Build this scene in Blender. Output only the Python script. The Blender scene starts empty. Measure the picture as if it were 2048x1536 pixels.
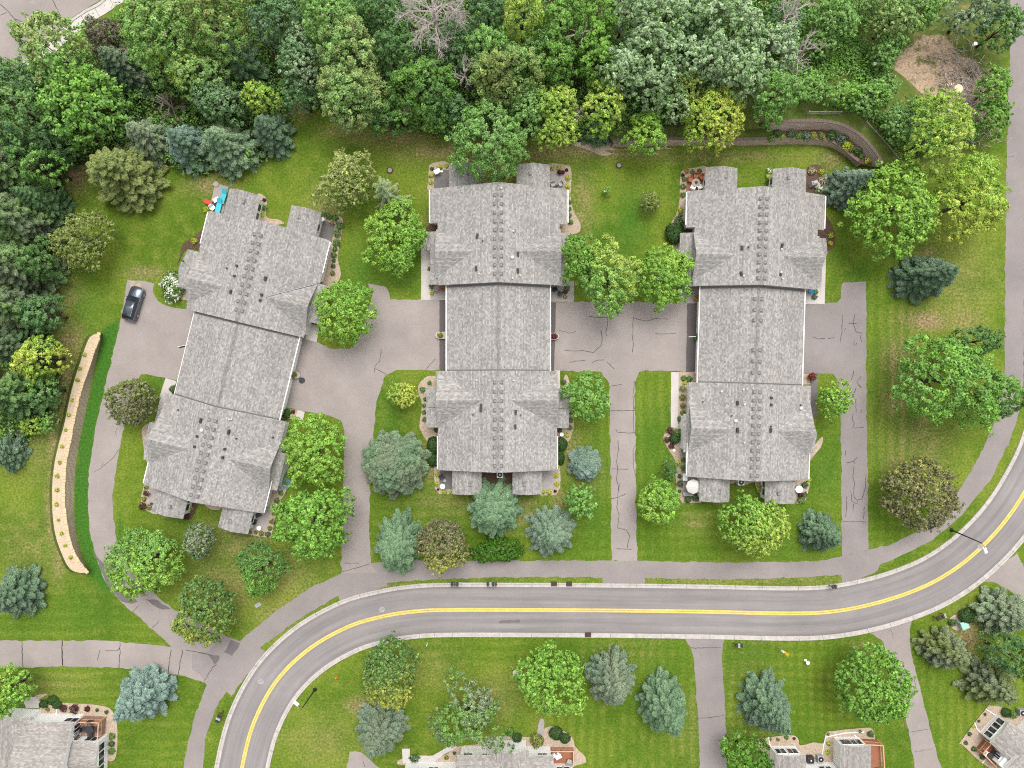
import bpy, bmesh, math, random
import numpy as np
from mathutils import Vector, Matrix

S = bpy.context.scene
COL = S.collection
# ------------------------------------------------------------------ camera
PX = 14.63      # photo pixels per metre on the ground
HC = 97.0       # height the picture was taken from
cam_d = bpy.data.cameras.new('camera'); cam = bpy.data.objects.new('camera', cam_d); COL.objects.link(cam)
cam.location = (0, 0, HC); cam.rotation_euler = (0, 0, 0)
cam_d.sensor_width = 36.0; cam_d.lens = 36.0 * HC / (2048 / PX); cam_d.clip_end = 2000
S.camera = cam
# ------------------------------------------------------------------ sky + sun (soft, overcast noon)
SUN_EL, SUN_AZ = math.radians(66), math.radians(12)   # azimuth clockwise from +Y (north is up in the photo)
w = bpy.data.worlds.new("World"); S.world = w; w.use_nodes = True
nt = w.node_tree; nt.nodes.clear()
sky = nt.nodes.new('ShaderNodeTexSky'); sky.sky_type = 'NISHITA'; sky.sun_disc = False
sky.sun_elevation = SUN_EL; sky.sun_rotation = SUN_AZ; sky.air_density = 1.0; sky.dust_density = 4.0; sky.ozone_density = 1.0
hs = nt.nodes.new('ShaderNodeHueSaturation'); hs.inputs['Saturation'].default_value = 0.12
bg = nt.nodes.new('ShaderNodeBackground'); bg.inputs['Strength'].default_value = 0.15
ow = nt.nodes.new('ShaderNodeOutputWorld')
nt.links.new(sky.outputs[0], hs.inputs['Color']); nt.links.new(hs.outputs[0], bg.inputs['Color']); nt.links.new(bg.outputs[0], ow.inputs['Surface'])
sd = bpy.data.lights.new('sun', 'SUN'); sd.energy = 1.05; sd.angle = math.radians(34); sd.color = (1.0, 0.96, 0.9)
sun = bpy.data.objects.new('sun', sd); COL.objects.link(sun)
_dv = Vector((math.sin(SUN_AZ) * math.cos(SUN_EL), math.cos(SUN_AZ) * math.cos(SUN_EL), math.sin(SUN_EL)))
sun.rotation_euler = (-_dv).to_track_quat('-Z', 'Y').to_euler(); sun.location = _dv * 150
S.view_settings.view_transform = 'Standard'; S.view_settings.look = 'None'
S.view_settings.exposure = 0.90; S.view_settings.gamma = 1.0; S.view_settings.use_curve_mapping = False
S.render.film_transparent = False
S.cycles.pixel_filter_type = 'BLACKMAN_HARRIS'; S.cycles.filter_width = 1.1; S.cycles.use_denoising = False
S.cycles.max_bounces = 6; S.cycles.diffuse_bounces = 3; S.cycles.transparent_max_bounces = 4

RNG = np.random.default_rng(11); random.seed(5)

# ------------------------------------------------------------------ helpers
def W(px, py, z=0.0):
    f = (HC - z) / HC / PX
    return ((px - 1024.0) * f, (768.0 - py) * f)
def W3(px, py, z=0.0):
    x, y = W(px, py, z); return Vector((x, y, z))
def tag(o, label=None, cat=None, group=None, kind=None):
    if label: o['label'] = label
    if cat: o['category'] = cat
    if group: o['group'] = group
    if kind: o['kind'] = kind
    return o
def link(name, me, parent=None, loc=None, rz=None):
    o = bpy.data.objects.new(name, me); COL.objects.link(o)
    if parent is not None: o.parent = parent
    if loc is not None: o.location = loc
    if rz is not None: o.rotation_euler = (0, 0, rz)
    return o
def thing(name, label, cat, loc=(0, 0, 0), rz=0.0, group=None):
    return tag(link(name, None, None, loc, rz), label, cat, group)
def copy_tree(o, parent=None):
    c = o.copy(); COL.objects.link(c); c.parent = parent
    for ch in list(o.children): copy_tree(ch, c)
    return c

class MB:
    """collects polygons for ONE mesh"""
    def __init__(s): s.v = []; s.f = []; s.m = []; s.uv = {}
    def add(s, verts, faces, mat=0):
        b = len(s.v); s.v += [tuple(v) for v in verts]
        for f in faces: s.f.append([b + i for i in f]); s.m.append(mat)
        return s
    def box(s, c, d, rz=0.0, mat=0, taper=1.0):
        x, y, z = (d[0] / 2, d[1] / 2, d[2] / 2); vs = []
        cs, sn = math.cos(rz), math.sin(rz)
        for k, (dx, dy, dz) in enumerate([(-1,-1,-1),(1,-1,-1),(1,1,-1),(-1,1,-1),(-1,-1,1),(1,-1,1),(1,1,1),(-1,1,1)]):
            t = taper if dz > 0 else 1.0
            a, b = dx * x * t, dy * y * t
            vs.append((c[0] + a * cs - b * sn, c[1] + a * sn + b * cs, c[2] + dz * z))
        return s.add(vs, [(0,3,2,1),(4,5,6,7),(0,1,5,4),(1,2,6,5),(2,3,7,6),(3,0,4,7)], mat)
    def tube(s, pts, radii, n=6, mat=0, cap=True):
        pts = [Vector(p) for p in pts]; vs = []; fs = []
        if not hasattr(radii, '__len__'): radii = [radii] * len(pts)
        for i, p in enumerate(pts):
            d = (pts[min(i + 1, len(pts) - 1)] - pts[max(i - 1, 0)])
            d = d.normalized() if d.length > 1e-9 else Vector((0, 0, 1))
            a = d.cross(Vector((0, 0, 1)));
            if a.length < 1e-3: a = Vector((1, 0, 0))
            a.normalize(); b = d.cross(a)
            for k in range(n):
                t = 2 * math.pi * k / n
                vs.append(p + (a * math.cos(t) + b * math.sin(t)) * radii[i])
        for i in range(len(pts) - 1):
            for k in range(n):
                fs.append((i * n + k, i * n + (k + 1) % n, (i + 1) * n + (k + 1) % n, (i + 1) * n + k))
        if cap:
            fs.append(tuple(range(n - 1, -1, -1))); fs.append(tuple((len(pts) - 1) * n + k for k in range(n)))
        return s.add(vs, fs, mat)
    def lathe(s, c, prof, n=16, mat=0):
        vs = []; fs = []
        for (r, z) in prof:
            for k in range(n):
                t = 2 * math.pi * k / n; vs.append((c[0] + r * math.cos(t), c[1] + r * math.sin(t), c[2] + z))
        for i in range(len(prof) - 1):
            for k in range(n):
                fs.append((i * n + k, i * n + (k + 1) % n, (i + 1) * n + (k + 1) % n, (i + 1) * n + k))
        fs.append(tuple(range(n - 1, -1, -1))); fs.append(tuple((len(prof) - 1) * n + k for k in range(n)))
        return s.add(vs, fs, mat)
    def poly(s, pts, z=0.0, mat=0, thick=0.0):
        n = len(pts); a = sum(pts[i][0] * pts[(i + 1) % n][1] - pts[(i + 1) % n][0] * pts[i][1] for i in range(n))
        if a < 0: pts = list(pts)[::-1]
        top = [(p[0], p[1], z) for p in pts]
        if thick <= 0: return s.add(top, [tuple(range(n))], mat)
        bot = [(p[0], p[1], z - thick) for p in pts]
        return s.add(top + bot, [tuple(range(n)), tuple(range(2 * n - 1, n - 1, -1))] + [(i, i + n, (i + 1) % n + n, (i + 1) % n) for i in range(n)], mat)
    def build(s, name, mats, parent=None, smooth=False, loc=None, rz=None, bevel=0.0):
        me = bpy.data.meshes.new(name)
        me.from_pydata(s.v, [], s.f)
        bm = bmesh.new(); bm.from_mesh(me)
        for f, mi in zip(bm.faces, s.m): f.material_index = mi
        if s.uv:
            uvl = bm.loops.layers.uv.new('UVMap'); bm.verts.ensure_lookup_table()
            for f in bm.faces:
                for l in f.loops: l[uvl].uv = s.uv.get(l.vert.index, (0, 0))
        big = [f for f in bm.faces if len(f.verts) > 4]
        if big: bmesh.ops.triangulate(bm, faces=big, ngon_method='EAR_CLIP')
        if bevel: bmesh.ops.bevel(bm, geom=bm.edges[:], offset=bevel, segments=2, affect='EDGES', profile=0.5)
        bm.to_mesh(me); bm.free()
        if smooth:
            for p in me.polygons: p.use_smooth = True
        for m in (mats if isinstance(mats, (list, tuple)) else [mats]): me.materials.append(m)
        return link(name, me, parent, loc, rz)

# ------------------------------------------------------------------ materials
MATS = {}
def mat_base(name, rough=0.8, spec=0.3):
    m = bpy.data.materials.new(name); m.use_nodes = True; N = m.node_tree.nodes; L = m.node_tree.links
    b = N['Principled BSDF']; b.inputs['Roughness'].default_value = rough
    b.inputs['Specular IOR Level'].default_value = spec
    MATS[name] = m; return m, N, L, b
def col4(c): return (c[0], c[1], c[2], 1.0)
def node(N, t, **kw):
    n = N.new(t)
    for k, v in kw.items():
        if k in n.inputs: n.inputs[k].default_value = v
        else: setattr(n, k, v)
    return n
def noise(N, L, vec, scale, detail=4.0, rough=0.6):
    n = node(N, 'ShaderNodeTexNoise'); n.inputs['Scale'].default_value = scale; n.inputs['Detail'].default_value = detail; n.inputs['Roughness'].default_value = rough
    if vec is not None: L.new(vec, n.inputs['Vector'])
    return n
def ramp(N, L, fac, stops):
    r = N.new('ShaderNodeValToRGB'); e = r.color_ramp.elements
    while len(e) < len(stops): e.new(0.5)
    for k, (p, c) in enumerate(stops): e[k].position = p; e[k].color = col4(c) if len(c) == 3 else c
    L.new(fac, r.inputs['Fac']); return r
def mixc(N, L, fac, a, b, mode='MIX'):
    m = N.new('ShaderNodeMix'); m.data_type = 'RGBA'; m.blend_type = mode
    for sock, v in ((m.inputs[0], fac), (m.inputs[6], a), (m.inputs[7], b)):
        if hasattr(v, 'links') or hasattr(v, 'is_linked'): L.new(v, sock)
        elif isinstance(v, (int, float)): sock.default_value = v
        else: sock.default_value = col4(v)
    return m.outputs[2]
def math_(N, L, op, a, b=0.0, clamp=False):
    m = N.new('ShaderNodeMath'); m.operation = op; m.use_clamp = clamp
    for sock, v in ((m.inputs[0], a), (m.inputs[1], b)):
        if hasattr(v, 'is_linked'): L.new(v, sock)
        else: sock.default_value = v
    return m.outputs[0]
def bump(N, L, b, h, strength=0.3, dist=0.05):
    n = N.new('ShaderNodeBump'); n.inputs['Strength'].default_value = strength; n.inputs['Distance'].default_value = dist
    L.new(h, n.inputs['Height']); L.new(n.outputs[0], b.inputs['Normal'])

def speckle_mat(name, c0, c1, fine=18.0, coarse=0.35, rough=0.9, amt=0.5, spec=0.2, c2=None, mid=2.2):
    """stone / asphalt / gravel / mulch: two colours broken up on three scales, in object metres"""
    m, N, L, b = mat_base(name, rough, spec)
    tc = N.new('ShaderNodeTexCoord')
    n1 = noise(N, L, tc.outputs['Object'], fine, 3, 0.7); n2 = noise(N, L, tc.outputs['Object'], coarse, 5, 0.6); n3 = noise(N, L, tc.outputs['Object'], mid, 4, 0.6)
    f = math_(N, L, 'ADD', math_(N, L, 'MULTIPLY', n1.outputs[0], amt), math_(N, L, 'ADD', math_(N, L, 'MULTIPLY', n2.outputs[0], (1 - amt) * 0.6), math_(N, L, 'MULTIPLY', n3.outputs[0], (1 - amt) * 0.4)))
    st = [(0.33, c0), (0.67, c1)] if c2 is None else [(0.3, c0), (0.5, c2), (0.7, c1)]
    r = ramp(N, L, f, st); L.new(r.outputs[0], b.inputs['Base Color']); bump(N, L, b, n1.outputs[0], 0.35, 0.02)
    return m
def plain(name, c, rough=0.5, spec=0.4, metal=0.0, var=0.08):
    m, N, L, b = mat_base(name, rough, spec); b.inputs['Metallic'].default_value = metal
    tc = N.new('ShaderNodeTexCoord'); n = noise(N, L, tc.outputs['Object'], 3.0, 4)
    r = ramp(N, L, n.outputs[0], [(0.3, [x * (1 - var) for x in c]), (0.7, [min(1, x * (1 + var)) for x in c])])
    L.new(r.outputs[0], b.inputs['Base Color']); return m

def asphalt_mat(name, base, warm=1.0, blot=0.20, streak=None):
    m, N, L, b = mat_base(name, 0.92, 0.15)
    tc = N.new('ShaderNodeTexCoord'); v = tc.outputs['Object']
    n1 = noise(N, L, v, 26, 2, 0.7); n2 = noise(N, L, v, 0.16, 6, 0.62); n3 = noise(N, L, v, 1.1, 5, 0.65)
    c = ramp(N, L, n2.outputs[0], [(0.3, [x * (1 - blot) for x in base]), (0.52, base), (0.72, [x * (1 + blot) for x in base])]).outputs[0]
    c = mixc(N, L, math_(N, L, 'MULTIPLY', n3.outputs[0], 0.5), c, [base[0] * 0.86, base[1] * 0.85, base[2] * 0.84], 'MIX')
    g = ramp(N, L, n1.outputs[0], [(0.3, (0.72, 0.72, 0.72)), (0.7, (1.25, 1.25, 1.25))]).outputs[0]
    c = mixc(N, L, 1.0, c, g, 'MULTIPLY')
    # pale worn patches
    n4 = noise(N, L, v, 0.33, 6, 0.7); pm = ramp(N, L, n4.outputs[0], [(0.62, (0, 0, 0)), (0.72, (1, 1, 1))]).outputs[0]
    c = mixc(N, L, math_(N, L, 'MULTIPLY', pm, 0.22), c, [min(1, x * 1.5) for x in base])
    if streak:                                     # wear along the wheel tracks, along world X
        mp = N.new('ShaderNodeMapping'); mp.inputs['Scale'].default_value = (0.05, 1.3, 1); L.new(v, mp.inputs['Vector'])
        ns = noise(N, L, mp.outputs[0], 1.0, 5, 0.6)
        c = mixc(N, L, 1.0, c, ramp(N, L, ns.outputs[0], [(0.35, (0.9, 0.9, 0.9)), (0.65, (1.08, 1.08, 1.08))]).outputs[0], 'MULTIPLY')
    L.new(c, b.inputs['Base Color']); bump(N, L, b, n1.outputs[0], 0.3, 0.01); return m

def road_mat():
    m = asphalt_mat('road_asphalt', (0.222, 0.205, 0.202), blot=0.12); N = m.node_tree.nodes; L = m.node_tree.links; b = N['Principled BSDF']
    src = b.inputs['Base Color'].links[0].from_socket
    uv = N.new('ShaderNodeUVMap'); sp = N.new('ShaderNodeSeparateXYZ'); L.new(uv.outputs[0], sp.inputs[0])
    mp = N.new('ShaderNodeMapping'); mp.inputs['Scale'].default_value = (.06, 1.7, 1); L.new(uv.outputs[0], mp.inputs['Vector']); ns = noise(N, L, mp.outputs[0], 1.0, 6, .65)
    c = mixc(N, L, 1.0, src, ramp(N, L, ns.outputs[0], [(0.32, (0.83, 0.83, 0.84)), (0.68, (1.12, 1.12, 1.11))]).outputs[0], 'MULTIPLY')
    a = math_(N, L, 'ABSOLUTE', sp.outputs[1]); wt = math_(N, L, 'COSINE', math_(N, L, 'MULTIPLY', math_(N, L, 'SUBTRACT', a, .85), 4.2))
    c = mixc(N, L, 1.0, c, ramp(N, L, math_(N, L, 'ADD', math_(N, L, 'MULTIPLY', wt, .5), .5), [(0.1, (0.95, 0.95, 0.95)), (0.9, (1.04, 1.04, 1.035))]).outputs[0], 'MULTIPLY')
    c = mixc(N, L, math_(N, L, 'MULTIPLY', math_(N, L, 'SUBTRACT', a, 2.75), 1.1, True), c, (0.13, 0.115, 0.105)); L.new(c, b.inputs['Base Color']); return m
M_road = road_mat()
M_road0 = asphalt_mat('road_asphalt', (0.222, 0.205, 0.202), streak=True, blot=0.10)
M_drive = asphalt_mat('driveway_asphalt', (0.272, 0.238, 0.222))
M_path = asphalt_mat('path_asphalt', (0.232, 0.205, 0.197))
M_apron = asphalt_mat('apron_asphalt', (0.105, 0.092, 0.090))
M_patch = asphalt_mat('patch_asphalt', (0.135, 0.122, 0.122))
M_crack = plain('tar_crack', (0.050, 0.046, 0.046), 0.7, var=.25)
M_conc = speckle_mat('kerb_concrete', (0.27, 0.245, 0.225), (0.50, 0.465, 0.44), 14, 0.9, 0.9, 0.35)
M_walk = speckle_mat('walk_concrete', (0.36, 0.33, 0.31), (0.52, 0.48, 0.45), 14, 0.5, 0.9, 0.45)
M_patio = speckle_mat('patio_concrete', (0.24, 0.215, 0.205), (0.36, 0.33, 0.315), 14, 0.6, 0.9, 0.4)
M_patio_d = speckle_mat('patio_dark', (0.10, 0.092, 0.090), (0.19, 0.175, 0.17), 12, 0.6, 0.9, 0.4)
M_paver = speckle_mat('clay_paver', (0.18, 0.075, 0.050), (0.27, 0.13, 0.085), 9, 0.6, 0.9, 0.6)
M_gravel = speckle_mat('tan_gravel', (0.22, 0.165, 0.120), (0.50, 0.40, 0.31), 7.5, 0.5, 0.95, 0.75)
M_gravel_w = speckle_mat('warm_gravel', (0.33, 0.25, 0.165), (0.55, 0.44, 0.31), 6.5, 0.5, 0.95, 0.75)
M_mulch = speckle_mat('brown_mulch', (0.045, 0.026, 0.018), (0.14, 0.088, 0.062), 8, 0.5, 0.95, 0.7)
M_vent = plain('vent_cap_paint', (0.50, 0.50, 0.49), 0.5, 0.3)
M_white = plain('white_paint', (0.80, 0.80, 0.79), 0.5, 0.4, var=0.03)
M_siding = plain('white_siding', (0.74, 0.73, 0.71), 0.55, 0.35, var=0.04)
M_trim = plain('gutter_white', (0.72, 0.70, 0.67), 0.45, 0.4, var=0.04)
M_glass = plain('window_glass', (0.018, 0.024, 0.032), 0.06, 0.8, var=0.2)
M_black = plain('black_metal', (0.012, 0.012, 0.013), 0.45, 0.4)
M_dark = plain('dark_plastic', (0.03, 0.03, 0.033), 0.6, 0.3)
M_grey = plain('grey_metal', (0.30, 0.30, 0.30), 0.5, 0.4)
M_lid = speckle_mat('cast_iron_lid', (0.20, 0.19, 0.19), (0.30, 0.29, 0.29), 12, 1.0, 0.8, 0.5)
M_rust = speckle_mat('drain_iron', (0.055, 0.026, 0.020), (0.10, 0.05, 0.04), 14, 1.0, 0.8, 0.5)
M_yel = speckle_mat('line_yellow', (0.40, 0.30, 0.07), (0.70, 0.55, 0.13), 9, 0.8, 0.8, 0.5)
M_deck = speckle_mat('deck_boards', (0.20, 0.075, 0.042), (0.30, 0.13, 0.075), 7, 0.6, 0.8, 0.5)
M_deck_l = speckle_mat('deck_rail_wood', (0.48, 0.25, 0.15), (0.60, 0.35, 0.22), 7, 0.6, 0.8, 0.5)
M_deck_f = speckle_mat('faded_deck', (0.20, 0.13, 0.095), (0.30, 0.20, 0.15), 7, 0.6, 0.8, 0.5)
M_bark = speckle_mat('tree_bark', (0.055, 0.042, 0.032), (0.13, 0.10, 0.08), 6, 1.0, 0.95, 0.6)
M_deadwood = speckle_mat('dead_wood', (0.30, 0.255, 0.235), (0.52, 0.46, 0.43), 4, 0.7, 0.9, 0.5)
M_deadbrown = speckle_mat('dead_twig', (0.19, 0.13, 0.115), (0.34, 0.25, 0.23), 4, 0.7, 0.9, 0.5)
M_wallface = None
M_red = plain('red_paint', (0.50, 0.03, 0.02), 0.5)
M_orange = plain('orange_paint', (0.62, 0.20, 0.02), 0.6)
M_teal = plain('teal_fabric', (0.05, 0.42, 0.50), 0.8)
M_blue = plain('blue_plastic', (0.02, 0.25, 0.55), 0.5)
M_flagy = plain('yellow_cloth', (0.75, 0.50, 0.02), 0.8)
M_greenbox = plain('pale_green_paint', (0.30, 0.52, 0.44), 0.5)
M_terracotta = plain('terracotta', (0.38, 0.13, 0.06), 0.8)
M_stone = speckle_mat('field_stone', (0.30, 0.24, 0.19), (0.46, 0.39, 0.33), 6, 0.8, 0.9, 0.5)
M_saw = speckle_mat('sawdust', (0.60, 0.44, 0.28), (0.85, 0.72, 0.55), 10, 1.2, 0.95, 0.6)

def leaf_mat():
    m, N, L, b = mat_base('leaf_foliage', 0.55, 0.25)
    a = N.new('ShaderNodeAttribute'); a.attribute_name = 'tint'
    L.new(a.outputs['Color'], b.inputs['Base Color'])
    tr = N.new('ShaderNodeBsdfTranslucent')
    c2 = mixc(N, L, 1.0, a.outputs['Color'], (1.15, 1.2, 0.6), 'MULTIPLY'); L.new(c2, tr.inputs['Color'])
    ms = N.new('ShaderNodeMixShader'); ms.inputs[0].default_value = 0.24
    out = N['Material Output']; L.new(b.outputs[0], ms.inputs[1]); L.new(tr.outputs[0], ms.inputs[2]); L.new(ms.outputs[0], out.inputs['Surface'])
    return m
M_leaf = leaf_mat()

def shingle_mat(name, lo, hi, tab=0.42, row=0.27):
    m, N, L, b = mat_base(name, 0.95, 0.12)
    uv = N.new('ShaderNodeUVMap'); sp = N.new('ShaderNodeSeparateXYZ'); L.new(uv.outputs[0], sp.inputs[0])
    r = math_(N, L, 'FLOOR', math_(N, L, 'DIVIDE', sp.outputs[1], row))
    wr = N.new('ShaderNodeTexWhiteNoise'); wr.noise_dimensions = '1D'; L.new(r, wr.inputs['W'])
    us = math_(N, L, 'ADD', math_(N, L, 'DIVIDE', sp.outputs[0], tab), math_(N, L, 'MULTIPLY', wr.outputs[0], 7.0))
    cc = math_(N, L, 'FLOOR', us)
    cb = N.new('ShaderNodeCombineXYZ'); L.new(cc, cb.inputs[0]); L.new(r, cb.inputs[1])
    wn = N.new('ShaderNodeTexWhiteNoise'); wn.noise_dimensions = '2D'; L.new(cb.outputs[0], wn.inputs['Vector'])
    mid = [(a + c) / 2 for a, c in zip(lo, hi)]
    c = ramp(N, L, wn.outputs[0], [(0.0, lo), (0.4, mid), (0.85, hi), (1.0, [min(1, x * 1.15) for x in hi])]).outputs[0]
    tc = N.new('ShaderNodeTexCoord'); n2 = noise(N, L, tc.outputs['Object'], 0.22, 5, 0.6); n3 = noise(N, L, tc.outputs['Object'], 9, 3, 0.7)
    c = mixc(N, L, 1.0, c, ramp(N, L, n2.outputs[0], [(0.3, (0.90, 0.90, 0.90)), (0.7, (1.08, 1.07, 1.05))]).outputs[0], 'MULTIPLY')
    c = mixc(N, L, 1.0, c, ramp(N, L, n3.outputs[0], [(0.3, (0.82, 0.82, 0.82)), (0.7, (1.16, 1.16, 1.16))]).outputs[0], 'MULTIPLY')
    c = mixc(N, L, 1.0, c, ramp(N, L, wr.outputs[0], [(0.0, (0.90, 0.90, 0.90)), (1.0, (1.09, 1.09, 1.09))]).outputs[0], 'MULTIPLY')
    mp = N.new('ShaderNodeMapping'); mp.inputs['Scale'].default_value = (1.6, .10, 1); L.new(uv.outputs[0], mp.inputs['Vector']); n4 = noise(N, L, mp.outputs[0], 1.0, 4, .6)
    c = mixc(N, L, 1.0, c, ramp(N, L, n4.outputs[0], [(0.3, (0.96, 0.96, 0.96)), (0.7, (1.03, 1.03, 1.03))]).outputs[0], 'MULTIPLY')
    fr = math_(N, L, 'FRACT', math_(N, L, 'DIVIDE', sp.outputs[1], row))
    L.new(c, b.inputs['Base Color']); bump(N, L, b, math_(N, L, 'ADD', fr, math_(N, L, 'MULTIPLY', wn.outputs[0], 0.8)), 0.6, 0.02)
    return m
M_roof = shingle_mat('grey_shingles', (0.196, 0.186, 0.177), (0.300, 0.288, 0.275), 0.27, 0.19)
M_roof2 = shingle_mat('pale_shingles', (0.215, 0.198, 0.184), (0.300, 0.282, 0.265), 0.34, 0.17)
M_cap = shingle_mat('ridge_shingles', (0.150, 0.137, 0.131), (0.255, 0.242, 0.235), 0.25, 0.25)

def block_mat(name, c0, c1, bw=0.45, bh=0.2):
    m, N, L, b = mat_base(name, 0.9, 0.2)
    uv = N.new('ShaderNodeUVMap'); br = N.new('ShaderNodeTexBrick'); L.new(uv.outputs[0], br.inputs['Vector'])
    br.inputs['Scale'].default_value = 1.0; br.inputs['Brick Width'].default_value = bw; br.inputs['Row Height'].default_value = bh
    br.inputs['Mortar Size'].default_value = 0.022; br.inputs['Color1'].default_value = col4(c0); br.inputs['Color2'].default_value = col4(c1)
    br.inputs['Mortar'].default_value = col4([x * 0.4 for x in c0])
    tc = N.new('ShaderNodeTexCoord'); n = noise(N, L, tc.outputs['Object'], 8, 4)
    c = mixc(N, L, 1.0, br.outputs[0], ramp(N, L, n.outputs[0], [(0.3, (0.8, 0.8, 0.8)), (0.7, (1.2, 1.2, 1.2))]).outputs[0], 'MULTIPLY')
    L.new(c, b.inputs['Base Color']); bump(N, L, b, br.outputs['Fac'], -0.4, 0.03); return m
M_block = block_mat('wall_block', (0.40, 0.305, 0.255), (0.52, 0.41, 0.35), .6, .3)
M_blockt = block_mat('tan_block', (0.34, 0.275, 0.195), (0.40, 0.33, 0.245), 0.4, 0.18)
M_capstone = speckle_mat('capstone', (0.42, 0.31, 0.19), (0.58, 0.45, 0.29), 9, 0.8, 0.9, 0.5)
# ------------------------------------------------------------------ ground sheet
def pip(poly, X, Y):
    inside = np.zeros(X.shape, bool); n = len(poly)
    for i in range(n):
        x1, y1 = poly[i]; x2, y2 = poly[(i + 1) % n]
        if y1 == y2: continue
        c = ((y1 > Y) != (y2 > Y)) & (X < (x2 - x1) * (Y - y1) / (y2 - y1) + x1); inside ^= c
    return inside
def blur(a, n=2):
    for _ in range(n):
        p = np.pad(a, 1, mode='edge')
        a = (p[:-2, 1:-1] + p[2:, 1:-1] + p[1:-1, :-2] + p[1:-1, 2:] + 2 * p[1:-1, 1:-1]) / 6
    return a
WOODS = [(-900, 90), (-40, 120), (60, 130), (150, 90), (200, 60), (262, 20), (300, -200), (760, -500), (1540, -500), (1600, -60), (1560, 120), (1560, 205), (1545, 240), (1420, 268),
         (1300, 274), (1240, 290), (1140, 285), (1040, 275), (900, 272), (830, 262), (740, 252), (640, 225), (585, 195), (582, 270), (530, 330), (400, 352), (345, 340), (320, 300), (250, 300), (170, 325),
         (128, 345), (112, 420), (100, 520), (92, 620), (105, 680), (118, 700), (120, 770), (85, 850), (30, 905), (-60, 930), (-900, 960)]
SCRUB = [(1545, -500), (2060, -500), (2040, 60), (2005, 120), (2000, 275), (1940, 300), (1880, 340), (1800, 330), (1745, 270), (1690, 235), (1600, 225), (1540, 240)]
DIRT = [(1800, 108), (1846, 66), (1895, 72), (1915, 110), (1955, 120), (1968, 180), (1972, 235), (1930, 275), (1905, 240), (1860, 200), (1800, 195), (1765, 150)]
DIRT2 = [(1695, 118), (1702, 112), (1700, 130), (1702, 145), (1690, 146), (1680, 128)]
LUSH = [(203, 660), (192, 740), (170, 830), (156, 900), (150, 980), (152, 1060), (165, 1110), (180, 1150), (205, 1178), (232, 1190), (211, 1160), (190, 1105), (180, 1060), (176, 993), (180, 934), (191, 858), (206, 798), (230, 693), (243, 635)]
DRYB = [(150, 345, 28, 30, 1.0), (118, 470, 16, 60, .9), (105, 620, 18, 40, .8), (130, 590, 25, 40, .4), (140, 690, 20, 40, .8), (125, 760, 22, 70, .7), (110, 880, 16, 90, .7), (103, 1010, 10, 70, .8), (118, 1110, 12, 40, .8),
        (285, 545, 30, 10, .8), (420, 372, 35, 14, .8), (600, 212, 26, 20, .9), (690, 262, 40, 12, .6), (790, 275, 70, 14, .8), (880, 300, 70, 16, .7), (960, 330, 30, 30, .9), (1010, 345, 20, 15, .9), (1180, 300, 60, 10, 1.1), (1090, 305, 60, 14, .8), (1250, 305, 90, 10, .7), (1450, 312, 120, 10, .5), (1660, 320, 25, 15, .7),
        (1165, 410, 18, 60, .5), (640, 440, 22, 50, .6), (655, 420, 26, 16, .6), (870, 430, 10, 60, .5), (870, 450, 20, 20, .4), (1850, 640, 46, 18, 1.1), (1930, 640, 30, 30, .6), (1800, 720, 30, 40, .9), (1790, 800, 24, 30, .9), (1830, 880, 60, 60, .45), (1790, 930, 20, 30, .7), (1900, 560, 70, 70, .35), (1860, 505, 20, 8, .7),
        (1030, 1025, 40, 22, .9), (1000, 960, 22, 18, 1.0), (1120, 1005, 20, 20, .6), (860, 920, 12, 40, .7), (1140, 900, 14, 40, .7), (1180, 950, 30, 40, .3), (900, 1010, 60, 20, .4), (1390, 1042, 26, 16, .5), (480, 1085, 60, 40, .4), (560, 1150, 60, 40, .4), (450, 1170, 60, 50, .4), (560, 1230, 40, 30, .4),
        (722, 1412, 22, 14, 1.1), (1935, 1275, 20, 40, 1.1), (1725, 1295, 20, 10, .7), (990, 1395, 40, 40, .35), (1400, 1450, 60, 60, .25), (640, 1480, 60, 40, .3), (1500, 1400, 40, 90, .3), (850, 1330, 60, 40, .25), (1250, 1300, 60, 20, .3), (60, 1100, 60, 60, .25), (70, 900, 50, 50, .3), (100, 1370, 80, 20, .35), (880, 1180, 300, 8, .45), (1500, 1160, 200, 8, .35),
        (1640, 60, 60, 60, .35), (1720, 150, 60, 40, .5), (1650, 170, 40, 30, .5), (1500, 255, 60, 12, .4)]
LUSHB = [(1262, 440, 26, 60, .8), (1215, 470, 30, 30, .5), (722, 545, 24, 50, .75), (790, 560, 50, 20, .4), (1300, 890, 30, 110, .55), (1720, 600, 14, 60, .7), (1655, 940, 24, 70, .5), (1500, 1300, 30, 8, .6), (1240, 1305, 30, 8, .5), (1330, 1340, 30, 20, .4), (170, 620, 40, 50, .5), (190, 1210, 90, 30, .35), (780, 850, 20, 80, .5), (1190, 960, 20, 120, .5), (330, 760, 30, 20, .7), (1380, 900, 30, 60, .3), (240, 1060, 6, 40, .9), (120, 1240, 140, 20, .4), (1560, 1080, 60, 40, .4)]
DARKB = [(510, 960, 4, 4, 0), (350, 1060, 60, 40, .6), (440, 1130, 60, 60, .5), (1700, 480, 30, 80, .5), (1680, 610, 20, 60, .4), (1750, 800, 12, 160, .35), (1480, 985, 40, 40, .6), (820, 330, 60, 20, .4), (1120, 470, 20, 40, .4), (560, 280, 60, 40, .3), (330, 420, 60, 60, .25), (1450, 1090, 200, 16, .3), (850, 1000, 120, 20, .35)]

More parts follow.
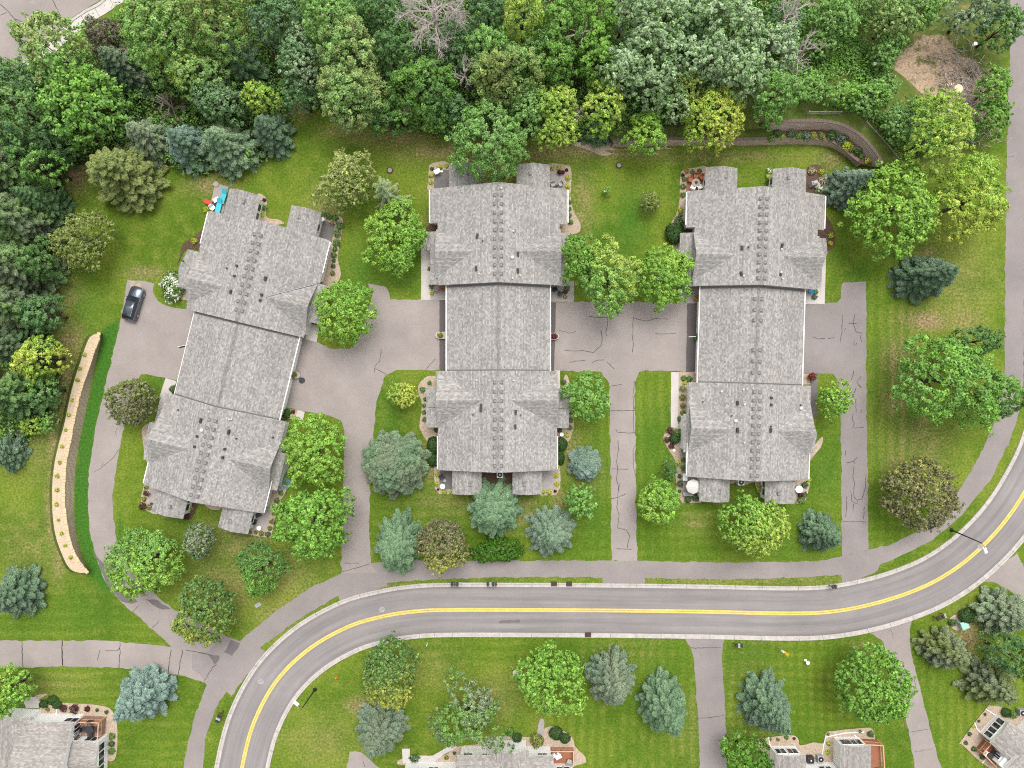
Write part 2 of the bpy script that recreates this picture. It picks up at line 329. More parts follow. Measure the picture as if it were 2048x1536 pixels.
gx = np.concatenate([[-420, -250, -150, -100], np.arange(-76, 76.01, 0.5), [100, 150, 250, 420]])
gy = np.concatenate([[-420, -250, -150, -90], np.arange(-58, 58.01, 0.5), [90, 150, 250, 420]])
GX, GY = np.meshgrid(gx, gy)
PXg, PYg = 1024 + GX * PX, 768 - GY * PX
def blobs(bl):
    a = np.zeros(GX.shape)
    for (cx, cy, sx, sy, amp) in bl: a = np.maximum(a, amp * np.exp(-((PXg - cx) / sx) ** 2 * .7 - ((PYg - cy) / sy) ** 2 * .7))
    return a
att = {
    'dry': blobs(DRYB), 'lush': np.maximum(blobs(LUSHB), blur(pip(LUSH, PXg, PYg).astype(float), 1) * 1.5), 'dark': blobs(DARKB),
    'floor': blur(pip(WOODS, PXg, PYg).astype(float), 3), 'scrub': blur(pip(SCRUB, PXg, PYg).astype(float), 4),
    'dirt': blur((pip(DIRT, PXg, PYg) | pip(DIRT2, PXg, PYg)).astype(float), 4),
    'stripe_x': blur(((PYg > 1280) & (PXg > 1100)).astype(float) + ((PXg > 1735) & (PXg < 1830) & (PYg > 540) & (PYg < 1100)) + ((PXg > 1180) & (PXg < 1370) & (PYg > 740) & (PYg < 1120)), 4),
    'stripe_y': blur(((PYg > 1280) & (PXg > 1450) & (PXg < 1760)).astype(float) + ((PYg > 1000) & (PYg < 1120) & (PXg > 740)) + ((PYg > 1280) & (PYg < 1330) & (PXg > 800) & (PXg < 1370)) + ((PYg > 1180) & (PXg < 400)), 4),
}
ny, nx = GX.shape
co = np.zeros((ny * nx, 3), np.float32); co[:, 0] = GX.ravel(); co[:, 1] = GY.ravel()
me = bpy.data.meshes.new('ground'); idx = np.arange(ny * nx).reshape(ny, nx)
quads = np.stack([idx[:-1, :-1], idx[:-1, 1:], idx[1:, 1:], idx[1:, :-1]], -1).reshape(-1, 4)
def fill_mesh(me, verts, faces):
    n = faces.shape[1]
    me.vertices.add(len(verts)); me.vertices.foreach_set('co', verts.astype(np.float32).ravel())
    me.loops.add(faces.size); me.loops.foreach_set('vertex_index', faces.astype(np.int32).ravel())
    me.polygons.add(len(faces)); me.polygons.foreach_set('loop_start', np.arange(0, faces.size, n, dtype=np.int32))
    me.update(calc_edges=True)
fill_mesh(me, co, quads)
for k, a in att.items():
    t = me.attributes.new(k, 'FLOAT', 'POINT'); t.data.foreach_set('value', a.astype(np.float32).ravel())

def ground_mat():
    m, N, L, b = mat_base('lawn_grass', 0.9, 0.1)
    tc = N.new('ShaderNodeTexCoord'); v = tc.outputs['Object']
    def at(k):
        a = N.new('ShaderNodeAttribute'); a.attribute_name = k; return a.outputs['Fac']
    nb = noise(N, L, v, 0.085, 5, 0.6); nm = noise(N, L, v, 0.55, 6, 0.68); nf = noise(N, L, v, 3.2, 5, 0.72); nv = noise(N, L, v, 13, 3, 0.75)
    c = ramp(N, L, nb.outputs[0], [(0.30, (0.046, 0.096, 0.009)), (0.48, (0.072, 0.132, 0.013)), (0.68, (0.128, 0.178, 0.024))]).outputs[0]
    c = mixc(N, L, ramp(N, L, nm.outputs[0], [(0.46, (0, 0, 0)), (0.68, (.85, .85, .85))]).outputs[0], c, (0.132, 0.172, 0.030))
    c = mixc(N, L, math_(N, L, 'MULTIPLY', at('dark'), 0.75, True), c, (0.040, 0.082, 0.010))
    lf = math_(N, L, 'MULTIPLY', at('lush'), math_(N, L, 'ADD', nm.outputs[0], 0.35), True)
    c = mixc(N, L, lf, c, (0.034, 0.112, 0.014))
    df = math_(N, L, 'MULTIPLY', at('dry'), math_(N, L, 'MULTIPLY', math_(N, L, 'SUBTRACT', math_(N, L, 'ADD', nm.outputs[0], math_(N, L, 'MULTIPLY', nf.outputs[0], .6)), 0.42), 2.2), True)
    c = mixc(N, L, df, c, ramp(N, L, nf.outputs[0], [(0.35, (0.130, 0.105, 0.050)), (0.65, (0.27, 0.215, 0.135))]).outputs[0])
    # mowing stripes
    sp = N.new('ShaderNodeSeparateXYZ'); L.new(v, sp.inputs[0])
    for k, ax in (('stripe_x', 0), ('stripe_y', 1)):
        ph = math_(N, L, 'ADD', math_(N, L, 'MULTIPLY', sp.outputs[ax], 4.6), math_(N, L, 'MULTIPLY', nb.outputs[0], 9.0))
        sn = math_(N, L, 'ADD', math_(N, L, 'MULTIPLY', math_(N, L, 'SINE', ph), 0.5), 0.5)
        f = math_(N, L, 'MULTIPLY', math_(N, L, 'MULTIPLY', sn, at(k)), math_(N, L, 'MULTIPLY', nm.outputs[0], 1.0), True)
        c = mixc(N, L, f, c, (0.050, 0.112, 0.008))
    g = ramp(N, L, nf.outputs[0], [(0.30, (0.56, 0.60, 0.54)), (0.70, (1.38, 1.34, 1.40))]).outputs[0]; c = mixc(N, L, 1.0, c, g, 'MULTIPLY')
    g = ramp(N, L, nv.outputs[0], [(0.30, (0.52, 0.56, 0.52)), (0.70, (1.44, 1.40, 1.44))]).outputs[0]; c = mixc(N, L, 1.0, c, g, 'MULTIPLY')
    # scrub, woodland floor, bare earth
    jit = math_(N, L, 'SUBTRACT', math_(N, L, 'ADD', math_(N, L, 'MULTIPLY', nm.outputs[0], 1.6), math_(N, L, 'MULTIPLY', nf.outputs[0], .8)), 1.2)
    def edge(k, w=3.0): return math_(N, L, 'MULTIPLY', math_(N, L, 'SUBTRACT', math_(N, L, 'ADD', at(k), jit), 0.35), w, True)
    sc = ramp(N, L, nm.outputs[0], [(0.35, (0.045, 0.082, 0.014)), (0.55, (0.085, 0.115, 0.028)), (0.68, (0.19, 0.155, 0.095))]).outputs[0]
    sc = mixc(N, L, 1.0, sc, g, 'MULTIPLY'); c = mixc(N, L, edge('scrub'), c, sc)
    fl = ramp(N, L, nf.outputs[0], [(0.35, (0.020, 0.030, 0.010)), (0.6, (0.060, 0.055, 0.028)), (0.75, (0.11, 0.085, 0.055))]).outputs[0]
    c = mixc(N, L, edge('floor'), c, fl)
    di = ramp(N, L, nf.outputs[0], [(0.28, (0.19, 0.135, 0.095)), (0.5, (0.30, 0.235, 0.18)), (0.72, (0.43, 0.36, 0.29))]).outputs[0]
    di = mixc(N, L, ramp(N, L, nm.outputs[0], [(0.49, (0, 0, 0)), (0.60, (1, 1, 1))]).outputs[0], di, (0.085, 0.098, 0.038))
    c = mixc(N, L, edge('dirt'), c, mixc(N, L, 1.0, di, g, 'MULTIPLY'))
    c = mixc(N, L, 1.0, c, (1.22, 1.12, 1.0), 'MULTIPLY')
    L.new(c, b.inputs['Base Color']); bump(N, L, b, math_(N, L, 'ADD', nf.outputs[0], nv.outputs[0]), 0.5, 0.06)
    return m
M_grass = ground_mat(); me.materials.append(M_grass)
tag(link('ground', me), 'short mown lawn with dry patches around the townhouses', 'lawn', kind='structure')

# ------------------------------------------------------------------ polygons from photo outlines
def jitter(pts, step=0.55, amp=0.05, closed=True):
    out = []; n = len(pts)
    for i in range(n if closed else n - 1):
        a = Vector(pts[i]); b = Vector(pts[(i + 1) % n]); k = max(1, int((b - a).length / step))
        d = (b - a); nrm = Vector((-d.y, d.x)).normalized() if d.length > 0 else Vector((0, 0))
        for j in range(k):
            p = a + d * (j / k)
            if j > 0: p = p + nrm * random.gauss(0, amp)
            out.append((p.x, p.y))
    if not closed: out.append(tuple(pts[-1]))
    return out
def ppoly(px, amp=0.05, z=0.0): return jitter([W(*p, z) for p in px], amp=amp)
def catmull(pts, n=10, closed=False):
    P = [Vector(p) for p in pts]; out = []; m = len(P)
    for i in range(m if closed else m - 1):
        if closed: p0, p1, p2, p3 = P[(i - 1) % m], P[i], P[(i + 1) % m], P[(i + 2) % m]
        else: p0, p1, p2, p3 = P[max(i - 1, 0)], P[i], P[i + 1], P[min(i + 2, m - 1)]
        for k in range(n):
            t = k / n; t2 = t * t; t3 = t2 * t
            out.append(0.5 * (2 * p1 + (p2 - p0) * t + (2 * p0 - 5 * p1 + 4 * p2 - p3) * t2 + (3 * p1 - p0 - 3 * p2 + p3) * t3))
    if not closed: out.append(P[-1])
    return out
def offsets(line):
    """unit left normals along a 2-D polyline"""
    out = []
    for i in range(len(line)):
        d = line[min(i + 1, len(line) - 1)] - line[max(i - 1, 0)]; d = d.normalized(); out.append(Vector((-d.y, d.x)))
    return out
def ribbon(mb, line, prof, mat=0, uv=False):
    """sweep an open profile [(offset to the left, z)] along a 2-D polyline"""
    nr = offsets(line); vs = []; fs = []; k = len(prof)
    base = len(mb.v); dist = 0; last = None
    for p, n in zip(line, nr):
        if last is not None: dist += (p - last).length
        last = p
        for (o, z) in prof:
            if uv: mb.uv[base + len(vs)] = (dist, o)
            q = p + n * o; vs.append((q.x, q.y, z))
    for i in range(len(line) - 1):
        for j in range(k - 1): fs.append((i * k + j, i * k + j + 1, (i + 1) * k + j + 1, (i + 1) * k + j))
    return mb.add(vs, fs, mat)
def strip(mb, px, width, z, mat=0, n=1, jit=0.03):
    """a painted or sealed line along photo pixels"""
    pts = [Vector(W(*p)) for p in px]
    if n > 1 and len(pts) > 2: pts = catmull(pts, n)
    else:
        q = jitter([tuple(p) for p in pts], 0.35, jit, False); pts = [Vector(p) for p in q]
    if len(pts) < 2: return
    nr = offsets(pts); vs = []; fs = []
    for i, (p, d) in enumerate(zip(pts, nr)):
        ww = width * (0.5 if n > 1 else random.uniform(0.32, 0.62)); vs += [tuple(p + d * ww) + (z,), tuple(p - d * ww) + (z,)]
    for i in range(len(pts) - 1): fs.append((2 * i, 2 * i + 1, 2 * i + 3, 2 * i + 2))
    mb.add(vs, fs, mat)
def zc(ox, oy, k, pts):
    if not hasattr(pts[0], '__len__'): return (ox + pts[0] / k, oy + pts[1] / k)
    return [(ox + x / k, oy + y / k) for x, y in pts]
K = 3.4133
def surface(name, px, mat, z, label, cat, cracks=(), patches=(), amp=0.06, cw=0.075):
    mb = MB().poly(ppoly(px, amp), z)
    mats = [mat, M_crack, M_patch, M_conc, M_gravel]
    for pp, mi in patches: mb.poly(ppoly(pp, 0.08), z + 0.006, mi)
    for c in cracks: strip(mb, c, cw, z + 0.012, 1)
    return tag(mb.build(name, mats), label, cat, kind='structure')

# ------------------------------------------------------------------ main road
CL = [(452, 1760), (468, 1640), (484, 1536), (508, 1445), (553, 1362), (618, 1298), (697, 1253), (768, 1232), (835, 1222), (905, 1219.5), (1000, 1219.5), (1200, 1220.5), (1400, 1223), (1580, 1226.5), (1670, 1222), (1755, 1205), (1838, 1177), (1900, 1144), (1955, 1101), (2005, 1048), (2048, 985), (2090, 900), (2115, 800), (2128, 690), (2130, 500)]
cl = catmull([W(*p) for p in CL], 14)
HW = 3.12                                                     # half the asphalt width, metres
mb = MB(); ribbon(mb, cl, [(HW + .06, 0.02), (0, 0.05), (-HW - .06, 0.02)], uv=True)
strip(mb, [(1040, 1242), (1028, 1243), (1012, 1243), (998, 1245)], .35, .046, 1)
tag(mb.build('road', [M_road, M_patch]), 'grey asphalt road sweeping in an S-bend past the townhouses', 'road', kind='structure')
mb = MB()
for o in (0.14, -0.14):
    ln = [p + n * o for p, n in zip(cl, offsets(cl))]; ribbon(mb, ln, [(0.115, 0.058), (-0.115, 0.058)])
tag(mb.build('road_markings', M_yel), 'double yellow centre line painted along the road', 'road marking', kind='structure')
# kerbs: gutter pan and raised kerb in cast lengths with joints
def kerb(side, name, label):
    mb = MB(); seg = []; acc = 0; L0 = 0
    ln = [p + n * (HW * side) for p, n in zip(cl, offsets(cl))]
    # resample evenly
    pts = [ln[0]];
    for a, b in zip(ln[:-1], ln[1:]):
        k = max(1, int((b - a).length / 0.45))
        for j in range(1, k + 1): pts.append(a + (b - a) * j / k)
    s = side
    i = 0; per = 7
    while i < len(pts) - 1:
        part = pts[i:i + per + 1]
        if len(part) > 1:
            part = list(part); d = (part[-1] - part[-2]).normalized(); part[-1] = part[-1] - d * 0.035
            prof = [(0.0, 0.03), (0.34 * s, 0.032), (0.40 * s, 0.13), (0.58 * s, 0.14), (0.60 * s, 0.0)]
            if s < 0: prof = prof[::-1]
            ribbon(mb, part, prof)
        i += per
    tag(mb.build(name, M_conc), label, 'kerb', kind='structure')
kerb(1, 'kerb', 'pale concrete kerb on the townhouse side of the road'); kerb(-1, 'kerb', 'pale concrete kerb along the lower side of the road')

# ------------------------------------------------------------------ driveways and paths
cyc = lambda pts: zc(1000, 350, K, pts)
drv = lambda pts: zc(1000, 700, K, pts)
court = [(1098, 604), (1240, 604), (1262, 604), (1394, 606), (1394, 744), (1343, 742), (1293, 740), (1278, 744), (1269, 766), (1270, 850), (1272, 963), (1274, 1122), (1223, 1122), (1222, 963), (1219, 850), (1218, 766), (1203, 744), (1120, 742), (1098, 742)]
ck = [cyc(p) for p in ([(606,965),(640,970),(690,972),(733,970),(735,1020),(722,1075),(730,1100)], [(405,1062),(440,1068),(470,1080),(520,1068)], [(437,1195),(500,1202),(570,1198),(640,1213),(690,1165),(698,1120),(690,1060)],
      [(475,1280),(520,1270),(580,1265)], [(628,1280),(670,1263),(710,1262)], [(730,1278),(782,1325)], [(908,970),(905,1100),(910,1170),(905,1210)], [(908,970),(940,985),(1000,997),(1060,980),(1145,985)],
      [(1060,1082),(1120,1085),(1200,1080)], [(760,1440),(832,1428)], [(655,875),(678,910)])]
ck += [drv(p) for p in ([(752,415),(915,412)], [(920,210),(908,320),(912,560)], [(790,540),(800,560),(880,568),(920,565)], [(806,615),(808,680),(795,760),(802,812),(795,880),(808,940),(805,1010),(797,1070),(812,1130),(803,1215),(860,1230),(885,1270),(870,1355)],
      [(758,812),(878,812)], [(762,1015),(805,1005),(858,982)], [(795,1356),(898,1360)], [(820,905),(808,960)], [(928,645),(908,680),(910,800),(928,870)])]
surface('driveway', court, M_drive, 0.022, 'shared asphalt court and drive between middle and right townhouses', 'driveway', ck)
left_drive = [(256, 559), (282, 561), (309, 567), (306, 584), (316, 602), (334, 612), (371, 618), (400, 622), (372, 770), (352, 760), (293, 748), (282, 749), (262, 790), (249, 849), (234, 926), (225, 990), (226, 1022), (234, 1090), (262, 1140), (300, 1180), (343, 1216), (395, 1242), (448, 1268), (420, 1300), (380, 1310), (345, 1294), (322, 1273), (293, 1247), (243, 1205), (211, 1165), (190, 1105), (179, 1060), (176, 993), (179, 934), (190, 858), (205, 798), (229, 693), (243, 631)]
lk = [zc(0, 700, K, p) for p in ([(800, 530), (790, 560), (795, 585)], [(810, 680), (770, 740), (700, 800), (640, 835)], [(705, 770), (690, 800)])] + [zc(0, 1086, K, p) for p in ([(905, 470), (950, 425)], [(1040, 580), (1085, 530)])]
surface('driveway', left_drive, M_drive, 0.022, 'curved asphalt drive with parking bay left of left townhouse', 'driveway', lk,
        patches=[(zc(0, 1086, K, [(640, 60), (700, 130), (760, 150), (800, 200), (850, 220), (870, 350), (940, 400), (900, 415), (830, 400), (720, 270)]), 2), (zc(0, 1086, K, [(960, 375), (1080, 390), (1170, 450), (1110, 455), (1040, 420)]), 2), ([(259, 562), (272, 562), (268, 570), (280, 566), (284, 575), (270, 572), (262, 585)], 4)], cw=0.05)
mid_drive = [(736, 567), (772, 574), (778, 584), (781, 599), (893, 599), (910, 599), (910, 741), (871, 740), (793, 740), (772, 750), (761, 781), (753, 803), (748, 852), (740, 952), (739, 1052), (742, 1127), (755, 1145), (683, 1146), (683, 1098), (687, 990), (689, 864), (682, 841), (661, 832), (611, 823), (560, 812), (585, 740), (597, 672), (617, 676), (635, 684), (660, 697), (700, 698), (715, 680), (735, 630), (745, 590)]
mk = [zc(500, 350, K, p) for p in ([(895,1190),(885,1270),(855,1300),(852,1350)], [(855,1320),(930,1362)], [(1265,1255),(1205,1322)])] + [zc(500, 700, K, p) for p in ([(640,1455),(745,1455)], [(625,1515),(820,1460)])]
surface('driveway', mid_drive, M_drive, 0.022, 'asphalt drive and court between left and middle townhouses', 'driveway', mk, patches=[([(694, 795), (752, 800), (748, 830), (690, 840)], 2)] if False else [])
rt = lambda p: zc(1448, 350, K, p)
rb = lambda p: zc(1448, 700, K, p)
right_drive = [(1687, 565), (1732, 563), (1733, 800), (1737, 1099), (1684, 1113), (1682, 950), (1681, 841), (1680, 790), (1674, 759), (1666, 748), (1635, 747), (1600, 747), (1604, 607), (1649, 607), (1674, 605), (1682, 596), (1684, 568)]
rk = [rt(p) for p in ([(808,958),(805,1060),(795,1140)], [(892,950),(880,1010),(900,1070),(945,1080)], [(850,1012),(905,1015)], [(605,1105),(640,1120),(688,1115)], [(710,1118),(752,1110)], [(830, 1045), (822, 1062)], [(890, 1135), (884, 1160)], [(905, 1145), (898, 1165)], [(935, 1090), (930, 1110), (940, 1140)])] + \
     [rb(p) for p in ([(885,140),(870,205)], [(935,180),(905,220),(940,260),(915,240)], [(805,222),(848,214)], [(900,260),(875,325)], [(900,335),(900,430)], [(880,435),(875,480),(890,500),(875,535)], [(890,533),(955,530)], [(835,770),(880,760),(912,730)], [(885,795),(880,860),(890,920),(885,960),(890,1010),(915,1030),(905,1050),(870,1030),(865,960)], [(970,850),(965,940),(940,1020),(915,1020)], [(835,1000),(838,1070),(828,1140)], [(958,1070),(950,1155)], [(885,1050),(880,1100)], [(810,1170),(970,1175)], [(830, 685), (828, 720)], [(935, 405), (935, 430)], [(885, 760), (895, 775)])]
surface('driveway', right_drive, M_path, 0.022, 'asphalt drive with wandering cracks right of right townhouse', 'driveway', rk, cw=0.08)
z7 = lambda p: zc(1000, 1086, K, p)
z8 = lambda p: zc(1448, 1086, K, p)
surface('driveway', [(1369, 1272), (1453, 1272), (1446, 1288), (1444, 1310), (1446, 1350), (1453, 1467), (1456, 1700), (1404, 1700), (1397, 1452), (1388, 1320), (1382, 1295)], M_path, 0.022, 'straight asphalt drive leading down from the road between two lawns', 'driveway', [z7([(1300,715),(1510,715)]), z7([(1350,1195),(1420,1193),(1530,1178)])], cw=0.07)
surface('driveway', [(1738, 1266), (1824, 1240), (1819, 1262), (1823, 1309), (1852, 1423), (1873, 1505), (1890, 1560), (1930, 1700), (1860, 1700), (1829, 1536), (1820, 1476), (1785, 1335), (1762, 1279)], M_drive, 0.022, 'slanting asphalt drive leading down right beside the corner house', 'driveway', [z8([(1290,910),(1315,1000)]), z8([(1300,1425),(1420,1405)]), z8([(1270,1290),(1390,1272)]), z8([(1215,1150),(1235,1260)]), z8([(1130, 590), (1150, 620), (1155, 650)])], cw=0.05)
surface('driveway', [(1960, 1163), (1990, 1165), (2019, 1181), (2060, 1212), (2200, 1290), (2200, 1180), (2070, 1148), (2048, 1136), (2034, 1106), (1990, 1140)], M_drive, 0.022, 'asphalt drive opening off the bend at the right edge', 'driveway')
surface('driveway', [(699, 1503), (722, 1504), (745, 1524), (765, 1540), (880, 1545), (880, 1620), (680, 1620), (694, 1540)], M_drive, 0.022, 'corner of an asphalt drive under the grey spruce at the bottom', 'driveway', [zc(500, 1086, K, [(770, 1490), (785, 1530)])], cw=0.05)
# shared path on the townhouse side of the road, with the driveway mouths
path_main = [(480, 1283), (500, 1265), (553, 1221), (617, 1177), (683, 1146), (712, 1142), (742, 1127), (760, 1124), (850, 1121), (1100, 1121), (1223, 1121), (1274, 1121), (1448, 1125), (1600, 1123), (1653, 1120), (1684, 1112), (1738, 1099), (1785, 1087), (1838, 1063), (1885, 1020), (1917, 981), (1945, 935), (1961, 905), (1984, 858), (2000, 800), (2008, 759), (2009, 700), (2012, 350), (2020, 90), (2020, -300), (2060, -300), (2056, 90), (2050, 350), (2047, 700), (2046, 770), (2034, 840), (2019, 882), (1984, 955), (1923, 1031), (1858, 1084), (1800, 1112), (1759, 1130), (1756, 1140), (1700, 1168), (1684, 1164), (1682, 1150), (1600, 1155), (1500, 1158), (1400, 1158), (1290, 1156), (1290, 1168), (1205, 1166), (1205, 1155), (1100, 1154), (1000, 1155), (900, 1158), (830, 1160), (774, 1166), (775, 1172), (680, 1206), (677, 1191), (640, 1212), (600, 1238), (560, 1266), (520, 1296), (533, 1304), (492, 1350), (463, 1392), (453, 1383), (439, 1402), (428, 1426), (416, 1460), (410, 1481), (406, 1536), (404, 1700), (364, 1700), (367, 1536), (375, 1490), (390, 1430), (414, 1370), (408, 1364), (380, 1330), (380, 1290), (390, 1262), (443, 1268)]
surface('path', path_main, M_path, 0.016, 'wide asphalt path running alongside the road and up the right side', 'path',
        [zc(0, 1086, K, [(1390, 945), (1420, 900), (1450, 850), (1480, 830)])],
        patches=[(zc(0, 1086, K, [(1420, 762), (1500, 768), (1495, 800), (1465, 832), (1450, 800)]), 2), (zc(0, 1086, K, [(1575, 660), (1640, 685), (1585, 770), (1530, 745)]), 2)])
surface('path', [(-300, 1284), (0, 1281), (210, 1281), (345, 1293), (384, 1290), (384, 1335), (410, 1362), (408, 1365), (370, 1352), (245, 1336), (130, 1332), (0, 1336), (-300, 1340)], M_drive, 0.028, 'pinkish asphalt path with sealed cross cracks at the left edge', 'path',
        [zc(0, 1086, K, p) for p in ([(150,672),(158,848)], [(820,680),(815,855)], [(1170,728),(1160,800),(1147,892)], [(1247,730),(1217,900)], [(685,727),(665,800)], [(722,735),(800,735),(818,718)], [(1270,730),(1350,745),(1450,765)])] + [zc(0, 1086, K, p) for p in ([(424,665),(426,835)], [(426, 665), (428, 835)])], cw=0.10)
# upper-left street corner: asphalt, kerb and pale sidewalk
surface('road', [(-600, -600), (320, -600), (235, -60), (204, -2), (168, 20), (130, 48), (98, 78), (67, 108), (29, 134), (0, 170), (-200, 260), (-600, 300)], M_drive, 0.015, 'asphalt street corner at upper left of the scene', 'road', [zc(0, 0, K, p) for p in ([(0,30),(60,80),(100,130),(150,180),(190,245)], [(100, 130), (150, 150), (165, 200), (190, 245)], [(360,0),(400,80),(440,155)], [(0, 105), (45, 85)])], cw=0.09)
mb = MB(); kl = catmull([W(*p) for p in [(330, -300), (250, -60), (205, -1), (168, 21), (130, 48), (98, 78), (67, 108), (29, 134), (-10, 178), (-60, 230)]], 8)
ribbon(mb, kl, [(-0.02, 0.02), (0.10, 0.12), (0.40, 0.13), (0.44, 0.0)]); tag(mb.build('kerb', M_conc), 'thin pale kerb round the street corner at upper left', 'kerb', kind='structure')
mb = MB(); wl = catmull([W(*p) for p in [(350, -300), (290, -60), (222, 3), (180, 30), (142, 58), (106, 90), (80, 118), (48, 146), (10, 178)]], 6)
for i in range(0, len(wl) - 4, 4):
    part = wl[i:i + 5]; part = list(part); d = part[-1] - part[-2]; part[-1] = part[-1] - d.normalized() * 0.05
    ribbon(mb, part, [(-0.85, 0.05), (0.95, 0.05)])
tag(mb.build('sidewalk', M_walk), 'pale concrete sidewalk curving along the upper left street', 'sidewalk', kind='structure')
# darker apron strips in front of the garage doors
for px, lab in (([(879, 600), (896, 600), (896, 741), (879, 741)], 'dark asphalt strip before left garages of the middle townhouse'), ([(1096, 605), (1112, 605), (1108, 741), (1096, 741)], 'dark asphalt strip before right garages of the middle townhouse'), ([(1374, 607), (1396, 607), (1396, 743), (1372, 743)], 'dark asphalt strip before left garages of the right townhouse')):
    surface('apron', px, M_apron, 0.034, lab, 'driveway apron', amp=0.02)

# ------------------------------------------------------------------ planting beds, patios and walks (flat ground finishes)
BZ = [0.0]
def bed(px, mat, label, cat='planting bed', z=0.03, name='gravel_bed', rim=True, amp=0.03, smooth=True):
    pts = [W(*p) for p in px]; BZ[0] += 0.0009; z += BZ[0]
    if smooth: pts = [tuple(p) for p in catmull(pts, 4, True)]
    mb = MB().poly(jitter(pts, 0.5, amp), z)
    return tag(mb.build(name, [mat]), label, cat, kind='structure')
A4 = lambda p: zc(820, 310, 5.486, p)
A5 = lambda p: zc(820, 730, 5.486, p)
A6 = lambda p: zc(1330, 320, 5.486, p)
A7 = lambda p: zc(1310, 740, 5.486, p)
L1 = lambda p: zc(330, 350, 5.486, p)
L2 = lambda p: zc(330, 560, 5.486, p)
L3 = lambda p: zc(270, 780, 5.119, p)
def sharp(px, mat, label, cat, z=0.04, name='patio', amp=0.015): return bed(px, mat, label, cat, z, name, amp=amp, smooth=False)
MT, RT, LT = 'middle townhouse', 'right townhouse', 'left townhouse'
bed(A4([(205, 180), (235, 95), (430, 92), (430, 390), (205, 390), (203, 280)]), M_gravel, 'tan gravel bed round upper left patio of the ' + MT)
sharp(A4([(262, 170), (440, 165), (440, 400), (262, 400)]), M_patio_d, 'dark patio slab at upper left of the ' + MT, 'patio')
bed(A4([(1500, 112), (1720, 112), (1768, 160), (1770, 300), (1765, 450), (1790, 600), (1870, 760), (1830, 860), (1600, 860), (1560, 600), (1500, 400)]), M_gravel, 'tan gravel bed down upper right side of the ' + MT)
sharp(A4([(1500, 200), (1690, 200), (1690, 385), (1500, 385)]), M_patio, 'pale patio slab at upper right of the ' + MT, 'patio')
sharp(A4([(122, 870), (225, 870), (225, 1590), (122, 1590)]), M_walk, 'concrete walk beside left of upper half, ' + MT, 'walk', name='walk')
bed(A4([(130, 860), (300, 740), (310, 1060), (210, 1060)]), M_mulch, 'brown mulch pocket at left of upper half, ' + MT, name='mulch_bed')
sharp(A4([(225, 1400), (420, 1400), (420, 1590), (225, 1590)]), M_patio, 'entry slab at left garage of the ' + MT, 'patio')
sharp(A4([(1530, 1380), (1800, 1380), (1800, 1610), (1530, 1610)]), M_patio, 'entry slab at right garage of the ' + MT, 'patio')
bed(A5([(280, 120), (180, 130), (95, 220), (95, 310), (130, 440), (105, 640), (115, 710), (205, 850), (340, 860), (340, 120)]), M_gravel, 'curved tan gravel bed at lower left of the ' + MT)
bed(A5([(1600, 700), (1640, 560), (1690, 140), (1740, 150), (1770, 350), (1800, 620), (1780, 740), (1725, 850), (1600, 830)]), M_gravel, 'curved tan gravel bed at lower right of the ' + MT)
bed(A5([(262, 1110), (340, 1110), (480, 1300), (480, 1415), (320, 1415), (270, 1350)]), M_gravel, 'tan gravel corner bed by lower left patio, ' + MT, smooth=False)
sharp(A5([(325, 1130), (480, 1130), (480, 1362), (325, 1362)]), M_patio_d, 'dark patio slab at lower left of the ' + MT, 'patio')
bed(A5([(1650, 1100), (1650, 1340), (1610, 1420), (1430, 1435), (1430, 1110)]), M_gravel, 'tan gravel corner bed by lower right patio, ' + MT, smooth=False)
sharp(A5([(1430, 1130), (1572, 1130), (1572, 1362), (1430, 1362)]), M_patio, 'pale patio slab at lower right of the ' + MT, 'patio')
sharp(A5([(1580, 60), (1645, 60), (1645, 262), (1580, 262)]), M_walk, 'short walk at lower right of the ' + MT, 'walk', name='walk')
bed(A5([(915, 1170), (1025, 1170), (1010, 1220), (930, 1215)]), M_patio, 'small pale pad under the air conditioner, ' + MT, 'pad', name='pad')
bed(A5([(790, 1160), (1120, 1160), (1120, 1290), (790, 1290)]), M_mulch, 'brown mulch between lower porches of the ' + MT, name='mulch_bed')
# right townhouse
bed(A6([(165, 200), (200, 110), (330, 85), (460, 85), (460, 370), (240, 460), (215, 720), (60, 720), (120, 600), (160, 420)]), M_gravel, 'curved tan gravel bed at upper left of the ' + RT)
sharp(A6([(235, 190), (300, 160), (440, 140), (450, 380), (235, 380)]), M_paver, 'red clay paver patio at upper left of the ' + RT, 'patio')
bed(A6([(215, 720), (330, 720), (330, 850), (215, 850)]), M_mulch, 'brown mulch notch at left of upper half, ' + RT, name='mulch_bed', smooth=False)
bed(A6([(60, 950), (200, 880), (280, 900), (280, 1080), (120, 1020)]), M_gravel, 'small gravel bed under maple left of the ' + RT)
bed(A6([(1560, 80), (1720, 80), (1770, 250), (1750, 370), (1540, 370)]), M_mulch, 'brown mulch flower bed at upper right of the ' + RT, name='mulch_bed')
bed(A6([(1640, 740), (1750, 600), (1830, 720), (1870, 850), (1830, 980), (1640, 1000)]), M_mulch, 'dark mulch bed at right of upper half, ' + RT, name='mulch_bed')
sharp(A6([(1700, 1060), (1765, 1060), (1750, 1580), (1530, 1580), (1530, 1400), (1700, 1400)]), M_walk, 'concrete walk and entry at right of the ' + RT, 'walk', name='walk')
sharp(A6([(190, 1380), (400, 1380), (400, 1570), (150, 1570)]), M_patio, 'entry slab at left garage of the ' + RT, 'patio')
sharp(A7([(176, 25), (262, 25), (255, 360), (250, 640), (172, 640)]), M_walk, 'pale concrete front walk left of the ' + RT, 'walk', name='walk')
bed(A7([(262, 22), (500, 22), (500, 140), (400, 140), (380, 560), (250, 560)]), M_gravel, 'tan gravel strip along front walk of the ' + RT, smooth=False)
